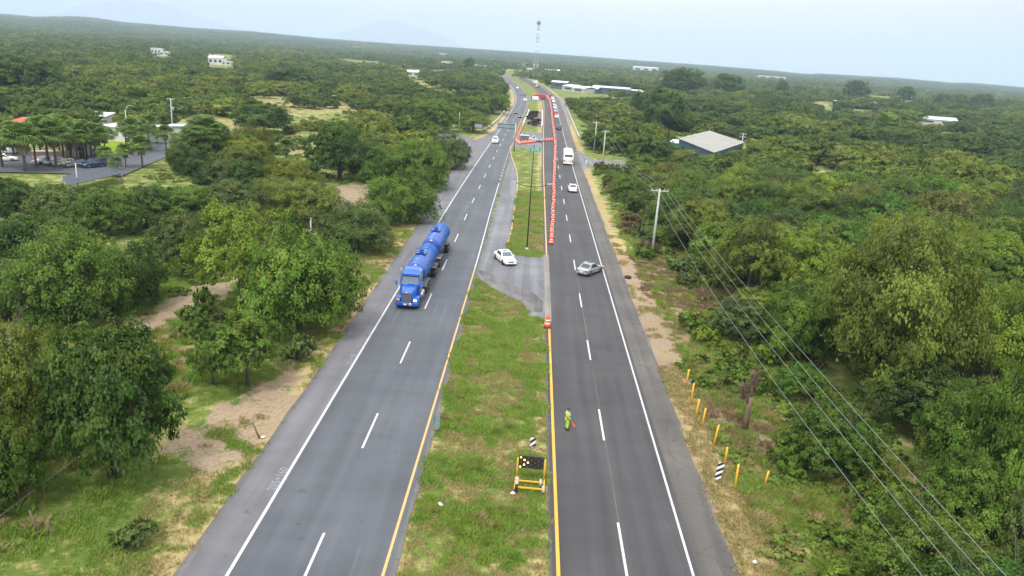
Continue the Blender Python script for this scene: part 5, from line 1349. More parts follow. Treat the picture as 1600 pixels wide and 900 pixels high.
# far red truck and white lorry
tr = empty('dump_truck', (2.0, 472, 0.012), radians(80), 'red truck standing across the median behind the far barriers', 'truck')
mb = MB(); mb.hexa([(-1.1, -3.4, 1.2), (1.1, -3.4, 1.2), (1.1, 1.0, 1.2), (-1.1, 1.0, 1.2)], [(-1.25, -3.8, 2.9), (1.25, -3.8, 2.9), (1.25, 1.1, 2.9), (-1.25, 1.1, 2.9)]); mb.build('tipper_body', M['red_car'], tr)
mb = MB(); mb.hexa([(-1.15, 1.4, .7), (1.15, 1.4, .7), (1.15, 3.9, .7), (-1.15, 3.9, .7)], [(-1.1, 1.4, 2.7), (1.1, 1.4, 2.7), (1.1, 3.3, 2.7), (-1.1, 3.3, 2.7)]); mb.build('cab', M['red_car'], tr, bevel=.08)
mb = MB(); mb.box((0, 3.62, 2.15), (1.9, .1, .7), rx=.3); mb.build('windshield', M['screen'], tr)
mb = MB(); mb.box((0, 0, .85), (1.0, 7.2, .35)); mb.build('chassis', M['chassis'], tr)
for y in (2.8, -1.6, -2.8): wheel_pair(tr, y, 1.22, .5, .3)
lor = empty('box_lorry', (-1.4, 700, 0.012), radians(14), 'white lorry farthest away on the right carriageway', 'truck')
mb = MB(); mb.box((0, -1, 2.2), (2.4, 6.5, 2.6)); mb.build('cargo_box', M['white'], lor)
mb = MB(); mb.hexa([(-1.15, 2.4, .6), (1.15, 2.4, .6), (1.15, 4.5, .6), (-1.15, 4.5, .6)], [(-1.1, 2.4, 2.7), (1.1, 2.4, 2.7), (1.1, 3.8, 2.7), (-1.1, 3.8, 2.7)]); mb.build('cab', M['white'], lor, bevel=.08)
mb = MB(); mb.box((0, 0, .7), (1.0, 8, .3)); mb.build('chassis', M['chassis'], lor)
for y in (3.3, -2.6): wheel_pair(lor, y, 1.2, .5, .3)
kb = empty('site_cabin', (*gp(819, 222)[:2], 0), radians(4), 'grey-green site cabin in the barrier corner beside the pickup', 'cabin')
mb = MB(); mb.box((0, 0, 1.0), (2.6, 1.9, 2.0)); mb.build('cabin_wall', M['grey_car'], kb); mb = MB(); mb.box((0, 0, 2.06), (2.8, 2.1, .12)); mb.build('cabin_roof', M['roof_blue'], kb)
wb_ = empty('work_trailer', (*gp(836, 156.5)[:2], 0), radians(3), 'white fronted work trailer left of the far red truck', 'trailer')
mb = MB(); mb.box((0, 0, 1.3), (3.8, 2.0, 1.9)); mb.build('trailer_box', M['white'], wb_); mb = MB(); mb.box((-2.0, -.2, 1.2), (.3, 2.2, 2.2)); mb.build('end_panel', M['black'], wb_)
wheel_pair(wb_, 0, 1.3, .4, .25)

# ------------------------------------------------------------------ the blue double tanker (front towards the camera, -Y)
TX, TY = -11.75, 74.4                      # front bumper
TR = radians(179.2)
tk = empty('tanker_truck', (TX, TY, 0.012), TR, 'blue tractor pulling two blue ribbed tank trailers on the left carriageway', 'tanker truck')
# local: front at y=0, vehicle extends to -Y ; +x is the driver side in world -x
B = M['truck_blue']
def sect(w0, w1, y0, z0, z1, rnd=.12):
    return [(-w0, y0, z0), (-w1, y0, z0 + .3 * (z1 - z0)), (-w1, y0, z1 - rnd), (-w1 + rnd, y0, z1), (0, y0, z1 + .05), (w1 - rnd, y0, z1), (w1, y0, z1 - rnd), (w1, y0, z0 + .3 * (z1 - z0)), (w0, y0, z0)]
mb = MB(); mb.loft([sect(.50, .52, -.12, .75, 1.78), sect(.55, .58, -.35, .70, 1.92), sect(.68, .74, -1.3, .7, 2.05), sect(.85, .92, -2.15, .7, 2.18)]); mb.build('hood', B, tk)
for s in (-1, 1):
    mb = MB(); prof = []
    for k_ in range(9):
        a = pi * k_ / 8; prof.append((cos(a), sin(a)))
    ringsA = [[(s * (.60 if j else 1.20), -1.15 + .78 * c0_, .62 + .62 * s0_) for (c0_, s0_) in prof] + [(s * (.60 if j else 1.20), -1.15 + .60 * c0_, .60 + .46 * s0_) for (c0_, s0_) in prof[::-1]] for j in (0, 1)]
    mb.loft(ringsA); mb.build('front_fender', B, tk)
    mb = MB(); mb.hexa([(s * .62, -.12, .78), (s * 1.12, -.22, .78), (s * 1.16, -.62, .78), (s * .62, -.62, .78)], [(s * .62, -.16, 1.22), (s * 1.08, -.28, 1.20), (s * 1.12, -.66, 1.24), (s * .62, -.66, 1.3)]); mb.build('headlight_housing', B, tk, bevel=.05)
    mb = MB(); mb.box((s * .88, -.14, 1.02), (.36, .10, .22)); mb.build('headlight', M['headlit'] if s < 0 else M['amber'], tk, bevel=.03)
    mb = MB(); mb.tube([(s * .98, -2.35, 1.0), (s * 1.02, -2.4, 3.55), (s * 1.02, -2.45, 3.75)], [.10, .085, .08], 10); mb.build('exhaust_stack', M['steel'], tk)
    mb = MB(); mb.box((s * 1.42, -2.0, 2.25), (.16, .14, .55)); mir = mb.build('mirror', B, tk, bevel=.03)
    mb = MB(); mb.tube([(s * .95, -2.25, 2.4), (s * 1.38, -2.0, 2.4)], .02, 6); mb.tube([(s * .95, -2.25, 2.05), (s * 1.38, -2.0, 2.05)], .02, 6); mb.build('mirror_arm', M['chrome'], mir)
    mb = MB(); mb.lathe([(.02, -.75), (.30, -.75), (.32, -.6), (.32, .6), (.30, .75), (.02, .75)], 16, axis='Y', c=(s * .98, -3.6, .78)); mb.build('fuel_tank', M['chrome'], tk)
    mb = MB(); mb.box((s * 1.0, -2.95, 1.28), (.36, .9, .10)); mb.build('step', M['steel'], tk)
mb = MB(); mb.box((0, -.09, 1.26), (.86, .06, .98)); gr_ = mb.build('grille', M['grille'], tk)
mb = MB(); mb.box((0, -.055, 1.80), (.98, .09, .09)); mb.box((-.46, -.055, 1.26), (.06, .09, 1.0)); mb.box((.46, -.055, 1.26), (.06, .09, 1.0)); mb.build('grille_surround', M['chrome'], gr_)
for k_ in range(9):
    mb = MB(); mb.box((0, -.052, .86 + k_ * .105), (.84, .02, .03)); mb.build('grille_bar', M['chrome'], gr_)
mb = MB(); mb.hexa([(-1.18, .0, .42), (1.18, .0, .42), (1.2, -.4, .42), (-1.2, -.4, .42)], [(-1.18, .02, .78), (1.18, .02, .78), (1.2, -.4, .78), (-1.2, -.4, .78)]); mb.build('bumper', B, tk, bevel=.06)
mb = MB(); mb.box((.12, .035, .62), (.32, .03, .15)); mb.build('number_plate', M['plate'], tk)
mb = MB(); mb.lathe([(.01, .03), (.17, .03), (.17, .05), (.01, .05)], 12, axis='Y', c=(-.42, 0, .62)); mb.build('round_badge', pm('pinkish_badge', (.55, .33, .30), .5), tk)
# cab
mb = MB(); mb.loft([sect(1.0, 1.02, -2.15, .95, 2.15, .1), sect(1.0, 1.02, -2.2, .95, 2.16, .1), sect(1.0, 1.0, -2.62, .95, 2.95, .2), sect(1.02, 1.02, -3.0, .95, 3.02, .2), sect(1.05, 1.05, -3.95, .95, 3.12, .16)], smooth=False); cab = mb.build('cab', B, tk, bevel=.05)
mb = MB(); mb.loft([sect(.98, .98, -2.75, 2.92, 3.05, .1), sect(1.0, 1.0, -3.2, 2.9, 3.45, .2), sect(1.02, 1.02, -3.95, 2.9, 3.55, .2)], smooth=False); mb.build('roof_fairing', B, tk, bevel=.06)
mb = MB(); quad_on(mb, (-.92, -2.19, 2.18), (.92, -2.19, 2.18), (.86, -2.62, 2.93), (-.86, -2.62, 2.93), .03, .485, .08, .92, -.03); ws = mb.build('windshield', M['screen'], tk)
mb = MB(); quad_on(mb, (-.92, -2.19, 2.18), (.92, -2.19, 2.18), (.86, -2.62, 2.93), (-.86, -2.62, 2.93), .515, .97, .08, .92, -.03); mb.build('windshield', M['screen'], tk)
mb = MB(); mb.box((0, -2.52, 3.0), (1.7, .28, .05), rx=.2); mb.build('sun_visor', B, tk)
mb = MB(); mb.box((.1, -2.95, 3.22), (.34, .05, .10), rx=-.5); mb.build('roof_badge', M['redlens'], tk)
for s in (-1, 1):
    mb = MB(); mb.box((s * 1.02, -2.95, 2.45), (.04, .75, .5)); mb.build('side_window', M['glass'], tk)
    for k_ in range(3):
        pass
for x in (-.6, -.3, 0, .3, .6):
    mb = MB(); mb.box((x, -2.83, 3.13), (.09, .12, .06)); mb.build('marker_lamp', M['amber'], tk)
mb = MB(); mb.box((-.42, -5.6, .86), (.14, 5.4, .26)); mb.box((.42, -5.6, .86), (.14, 5.4, .26)); mb.box((0, -4.4, 1.02), (1.6, .9, .05)); mb.build('chassis', M['chassis'], tk)
wheel_pair(tk, -1.15, 1.18, .52, .3)
for y in (-6.2, -7.55): wheel_pair(tk, y, 1.24, .52, .55)
for s in (-1, 1):
    mb = MB(); mb.box((s * .95, -6.88, 1.20), (.62, 2.5, .05)); mb.box((s * .95, -5.6, 1.05), (.62, .05, .35)); mb.build('mudguard', M['fender'], tk, bevel=.03)


def tank_trailer(y0, ln, rot=0.0):
    t = empty('tank_trailer'); t.parent = tk; t.location = (0, y0, 0); t.rotation_euler.z = rot
    R0, zc = 1.13, 2.42
    prof = [(.02, 0.0), (.45, -.06), (.85, -.16), (1.05, -.30), (R0, -.46), (R0, -ln + .46), (1.05, -ln + .30), (.85, -ln + .16), (.45, -ln + .06), (.02, -ln)]
    mb = MB(); mb.lathe(prof, 36, axis='Y', c=(0, 0, zc)); tn = mb.build('tank', M['tank_blue'], t)
    nr = int(ln / .98)
    for k_ in range(nr):
        yy = -.6 - k_ * (ln - 1.2) / (nr - 1)
        mb = MB(); mb.lathe([(R0 - .02, -.08), (R0 + .055, -.065), (R0 + .055, .065), (R0 - .02, .08)], 36, axis='Y', c=(0, yy, zc)); mb.build('stiffening_ring', M['ring_blue'], t)
    # walkway with manhole tub on top, hand rail and ladder
    ym = -ln * .5
    mb = MB(); mb.box((0.1, ym, zc + R0 + .08), (1.25, 1.5, .10)); wk = mb.build('walkway', M['tank_blue'], t)
    mb = MB()
    for (a, c2) in (((-.52, ym - .75), (-.52, ym + .75)), ((.72, ym - .75), (.72, ym + .75)), ((-.52, ym + .75), (.72, ym + .75)), ((-.52, ym - .75), (.72, ym - .75))):
        mb.tube([(*a, zc + R0 + .32), (*c2, zc + R0 + .32)], .03, 6); mb.tube([(*a, zc + R0), (*a, zc + R0 + .32)], .03, 6)
    mb.build('hand_rail', M['truck_blue'], t)
    mb = MB(); mb.lathe([(.02, 0), (.28, 0), (.28, .24), (.2, .28), (.02, .28)], 16, c=(0.1, ym, zc + R0 + .12)); mb.build('manhole_lid', M['chassis'], t)
    mb = MB(); mb.tube([(1.2, ym + .22, 1.1), (1.24, ym + .22, zc), (.75, ym + .22, zc + R0)], .025, 5); mb.tube([(1.2, ym - .22, 1.1), (1.24, ym - .22, zc), (.75, ym - .22, zc + R0)], .025, 5)
    for k_ in range(5): mb.tube([(1.22, ym - .22, 1.2 + .3 * k_), (1.22, ym + .22, 1.2 + .3 * k_)], .02, 5)
    mb.build('ladder', M['steel'], t)
    mb = MB(); mb.box((.35, .0, zc + .40), (.42, .05, .22), rx=.14); mb.build('red_placard', M['redlens'], t)
    mb = MB(); mb.box((-.40, .03, zc - .12), (.52, .05, .32), rx=-.02); mb.build('white_placard', M['sign_white'], t)
    mb = MB(); mb.box((-.45, -ln / 2, 1.18), (.14, ln - .4, .26)); mb.box((.45, -ln / 2, 1.18), (.14, ln - .4, .26))
    for k_ in range(5): mb.box((0, -.8 - k_ * (ln - 1.6) / 4, 1.28), (1.3, .12, .2))
    mb.build('chassis', M['chassis'], t)
    yw = -ln + 1.6
    for y in (yw + .65, yw - .65): wheel_pair(t, y, 1.25, .52, .55)
    for s in (-1, 1):
        for y in (yw + .65, yw - .65):
            mb = MB(); mb.box((s * .98, y, 1.20), (.62, 1.12, .05)); mb.box((s * .98, y - .55, 1.10), (.62, .04, .22)); mb.build('mudguard', M['fender'], t, bevel=.03)
        mb = MB(); mb.box((s * 1.22, yw, .32), (.03, 1.4, .05)); mb.build('side_reflector', M['amber'], t)
    mb = MB(); mb.box((0, -ln + .05, .75), (2.3, .12, .14)); mb.build('rear_bar', M['steel'], t)
    return t


tank_trailer(-5.0, 9.9, 0.0)
# dolly between trailers
mb = MB(); mb.box((0, -17.1, .9), (.9, 4.2, .18)); mb.box((0, -16.4, 1.08), (1.3, 1.0, .06)); mb.build('dolly', M['chassis'], tk)
for y in (-17.0, -18.3): wheel_pair(tk, y, 1.25, .52, .55)
for s in (-1, 1):
    for y in (-17.0, -18.3):
        mb = MB(); mb.box((s * .98, y, 1.20), (.62, 1.12, .05)); mb.build('mudguard', M['fender'], tk, bevel=.03)
tank_trailer(-16.7, 9.9, 0.0)

# ------------------------------------------------------------------ barrels
def barrel_proto():
    root = empty('traffic_barrel')
    mb = MB(); mb.lathe([(.29, .08), (.30, .30), (.265, .31), (.255, .52), (.235, .53), (.225, .76), (.20, .78), (.19, .96), (.10, 1.0), (.02, 1.0)], 14); mb.build('body', M['orange'], root)
    for z0, r0 in ((.32, .27), (.60, .238)):
        mb = MB(); mb.lathe([(r0 - .01, z0 + .02), (r0 + .006, z0 + .02), (r0 - .002, z0 + .15), (r0 - .02, z0 + .15)], 14); mb.build('reflective_band', M['band'], root)
    mb = MB(); mb.box((0, 0, .04), (.66, .66, .08)); mb.build('base', M['base_rubber'], root, bevel=.02)
    mb = MB(); mb.tube([(-.09, 0, .98), (-.07, 0, 1.09), (.07, 0, 1.09), (.09, 0, .98)], .02, 5); mb.build('handle', M['orange'], root)
    return root


def far_barrel_mesh():
    mb = MB(); mb.lathe([(.29, 0), (.29, .32), (.25, .52), (.22, .78), (.19, .96), (.03, 1.02)], 10)
    for z0, r0 in ((.34, .275), (.60, .245)): mb.lathe([(r0, z0), (r0 + .02, z0), (r0 + .005, z0 + .15), (r0 - .01, z0 + .15)], 10, 1)
    return mb.mesh('traffic_barrel', [M['orange'], M['band']])


BP = barrel_proto(); place(BP, 2.75, 72.2, .2, 'single orange and white barrel standing at the end of the yellow line', 'traffic barrel'); BP.scale = (1.05, 1.05, 1.15)
line1 = [(3.75, 107.4), (4.1, 121.4), (4.4, 132.0), (4.8, 147.3), (5.25, 168.1), (6.1, 200.3), (7.0, 240.0), (7.3, 278.7), (7.5, 319.2), (8.0, 373.7), (8.3, 431.9), (8.3, 468.3), (7.3, 505), (4.5, 519), (0.2, 523), (-3.6, 520)]
line2 = [(7.0, 247.0), (2.5, 242.2), (-1.4, 234.4), (-4.2, 229.3), (-5.0, 235.9), (-4.9, 255.0), (-4.4, 275.2), (-4.2, 292)]


def along(line, stepf):
    L2 = [np.array(p) for p in line]; out_ = [L2[0]]; pos = L2[0].copy(); i = 1
    while i < len(L2):
        s_ = stepf(pos); v = L2[i] - pos; d = np.linalg.norm(v)
        if d < s_:
            i += 1
            if i >= len(L2): break
            v = L2[i] - pos
            if np.linalg.norm(v) < s_: continue
        pos = pos + v / np.linalg.norm(v) * s_; out_.append(pos.copy())
    return out_


FB = far_barrel_mesh()
b1 = along(line1, lambda p: 3.5 if p[1] < 260 else 3.0)
NEAR_B = 0
for i, p in enumerate(b1):
    seg = 'near stretch of the long row beside the lane dashes' if p[1] < 190 else 'middle stretch of the long row beside the bus' if p[1] < 250 else 'far stretch of the long row beside the queueing cars' if p[1] < 500 else 'far cross row closing the median by the red truck'
    lab = f'{ordinal(i + 1)} barrel from the near end of the long row on the right carriageway'
    if i == 0: lab = 'orange barrel nearest the camera in the long row beside the lane dashes'
    gp_ = None if i == 0 else 'barrels, ' + seg
    if p[1] < 185: o_ = copy_tree(BP); NEAR_B += 1
    else: o_ = bpy.data.objects.new('traffic_barrel', FB); C.objects.link(o_)
    if 'group' in o_: del o_['group']
    place(o_, p[0] + random.uniform(-.08, .08), p[1], random.uniform(0, 3), lab, 'traffic barrel', gp_); k_ = random.uniform(1.0, 1.12); o_.scale = (k_, k_, k_ * 1.1)
for i, p in enumerate(along(line2, lambda p: 1.35)):
    o_ = bpy.data.objects.new('traffic_barrel', FB); C.objects.link(o_); seg = 'row across the median in front of the pickup' if p[1] < 246 and p[0] > -4.6 else 'row along the inner edge of the left carriageway'
    place(o_, p[0] + random.uniform(-.05, .05), p[1], random.uniform(0, 3), f'{ordinal(i + 1)} barrel of the row round the pickup, counted from the long row', 'traffic barrel', 'barrels, ' + seg); o_.scale = (1.05, 1.05, 1.05)


def mesh_fence(name, line, h, label):
    mb = MB()
    for a, c2 in zip(line[:-1], line[1:]):
        v = Vector((c2[0] - a[0], c2[1] - a[1], 0)); nn = Vector((-v.y, v.x, 0)).normalized() * .012
        A, B2 = Vector((*a, .32)), Vector((*c2, .32)); up = Vector((0, 0, h))
        mb.hexa([A - nn, B2 - nn, B2 + nn, A + nn], [A - nn + up, B2 - nn + up, B2 + nn + up, A + nn + up])
    return tag(mb.build(name, M['mesh_orange']), label, 'barrier mesh')


mesh_fence('barrier_tape', [(p[0], p[1]) for p in b1 if p[1] > 280], .26, 'orange tape strung along the far half of the long barrel row')
mesh_fence('barrier_tape', [(p[0], p[1]) for p in along(line2, lambda p: 1.35)], .42, 'orange tape strung along the barrels round the pickup')

# ------------------------------------------------------------------ arrow board
M['unlit'] = pm('unlit_lamp_glass', (.10, .055, .03), .4)
AX, AY = 1.35, 42.9
ab = empty('arrow_board', (AX, AY, 0.0), radians(-2), 'yellow framed arrow board with lit amber chevron on the median edge', 'arrow board')
mb = MB(); mb.box((0, 0, 1.52), (1.56, .07, .86)); pn = mb.build('display_panel', M['sign_black'], ab, bevel=.015)
for s in (-1, 1):
    mb = MB(); mb.tube([(s * .86, -.02, .2), (s * .86, .06, 1.75)], .045, 6); mb.build('upright', M['yellow'], ab)
    mb = MB(); mb.box((s * .90, -.55, .30), (.09, 1.35, .10)); mb.build('side_rail', M['yellow'], ab)
    for y in ((-.15, -.62, -1.05) if s < 0 else (-.2, -.95)):
        mb = MB(); mb.lathe([(.02, -.10), (.20, -.10), (.24, -.04), (.24, .04), (.20, .10), (.02, .10)], 12, axis='X', c=(s * .80 + (0 if s < 0 else (-.12 if y > -.5 else .06)), y, .26)); mb.build('wheel', M['stone'] if y > -1.0 else M['rubber'], ab)
for y in (-.30, -1.08):
    mb = MB(); mb.box((0, y, .34), (1.65, .07, .08)); mb.build('cross_bar', M['yellow'], ab)
LIT = {(-.67, .33), (-.44, .165), (-.22, 0.0), (-.45, -.165), (-.68, -.33)}
dots = [(x, 1.52 + z, 1) for x, z in LIT] + [(x, 1.52 + z, 0) for x, z in ((-.22, .33), (.25, .33), (.68, .33), (0.02, .165), (.47, .165), (.24, 0), (.69, 0), (-.68, 0), (.02, -.165), (.46, -.165), (-.22, -.33), (.24, -.33), (.68, -.33))]
for x, z, l_ in dots:
    mb = MB(); mb.lathe([(.01, -.02), (.055, -.02), (.055, .0), (.035, .02), (.01, .02)], 12, axis='Y', c=(x, -.055, z)); o_ = mb.build('lit_lamp' if l_ else 'unlit_lamp', M['lit'] if l_ else M['unlit'], ab)
# hazard sign behind the board, striped
def striped_sign(x, y, rz, w_, h_, zc, tilt, label, back=False):
    s_ = empty('striped_marker', (x, y, 0), rz, label, 'marker sign')
    mb = MB(); mb.tube([(0, .03, -.1), (0, .03, zc)], .03, 6); mb.build('post', M['steel'], s_)
    mb = MB(); mb.box((0, 0, 0), (w_, .02, h_)); o_ = mb.build('panel', M['grey_sign'] if back else M['stripes'], s_, (0, -.02, zc)); o_.rotation_euler = (0, tilt, 0)
    return s_


striped_sign(1.42, 45.4, 0, .36, .62, 1.62, 0, 'black and white striped marker rising behind the arrow board')
p = gp(1121, 756); striped_sign(p[0], p[1], radians(-10), .40, 1.25, .95, radians(6), 'black and white striped marker leaning among the yellow posts')
p = gp(683, 676); striped_sign(p[0], p[1], radians(4), .32, 1.15, .85, radians(2), 'narrow blue-grey marker post seen from behind on the median edge', True)

# yellow posts
yp = None
for k_, (bx, by, ty, lab) in enumerate(((1072, 602, 577, 'yellow post farthest from the camera'), (1080, 631, 599, 'second yellow post from the far end'), (1087, 654, 624, 'third yellow post from the far end'), (1097, 667, 638, 'fourth yellow post from the far end'), (1115, 697, 664, 'fifth yellow post from the far end'),
                                  (1133, 724, 699, 'yellow post directly behind the striped marker'), (1148, 766, 726, 'tallest yellow post, nearest the striped marker'), (1195, 758, 736, 'short yellow post set apart from the road, last on the slope'))):
    p = gp(bx, by); h_ = height_to(bx, by, ty); mb = MB(); mb.tube([(0, 0, -.3), (.0, 0, h_ * .5), (.03, 0, h_)], .068, 9)
    o_ = mb.build('yellow_post', M['yellow'], loc=(p[0], p[1], 0)); tag(o_, lab, 'post', 'yellow posts along the right verge'); o_.rotation_euler.y = radians(random.uniform(-3, 4))

# left verge posts and fence stakes
for px, py, yt, lean, lab in ((62, 836, 797, -.25, 'leaning grey fence stake on the left verge near the bottom left corner'), (405, 684, 660, -.35, 'thin leaning stake on the left verge beside a white stone'), (75, 838, 815, .1, 'short stake wrapped in creeper by the leaning fence stake')):
    p = gp(px, py); h_ = height_to(px, py, yt); mb = MB(); mb.tube([(0, 0, -.2), (0, 0, h_)], .06, 6); o_ = mb.build('fence_stake', M['wood'], loc=(p[0], p[1], 0)); o_.rotation_euler.y = lean; tag(o_, lab, 'stake')

# ------------------------------------------------------------------ worker
wk = empty('person', (3.95, 50.6, 0.012), radians(-75), 'road worker in lime work clothes and dark blue cap standing beside the yellow line', 'person')


def skinned(name, chains, mats, parent, lv=2):
    """chains: list of lists of (x, y, z, r); first point of later chains is welded to the nearest earlier vertex"""
    vs, es, rad = [], [], []
    for ch in chains:
        prev = None
        for (x, y, z, r_) in ch:
            v = Vector((x, y, z)); j = next((i for i, q in enumerate(vs) if (q - v).length < 1e-4), None)
            if j is None: vs.append(v); rad.append(r_); j = len(vs) - 1
            if prev is not None and prev != j: es.append((prev, j))
            prev = j
    me = bpy.data.meshes.new(name); me.from_pydata(vs, es, []); me.materials.append(mats)
    o = bpy.data.objects.new(name, me); C.objects.link(o)
    sk = o.modifiers.new('skin', 'SKIN'); me.skin_vertices.new() if not me.skin_vertices else None
    for i, r_ in enumerate(rad):
        d_ = me.skin_vertices[0].data[i]; d_.radius = (r_, r_) if not isinstance(r_, tuple) else r_
    me.skin_vertices[0].data[0].use_root = True
    sb = o.modifiers.new('sub', 'SUBSURF'); sb.levels = lv; sb.render_levels = lv
    bpy.context.view_layer.update()
    me2 = bpy.data.meshes.new_from_object(o.evaluated_get(bpy.context.evaluated_depsgraph_get())); bpy.data.objects.remove(o)
    me2.polygons.foreach_set('use_smooth', [True] * len(me2.polygons)); me2.materials.clear(); me2.materials.append(mats)
    o = bpy.data.objects.new(name, me2); C.objects.link(o); o.parent = parent; return o


pel = (0, 0, .95, .13)
def arm(s, hand): return [(0, 0, 1.42, .10), (s * .19, -.01, 1.40, .060), (s * .25, -.02, 1.14, .045), (s * .25, hand, .90, .033), (s * .25, hand * 1.15, .83, .038)]
fing = []
for s, hd in ((-1, .04), (1, .18)):
    wp = (s * .25, hd * 1.15, .83, .038)
    for k_, (dx, dz) in enumerate(((-.024, .075), (-.008, .085), (.008, .08), (.024, .065))):
        fing.append([wp, (s * .25 + dx * .3, hd * 1.15 + dx, .80, .010), (s * .25 - s * .01, hd * 1.15 + dx + .005, .83 - dz, .008)])
    fing.append([wp, (s * .25 - s * .03, hd * 1.15 + .03, .80, .010), (s * .25 - s * .04, hd * 1.15 + .045, .77, .009)])
legs = [[pel, (-.09, 0, .88, .085), (-.10, .02, .48, .058), (-.10, -.01, .10, .040), (-.10, .13, .045, .035)], [pel, (.09, 0, .88, .085), (.11, .05, .48, .058), (.12, -.03, .10, .040), (.12, .12, .045, .035)]]
skinned('body', [[pel, (0, 0, 1.15, .115), (0, 0, 1.42, .10), (0, .01, 1.50, .05), (0, .02, 1.58, .075), (0, .02, 1.68, .08), (0, .015, 1.73, .05)], arm(-1, .04), arm(1, .18)] + legs + fing, M['skin'], wk, 1)
skinned('jacket', [[(0, 0, .93, .155), (0, 0, 1.15, .145), (0, 0, 1.40, .125), (0, 0, 1.46, .07)], [(0, 0, 1.40, .125), (-.20, -.01, 1.39, .078), (-.25, -.02, 1.14, .062), (-.25, .03, .93, .05)], [(0, 0, 1.40, .125), (.20, -.01, 1.39, .078), (.25, -.02, 1.14, .062), (.25, .15, .95, .05)]], M['hivis'], wk)
skinned('trousers', [[(0, 0, .96, .145), (-.095, 0, .84, .105), (-.10, .02, .48, .080), (-.10, -.01, .14, .065)], [(0, 0, .96, .145), (.095, 0, .84, .105), (.11, .05, .48, .080), (.12, -.03, .14, .065)]], M['hivis'], wk)
mb = MB(); mb.box((0, .02, 1.20), (.34, .30, .05)); mb.box((-.10, .0, 1.30), (.05, .30, .24)); mb.box((.10, .0, 1.30), (.05, .30, .24)); mb.build('reflective_strips', M['hivis_pale'], wk, bevel=.02)
mb = MB(); mb.lathe([(.02, 1.79), (.07, 1.78), (.105, 1.74), (.115, 1.68), (.11, 1.67)], 14, c=(0, .01, 0)); mb.hexa([(-.08, .09, 1.67), (.08, .09, 1.67), (.07, .20, 1.65), (-.07, .20, 1.65)], [(-.08, .09, 1.69), (.08, .09, 1.69), (.07, .20, 1.665), (-.07, .20, 1.665)]); mb.build('cap', M['cap'], wk)
for s in (-1, 1):
    mb = MB(); mb.lathe([(.01, .0), (.06, .0), (.065, .12), (.05, .2), (.01, .2)], 10, c=(s * .11, 0 if s < 0 else -.02, 0)); mb.box((s * .11, .08, .045), (.10, .22, .09)); mb.build('boot', M['boots'], wk, bevel=.01)
    mb = MB(); mb.box((s * .03, .098, 1.645), (.018, .01, .01)); mb.build('eye', M['hair'], wk)
mb = MB(); mb.hexa([(-.012, .095, 1.60), (.012, .095, 1.60), (.012, .125, 1.60), (-.012, .125, 1.60)], [(-.008, .095, 1.64), (.008, .095, 1.64), (.008, .10, 1.64), (-.008, .10, 1.64)]); mb.build('nose', M['skin'], wk)
# flag held low in the hand
R3 = Matrix.Rotation(radians(-75), 3, 'Z'); hp = R3 @ Vector((.25, .21, .80))
fl = empty('hand_flag', (3.95 + hp.x, 50.6 + hp.y, .80), radians(-75), 'red flag hanging from the road worker\'s hand', 'flag')
mb = MB(); mb.tube([(0, -.05, .06), (0, .32, -.22)], .012, 6); mb.build('stick', M['wood'], fl)
mb = MB(); vs = []
for i in range(6):
    for j in range(5): vs.append((.03 * sin(i * 1.3 + j * .6), .10 + .22 * i / 5, -.05 - .17 * i / 5 - .32 * j / 4))
mb.add(vs, [(i * 5 + j, (i + 1) * 5 + j, (i + 1) * 5 + j + 1, i * 5 + j + 1) for i in range(5) for j in range(4)], smooth=True); o_ = mb.build('cloth', M['flag'], fl)
sm_ = o_.modifiers.new('thick', 'SOLIDIFY'); sm_.thickness = .006

# ------------------------------------------------------------------ poles, lamps, wires
def util_pole(px, py, yt, lab, arms=1, lean=0.0, mat='polecon', arm_w=2.0, transformer=False, r0=.16):
    p = gp(px, py); h_ = height_to(px, py, yt); e = empty('utility_pole', (p[0], p[1], -.2), 0, lab, 'utility pole')
    mb = MB(); mb.tube([(0, 0, -.3), (lean * .5, 0, h_ * .5), (lean, 0, h_ + .2)], [r0 * 1.15, r0, r0 * .7], 10); mb.build('shaft', M[mat], e)
    for k_ in range(arms):
        mb = MB(); mb.box((lean, 0, h_ - .1 - .9 * k_), (arm_w, .10, .12)); ar = mb.build('crossarm', M[mat], e)
        for x in (-.45, -.15, .25, .45) if arm_w > 1.5 else (-.45, .45):
            mb = MB(); mb.lathe([(.02, 0), (.05, .02), (.03, .08), (.055, .12), (.02, .2)], 8, c=(lean + x * arm_w, 0, h_ - .04 - .9 * k_)); mb.build('insulator', M['sign_white'], ar)
    if transformer:
        mb = MB(); mb.lathe([(.02, 0), (.3, .02), (.3, .8), (.2, .88), (.02, .9)], 12, c=(lean + .42, 0, h_ - 3.0)); mb.build('transformer', M['steel'], e)
    return p, h_


pA, hA = util_pole(1018, 403, 295, 'nearest concrete power pole with crossarm right of the road', 1, .0, arm_w=2.4)
util_pole(941, 258, 204, 'concrete power pole next beyond the nearest one, beside the right side road')
pC, hC = util_pole(928, 236, 190, 'concrete power pole farther up the right verge past the side road')
util_pole(1156, 246, 208, 'power pole standing in front of the warehouse roof', 2)
util_pole(1305, 262, 228, 'transformer pole in the clearing right of the warehouse', 1, transformer=True)
util_pole(270, 208, 153, 'grey power pole with transformer in the straw field', 1, transformer=True)
util_pole(717, 206, 175, 'plain white pole in the trees left of the far carriageway', 0, arm_w=1)
util_pole(233, 200, 172, 'thin short pole in the straw field', 0, r0=.08)
util_pole(1016, 172, 148, 'small distant pole beyond the blue sheds', 1)
util_pole(1422, 166, 152, 'distant power pole right of the red and white building', 1)
util_pole(1478, 170, 157, 'distant power pole above the long white roof', 1)
util_pole(1575, 176, 166, 'distant power pole near the right edge', 1)
util_pole(400, 390, 0, 'x', 0) if False else None
util_pole(486, 378, 340, 'short pale pole top poking through the trees left of the tanker', 0, r0=.1)
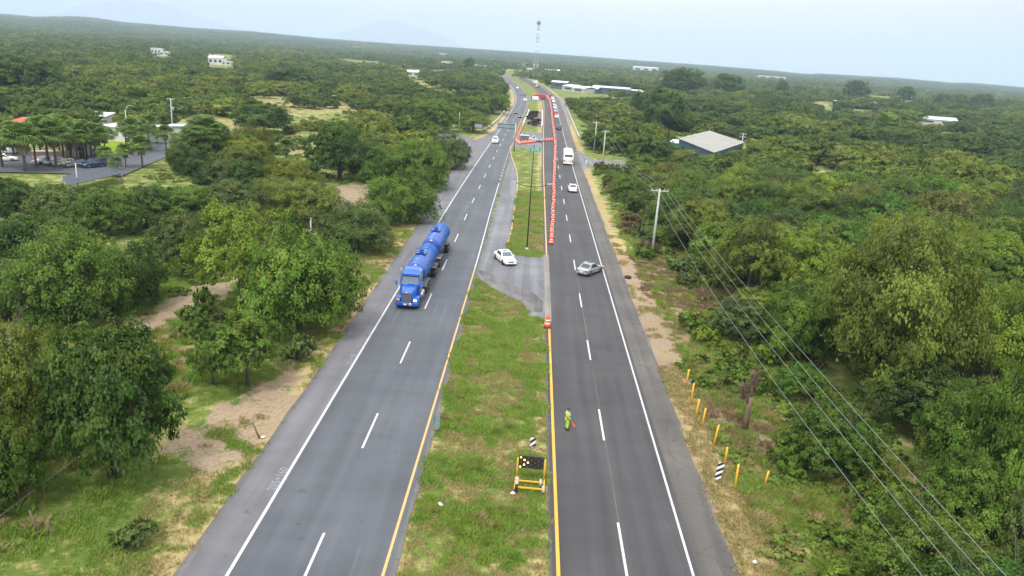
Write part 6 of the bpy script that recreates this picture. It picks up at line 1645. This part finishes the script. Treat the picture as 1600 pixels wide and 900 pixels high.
util_pole(833, 124, 112, 'tiny pole at the far bend of the road', 0, r0=.12)

# wires that run from the nearest pole back past the camera
for k_, (xo, ex, ey, lab) in enumerate(((-1.1, 1440, 899, 'lowest power line wire crossing the bottom right of the photo'), (-.35, 1498, 899, 'second power line wire from the road'), (.6, 1537, 899, 'third power line wire from the road'), (1.1, 1571, 899, 'outermost power line wire over the right wood'))):
    S_ = Vector((pA[0] + xo, pA[1], hA + .05))
    v = ROT @ np.array([ex - 800.0, 450.0 - ey, -FOC]); t_ = (pA[0] + xo - .0) / v[0]; Q = CAMP + v * t_     # where this wire passes the frame's lower edge
    Qp = Vector(Q)
    # parabola with its far end on a pole behind the camera
    E_ = Vector((pA[0] + xo, -8.0, hA))
    a_ = (S_.y - Qp.y) / (S_.y - E_.y); zl = S_.z + (E_.z - S_.z) * a_; sag = max(.4, min(4.5, (zl - Qp.z) / (4 * a_ * (1 - a_))))
    pts = []
    for i in range(33):
        t2 = i / 32; q = S_.lerp(E_, t2); q.z -= 4 * sag * t2 * (1 - t2); pts.append(q)
    mb = MB(); mb.tube(pts, .0125, 5); tag(mb.build('power_wire', M['wire']), lab, 'power line', 'wires of the power line')
for xo in (-1.0, 0, 1.0):
    S_ = Vector((pA[0] + xo, pA[1], hA)); E_ = Vector((gp(941, 258)[0] + xo, gp(941, 258)[1], height_to(941, 258, 204))); pts = []
    for i in range(25):
        t2 = i / 24; q = S_.lerp(E_, t2); q.z -= 4 * 1.4 * t2 * (1 - t2); pts.append(q)
    mb = MB(); mb.tube(pts, .012, 4); tag(mb.build('power_wire', M['wire']), {-1.0: 'left', 0: 'middle', 1.0: 'right'}[xo] + ' thin wire between the nearest power pole and the next one', 'power line', 'wires between the first two poles')
# stay wire in the bottom left
a, c2 = gp(0, 806, .5), gp(228, 622, 4.0); mb = MB(); mb.tube([tuple(a), tuple((a + c2) / 2 - np.array([0, 0, .25])), tuple(c2)], .02, 4); tag(mb.build('stay_wire', M['wire']), 'thin dark cable rising across the big dark tree, bottom left', 'cable')

# median lamp posts
def lamp_post(px, py, ytop, yarm, xl, xr, lab):
    p = gp(px, py); h_ = height_to(px, py, ytop); ha = height_to(px, py, yarm); d = pj(p[0], p[1], ha)[2]
    e = empty('street_lamp', (p[0], p[1], 0), 0, lab, 'street lamp')
    mb = MB(); mb.tube([(0, 0, -.2), (0, 0, h_ * .5), (0, 0, h_)], [.10, .085, .06], 9); mb.build('post', M['darkpole'], e)
    for s, w_ in ((-1, xl), (1, xr)):
        r_ = w_ * d / FOC; mb = MB(); mb.tube([(0, 0, ha), (s * r_ * .5, 0, ha + .12), (s * r_ * .85, 0, ha + .5)], .05, 6); a_ = mb.build('bracket', M['darkpole'], e)
        mb = MB(); mb.hexa([(s * r_ * .82, -.16, ha + .45), (s * r_ * 1.08, -.12, ha + .55), (s * r_ * 1.08, .12, ha + .55), (s * r_ * .82, .16, ha + .45)], [(s * r_ * .82, -.12, ha + .6), (s * r_ * 1.05, -.08, ha + .66), (s * r_ * 1.05, .08, ha + .66), (s * r_ * .82, .12, ha + .6)]); mb.build('lamp_head', M['steel'], a_)
    mb = MB(); mb.lathe([(.02, 0), (.28, 0), (.26, .12), (.16, .3), (.02, .3)], 10); mb.build('base', M['concrete'], e)


lamp_post(823, 390, 226, 292, 29, 30, 'tall dark double-armed lamp post on the median before the barrels')
p = gp(199, 214); hh = height_to(199, 214, 164)
e = empty('street_lamp', (p[0], p[1], 0), 0, 'single-armed white street lamp behind the white flat-roofed house', 'street lamp')
mb = MB(); mb.tube([(0, 0, -.2), (0, 0, hh * .85)], [.14, .1], 8); mb.build('post', M['polecon'], e)
mb = MB(); mb.tube([(0, 0, hh * .84), (.5, 0, hh * .95), (1.1, 0, hh)], .07, 6); mb.build('bracket', M['polecon'], e)
mb = MB(); mb.box((1.3, 0, hh), (.7, .3, .12)); mb.build('lamp_head', M['steel'], e)

# signs
p = gp(836, 241); gs_ = empty('direction_sign', (p[0], p[1], 0), 0, 'green direction sign on the median in front of the barrier row', 'road sign')
hs_ = height_to(836, 241, 231); d = pj(p[0], p[1], 1)[2]
mb = MB(); mb.box((0, 0, hs_ - .55), (17 * d / FOC, .06, 1.1)); pnl = mb.build('panel', M['green_sign'], gs_)
for x, z, w_ in ((-.7, .25, .5), (.3, .25, 1.0), (-.5, -.2, .9), (.8, -.2, .4)):
    mb = MB(); mb.box((x, -.04, hs_ - .55 + z), (w_, .012, .16)); mb.build('lettering', M['sign_white'], pnl)
for s in (-1, 1):
    mb = MB(); mb.tube([(s * .8, .06, -.2), (s * .8, .06, hs_ - .1)], .05, 6); mb.build('post', M['steel'], gs_)
# overhead sign over the left carriageway, seen from behind
p = gp(812, 247); og = empty('overhead_sign', (-4.9, 212, 0), 0, 'grey-blue back of the overhead sign above the left carriageway', 'road sign')
d = pj(-8, 212, 6)[2]
mb = MB(); mb.tube([(0, 0, -.2), (0, 0, 7.6)], [.2, .16], 10); mb.build('post', M['steel'], og)
mb = MB(); mb.tube([(0, 0, 7.4), (-5.0, 0, 7.4)], .09, 8); mb.tube([(0, 0, 6.4), (-5.0, 0, 6.4)], .09, 8); mb.build('gantry_arm', M['steel'], og)
x0 = -4.9
for k_, (z0, hgt) in enumerate(((6.95, .95), (6.15, .6))):
    mb = MB(); mb.box((-2.55, .12, z0), (4.7, .06, hgt)); mb.build('panel', M['grey_sign'], og)
p = gp(750, 211); bb = empty('roadside_sign', (p[0], p[1], 0), 0, 'small pale billboard on a post at the left verge before the side road', 'road sign')
h_ = height_to(750, 211, 194); mb = MB(); mb.box((-.6, 0, h_ - .55), (2.3, .06, 1.1)); mb.build('panel', M['steel'], bb); mb = MB(); mb.tube([(.3, .05, -.2), (.3, .05, h_ - .1)], .05, 6); mb.build('post', M['steel'], bb)
p = gp(916, 256); mb = MB(); mb.box((0, 0, .5), (.28, .2, 1.0)); tag(mb.build('marker_stone', M['sign_white'], loc=(p[0], p[1], -.1), bevel=.04), 'white marker stone on the grass corner of the right side road', 'marker stone')

# guard rails / parapets around the culvert in the median and the left verge
def rail(line, h_, lab, mat='concrete', w_=.3):
    e = empty('parapet', (line[0][0], line[0][1], 0), 0, lab, 'parapet')
    o0 = Vector((line[0][0], line[0][1], 0))
    for a, c2 in zip(line[:-1], line[1:]):
        A, B2 = Vector((*a, 0)) - o0, Vector((*c2, 0)) - o0; nn = Vector((-(B2 - A).y, (B2 - A).x, 0)).normalized() * w_ / 2; g_ = (B2 - A).normalized() * .04
        mb = MB(); mb.hexa([A - nn + g_, B2 - nn - g_, B2 + nn - g_, A + nn + g_], [v + Vector((0, 0, h_)) for v in (A - nn + g_, B2 - nn - g_, B2 + nn - g_, A + nn + g_)]); mb.build('segment', M[mat], e)


rail([(-4.1, 286), (-3.9, 305), (-3.5, 325), (-3.0, 345), (-2.8, 372)], .75, 'pale concrete parapet on the left side of the shrub-filled median ditch', 'sign_white')
rail([(3.0, 290), (3.3, 315), (3.5, 345), (3.6, 375)], .75, 'pale concrete parapet on the right side of the shrub-filled median ditch', 'sign_white')
rail([(-16.5, 262), (-15.2, 285), (-14.2, 310), (-13.6, 350), (-13.4, 380)], .7, 'pale parapet along the outer verge of the left carriageway at the bend', 'concrete', .5)
rail([(15.4, 262), (15.6, 300), (16.0, 345), (16.2, 400)], .6, 'pale kerb wall along the right verge beside the queue', 'concrete', .4)
flatpoly('ditch_bed', [(-3.4, 292), (2.8, 292), (3.1, 370), (-2.6, 370)], .01, M['wood'])
for i in range(16):
    put_tree('bush', i, random.uniform(-2.6, 2.2), 295 + i * 4.6, random.uniform(1.2, 2.0), random.uniform(0.8, 1.5), i, random.choice([(0.03, 0.035, 0.022), (0.04, 0.035, 0.028), (0.035, 0.05, 0.02)]), ordinal(i + 1) + ' dark shrub from the near end of the median ditch', 'shrub', 'dark shrubs in the median ditch')

# ------------------------------------------------------------------ mast
M['fade_red'] = pm('faded_red_steel', (.46, .37, .36), .6)
p = gp(836.5, 118); d0 = pj(p[0], p[1], 0)[2]
MXp = gp(836.5, 112.5); dm = pj(MXp[0], MXp[1], 0)[2]; MH = height_to(836.5, 112.5, 35)
mast = empty('lattice_mast', (MXp[0], MXp[1], 0), 0.3, 'tall red and white lattice radio mast on the skyline', 'mast')
nseg = 12; w0 = 7.0 * dm / FOC / 2; w1 = 1.2
for k_ in range(nseg):
    z0, z1 = MH * k_ / nseg, MH * (k_ + 1) / nseg; a0 = w0 + (w1 - w0) * (k_ / nseg) ** .75; a1 = w0 + (w1 - w0) * ((k_ + 1) / nseg) ** .75
    mb = MB(); C4 = ((-1, -1), (1, -1), (1, 1), (-1, 1))
    for q in range(4):
        u, v = C4[q], C4[(q + 1) % 4]
        mb.tube([(u[0] * a0, u[1] * a0, z0), (u[0] * a1, u[1] * a1, z1)], .14, 5)
        mb.tube([(u[0] * a0, u[1] * a0, z0), (v[0] * a1, v[1] * a1, z1)], .08, 4); mb.tube([(v[0] * a0, v[1] * a0, z0), (u[0] * a1, u[1] * a1, z1)], .08, 4); mb.tube([(u[0] * a1, u[1] * a1, z1), (v[0] * a1, v[1] * a1, z1)], .08, 4)
    mb.build('lattice_section', M['sign_white'] if k_ in (0, 1, 5, 6, 9) else M['fade_red'], mast)
mb = MB(); mb.lathe([(.3, MH - 3), (2.6, MH - 2.2), (2.9, MH), (2.6, MH + 2), (.3, MH + 2.4)], 14); mb.build('antenna_drum', pm('grey_drum', (.25, .24, .25), .6), mast)
mb = MB(); mb.tube([(0, 0, MH + 2), (0, 0, MH + 9)], [.2, .08], 6); mb.build('spike', M['steel'], mast)
p = gp(1009, 95.5); q_ = CAMP + (ROT @ np.array([1009 - 800.0, 450.0 - 97, -FOC])) / FOC * 4800
mb = MB(); mb.tube([(0, 0, -20), (0, 0, 62)], [1.0, .5], 5); tag(mb.build('distant_mast', M['steel'], loc=(q_[0], q_[1], q_[2] - 8)), 'faint thin mast on the far ridge right of the lattice mast', 'mast')

# ------------------------------------------------------------------ buildings
def bld(name, x, y, rz, w_, d_, h_, wall, roof, label, kind_roof='flat', wins=0, over=.35, door=True, cat='building', pitch=1.2, glass='open_dark', group=None):
    e = empty(name, (x, y, 0), rz, label, cat, group)
    mb = MB(); mb.box((0, 0, h_ / 2 - .1), (w_, d_, h_ + .2)); mb.build('wall', M[wall], e)
    if kind_roof == 'flat':
        mb = MB(); mb.box((0, 0, h_ + .12), (w_ + 2 * over, d_ + 2 * over, .22)); mb.build('roof', M[roof], e)
    elif kind_roof == 'gable':
        mb = MB(); hw, hd = w_ / 2 + over, d_ / 2 + over
        for s in (-1, 1):
            mb = MB(); mb.hexa([(-hw, s * hd, h_), (hw, s * hd, h_), (hw, 0, h_ + pitch), (-hw, 0, h_ + pitch)], [(-hw, s * hd, h_ + .1), (hw, s * hd, h_ + .1), (hw, 0, h_ + pitch + .1), (-hw, 0, h_ + pitch + .1)]); mb.build('roof_slope', M[roof], e)
    elif kind_roof == 'hip':
        hw, hd = w_ / 2 + over, d_ / 2 + over; rl = max(0, hw - hd); mb = MB()
        mb.add([(-hw, -hd, h_), (hw, -hd, h_), (hw, hd, h_), (-hw, hd, h_), (-rl, 0, h_ + pitch), (rl, 0, h_ + pitch)], [(0, 1, 5, 4), (1, 2, 5), (2, 3, 4, 5), (3, 0, 4), (3, 2, 1, 0)]); mb.build('roof', M[roof], e)
    elif kind_roof == 'shed':
        hw, hd = w_ / 2 + over, d_ / 2 + over; mb = MB(); mb.hexa([(-hw, -hd, h_), (hw, -hd, h_), (hw, hd, h_ + pitch), (-hw, hd, h_ + pitch)], [(-hw, -hd, h_ + .12), (hw, -hd, h_ + .12), (hw, hd, h_ + pitch + .12), (-hw, hd, h_ + pitch + .12)]); mb.build('roof', M[roof], e)
    for k_ in range(wins):
        x_ = (k_ + .5) / wins * w_ - w_ / 2
        mb = MB(); mb.box((x_, -d_ / 2 - .02, h_ * .55), (w_ / wins * .55, .08, h_ * .38)); wn = mb.build('window', M[glass], e)
        mb = MB(); mb.box((x_, -d_ / 2 - .05, h_ * .55 - h_ * .21), (w_ / wins * .62, .12, .08)); mb.build('sill', M['sign_white'], wn)
    if door:
        mb = MB(); mb.box((w_ * .42, -d_ / 2 - .03, 1.05), (1.0, .08, 2.1)); mb.build('door', M['glass'], e)
    return e


# white flat-roofed house with glass doors
p = gp(183, 222); q = gp(248, 222); ang = math.atan2(q[1] - p[1], q[0] - p[0])
def ab_px(x0, y0, x1, y1): a, c2 = gp(x0, y0), gp(x1, y1); return (a + c2) / 2, math.hypot(*(c2 - a)[:2]), math.atan2((c2 - a)[1], (c2 - a)[0])
cpt, ln, ang = ab_px(160, 219, 203, 222); bld('flat_roofed_house', cpt[0] - sin(ang) * 4, cpt[1] + cos(ang) * 4, ang, ln, 8, 3.2, 'wall_white', 'roof_white', 'white flat-roofed house with glass doors facing the bright lawn', wins=3, glass='grey_car')
cpt, ln, ang = ab_px(204, 222, 262, 224); bld('garden_wall_house', cpt[0] - sin(ang) * 3.2, cpt[1] + cos(ang) * 3.2, ang, ln, 5, 3.4, 'wall_white', 'wall_white', 'plain windowless white annex behind the slender palms', wins=0, door=False)
cpt, ln, ang = ab_px(262, 212, 286, 213); bld('grey_shed', cpt[0], cpt[1] + 2, ang, ln, 4, 2.4, 'wall_grey', 'roof_blue', 'low blue-grey shed right of the white annex', door=False)
cpt, ln, ang = ab_px(100, 247, 128, 248); bld('lobby_building', cpt[0] - sin(ang) * 4, cpt[1] + cos(ang) * 4, ang, ln, 6, 3.6, 'wall_grey', 'roof_white', 'grey walled lobby behind the palm row', wins=2)
cpt, ln, ang = ab_px(48, 248, 98, 248); bld('low_white_wall', cpt[0], cpt[1] + .5, ang, ln, .3, 1.3, 'wall_pink', 'wall_white', 'low pinkish garden wall behind the parked cars', door=False, cat='wall')
cpt, ln, ang = ab_px(128, 240, 160, 241); bld('low_white_wall', cpt[0], cpt[1], ang, ln, .3, 1.0, 'wall_white', 'wall_white', 'low white garden wall at the near edge of the bright lawn', door=False, cat='wall')
p = gp(20, 228); bld('red_roofed_house', p[0], p[1] + 6, .1, 11, 9, 3.4, 'wall_pink', 'roof_red', 'red hip-roofed house half hidden by palms at the left edge', 'hip', 2, pitch=2.2)
p = gp(142, 196); bld('red_roofed_house', p[0], p[1] + 2, .1, 8, 6, 2.6, 'wall_grey', 'roof_white', 'small red-walled shed above the palm row', 'shed', 0, pitch=.5, door=False)
p = gp(138, 196); mb = MB(); mb.box((0, 0, 1.3), (5, .3, 2.6)); tag(mb.build('painted_wall', M['wall_red'], loc=(p[0], p[1] - 1.6, 0), rz=.1), 'short red painted wall in front of the small shed above the palms', 'wall')
# corrugated roof in front of the parked cars: sheets as parts
c1, c2, c3, c4 = gp(106, 291, 1.6), gp(190, 272, 1.6), gp(182, 260, 2.0), gp(97, 276, 2.0)
cr = empty('carport', (c1[0], c1[1], 0), 0, 'dark blue-grey corrugated carport roof below the parked cars', 'carport')
o0 = Vector((c1[0], c1[1], 0)); P1, P2_, P3_, P4 = (Vector(v) - o0 for v in (c1, c2, c3, c4)); P3_ = P2_ + (P4 - P1)
for k_ in range(18):
    a, c_ = P1.lerp(P2_, k_ / 18), P1.lerp(P2_, (k_ + .86) / 18); e1, e2 = P4.lerp(P3_, (k_ + .86) / 18), P4.lerp(P3_, k_ / 18); mb = MB(); up = Vector((0, 0, .1)); dz = Vector((0, 0, .04 * (k_ % 2)))
    mb.hexa([a + dz, c_ + dz, e1 + dz, e2 + dz], [a + up + dz, c_ + up + dz, e1 + up + dz, e2 + up + dz]); mb.build('roof_sheet', M['panel_roof'], cr)
for q in (P1, P2_, P3_, P4):
    mb = MB(); mb.tube([(q.x, q.y, 0), (q.x, q.y, q.z)], .08, 6); mb.build('post', M['steel'], cr)
util_pole(122, 296, 255, 'short white pole in front of the corrugated carport roof', 0, r0=.12)
# asphalt of the car park and driveway
flatpoly('car_park', [tuple(v) for v in [gp(-80, 232)[:2], gp(60, 236)[:2], gp(130, 244)[:2], gp(205, 242)[:2], gp(236, 222)[:2], gp(268, 218)[:2], gp(262, 245)[:2], gp(190, 276)[:2], gp(100, 272)[:2], gp(-80, 268)[:2]]], 0.13, M['asph_L'])
# far warehouse with pale grey roof
cz = ((1059, 216.5, 5.6), (1116, 239, 5.0), (1164, 223, 5.6), (1108.5, 204.5, 7.4))
Q4 = [Vector(gp(a_, b2_, z_)) for a_, b2_, z_ in cz]; e = empty('warehouse', (Q4[1].x, Q4[1].y, 0), 0, 'pale grey sheet-roofed warehouse with blue walls in the right wood', 'warehouse')
o0 = Vector((Q4[1].x, Q4[1].y, 0)); Q4 = [q - o0 for q in Q4]; NP = 16
for j in range(NP):
    u0, u1 = j / NP, (j + .985) / NP; a, c_ = Q4[0].lerp(Q4[1], u0), Q4[0].lerp(Q4[1], u1); a2, c2_ = Q4[3].lerp(Q4[2], u0), Q4[3].lerp(Q4[2], u1); up = Vector((0, 0, .10 + .02 * (j % 2)))
    mb = MB(); mb.hexa([a, c_, c2_, a2], [a + up, c_ + up, c2_ + up, a2 + up]); mb.build('roof_panel', M['roof_grey'], e)
cen = sum(Q4, Vector()) / 4; Wl = [cen + (q - cen) * .95 for q in Q4]
for j in range(4):
    a, c_ = Wl[j], Wl[(j + 1) % 4]; g0 = (c_ - a).normalized() * .15; nn = Vector((-(c_ - a).y, (c_ - a).x, 0)).normalized() * .12; a, c_ = a + g0, c_ - g0
    f = lambda v, z: Vector((v.x, v.y, z)); mb = MB(); mb.hexa([f(a - nn, -.3), f(c_ - nn, -.3), f(c_ + nn, -.3), f(a + nn, -.3)], [f(a - nn, a.z - .12), f(c_ - nn, c_.z - .12), f(c_ + nn, c_.z - .12), f(a + nn, a.z - .12)]); mb.build('wall', M['wall_teal'] if j in (0, 1) else M['wall_grey'], e)
p = gp(1062, 238); bld('blue_lean_to', p[0] + 2, p[1] + 2, radians(-24), 9, 5, 2.6, 'wall_blue', 'roof_white', 'white-roofed blue lean-to beside the warehouse corner', 'shed', 0, pitch=.5)
# sheds along the road on the right
for px, py, w_, d_, h_, wall, roof, rz, lab in ((876, 139, 13, 12, 5.0, 'wall_teal', 'roof_white', -.3, 'tall dark blue shed with white roof edge, nearest the far road'), (898, 143, 12, 16, 3.6, 'wall_grey', 'roof_white', -.75, 'long white-roofed shed second from the far road'), (914, 145.5, 12, 16, 3.4, 'wall_grey', 'roof_white', -.75, 'white-roofed shed third from the far road'), (928, 146, 10, 10, 3.4, 'wall_teal', 'roof_white', -.5, 'dark fronted shed between the white-roofed sheds'),
                                          (956, 147.5, 28, 12, 4.6, 'wall_teal', 'roof_blue', -.22, 'longest open-fronted shed with pale blue roof'), (988, 149, 14, 9, 3.2, 'wall_teal', 'roof_blue', -.15, 'small blue shed at the end of the long open one'), (1003, 151, 9, 6, 2.8, 'wall_grey', 'roof_white', -.1, 'lowest grey shed at the right end of the shed row')):
    p = gp(px, py); b_ = bld('shed', p[0], p[1] + 4, rz, w_, d_, h_, wall, roof, lab, 'gable', 3 if w_ > 13 else 1, pitch=1.1, door=False, cat='shed')
p = gp(1350, 169); fb_ = bld('flat_building', p[0], p[1] + 4, 0, 20, 8, 5.2, 'wall_white', 'roof_white', 'white building with a red middle bay on the right plain', wins=4)
mb = MB(); mb.box((2.2, -4.4, 2.5), (3.6, .4, 5.3)); mb.build('red_bay', M['wall_red'], fb_)
for px, py, w_, d_, h_, wall, roof, kr, rz, lab in (
    (1312, 166, 12, 7, 3, 'wall_white', 'roof_white', 'gable', .1, 'small white house left of the red and white building'), (1460, 194, 22, 12, 3.0, 'wall_grey', 'roof_blue', 'gable', -.2, 'long white metal roof low in the right scrub'), (1560, 176, 8, 6, 3.4, 'wall_white', 'roof_white', 'gable', .1, 'small white house near the right edge below the skyline'),
    (1568, 172, 5, 5, 3.4, 'wall_white', 'roof_white', 'flat', 0, 'tiny white block right beside the small house near the right edge'), (1212, 158, 20, 8, 3.0, 'wall_grey', 'roof_blue', 'gable', 0, 'grey-blue roof half hidden in the dark tree line'), (1565, 217, 6, 5, 2.4, 'wall_grey', 'roof_grey', 'gable', 0, 'grey roof in the far right wood'),
    (246, 86, 10, 8, 6.5, 'wall_white', 'roof_white', 'flat', .1, 'two-storey white house with dark balcony in the far left wood'), (258, 87, 8, 6, 3.5, 'wall_white', 'roof_white', 'flat', .1, 'low white wing right of the two-storey far house'), (340, 101, 12, 9, 5.5, 'wall_white', 'roof_white', 'gable', 0, 'white gabled house in the far left wood'), (355, 102, 9, 7, 3, 'wall_white', 'roof_white', 'flat', 0, 'low annex beside the white gabled far house'),
    (645, 119, 10, 8, 3.6, 'wall_white', 'roof_white', 'gable', .2, 'lone white shed in the trees left of the far road'), (698, 106, 14, 10, 8.0, 'wall_white', 'roof_white', 'flat', 0, 'pale two-storey house left of the small skyline tree'), (746, 107, 26, 12, 5, 'wall_white', 'roof_white', 'flat', 0, 'wide pale building right of the small skyline tree'),
    (10, 41, 60, 30, 12, 'wall_white', 'roof_white', 'flat', 0, 'pale hamlet building on the far left hillside'), (595, 76, 40, 20, 10, 'wall_white', 'roof_white', 'flat', 0, 'pale building below the far ridge left of the mountain foot'), (560, 77, 30, 16, 8, 'wall_pink', 'roof_white', 'flat', 0, 'pinkish building on the far slope below the mountain'), (692, 87, 22, 12, 7, 'wall_white', 'roof_white', 'flat', 0, 'small white dot of a house on the far slope'),
    (812, 92, 36, 16, 8, 'wall_white', 'roof_white', 'gable', 0, 'white building behind the lattice mast, on the far plain'), (863, 116, 20, 8, 5, 'wall_grey', 'roof_white', 'gable', 0, 'long pale roof in the trees right of the mast foot'), (827, 113.5, 8, 8, 6, 'wall_white', 'roof_white', 'flat', 0, 'small white hut left of the mast foot'), (1008, 112, 60, 20, 10, 'wall_white', 'roof_blue', 'gable', 0, 'long pale hall below the far ridge, right of the mast'),
    (1205, 124, 70, 14, 8, 'wall_white', 'roof_white', 'flat', 0, 'long pale building on the right plain below the ridge')):
    p = gp(px, py); z_ = 0
    for _ in range(8):
        z_ = float(elev(p[0], p[1])); p = gp(px, py, min(z_, 20))
    e_ = bld('house', p[0], p[1], rz, w_, d_, h_, wall, roof, lab, kr, 3 if h_ > 4 else 2, pitch=1.6, door=False); e_.location.z = z_
p = gp(620, 226, 0); mb = MB(); mb.box((0, 0, 1.2), (4.5, 1.9, 1.2)); mb.box((0.2, 0, 2.0), (2.6, 1.7, .6))
o_ = copy_tree(suv_w); place(o_, gp(632, 190)[0], gp(632, 190)[1], radians(100), 'white car just visible through the trees left of the far carriageway'); o_.location.z = 0.0
bpy.data.meshes

# ------------------------------------------------------------------ haze
hz = bpy.data.materials.new('haze'); hz.use_nodes = True; n = hz.node_tree; n.nodes.clear()
mo = n.nodes.new('ShaderNodeOutputMaterial'); pv = n.nodes.new('ShaderNodeVolumePrincipled')
pv.inputs['Color'].default_value = (0.60, 0.755, 0.98, 1); pv.inputs['Density'].default_value = 1.55e-4; pv.inputs['Anisotropy'].default_value = 0.1
n.links.new(pv.outputs[0], mo.inputs['Volume'])
mb = MB(); mb.box((0, 5800, 249), (22000, 18400, 502)); o_ = mb.build('haze', hz); o_['kind'] = 'stuff'
print('TREES', NT, 'OBJ', len(bpy.data.objects), 'TRIS', sum(len(m_.loop_triangles) or len(m_.polygons) for m_ in bpy.data.meshes))
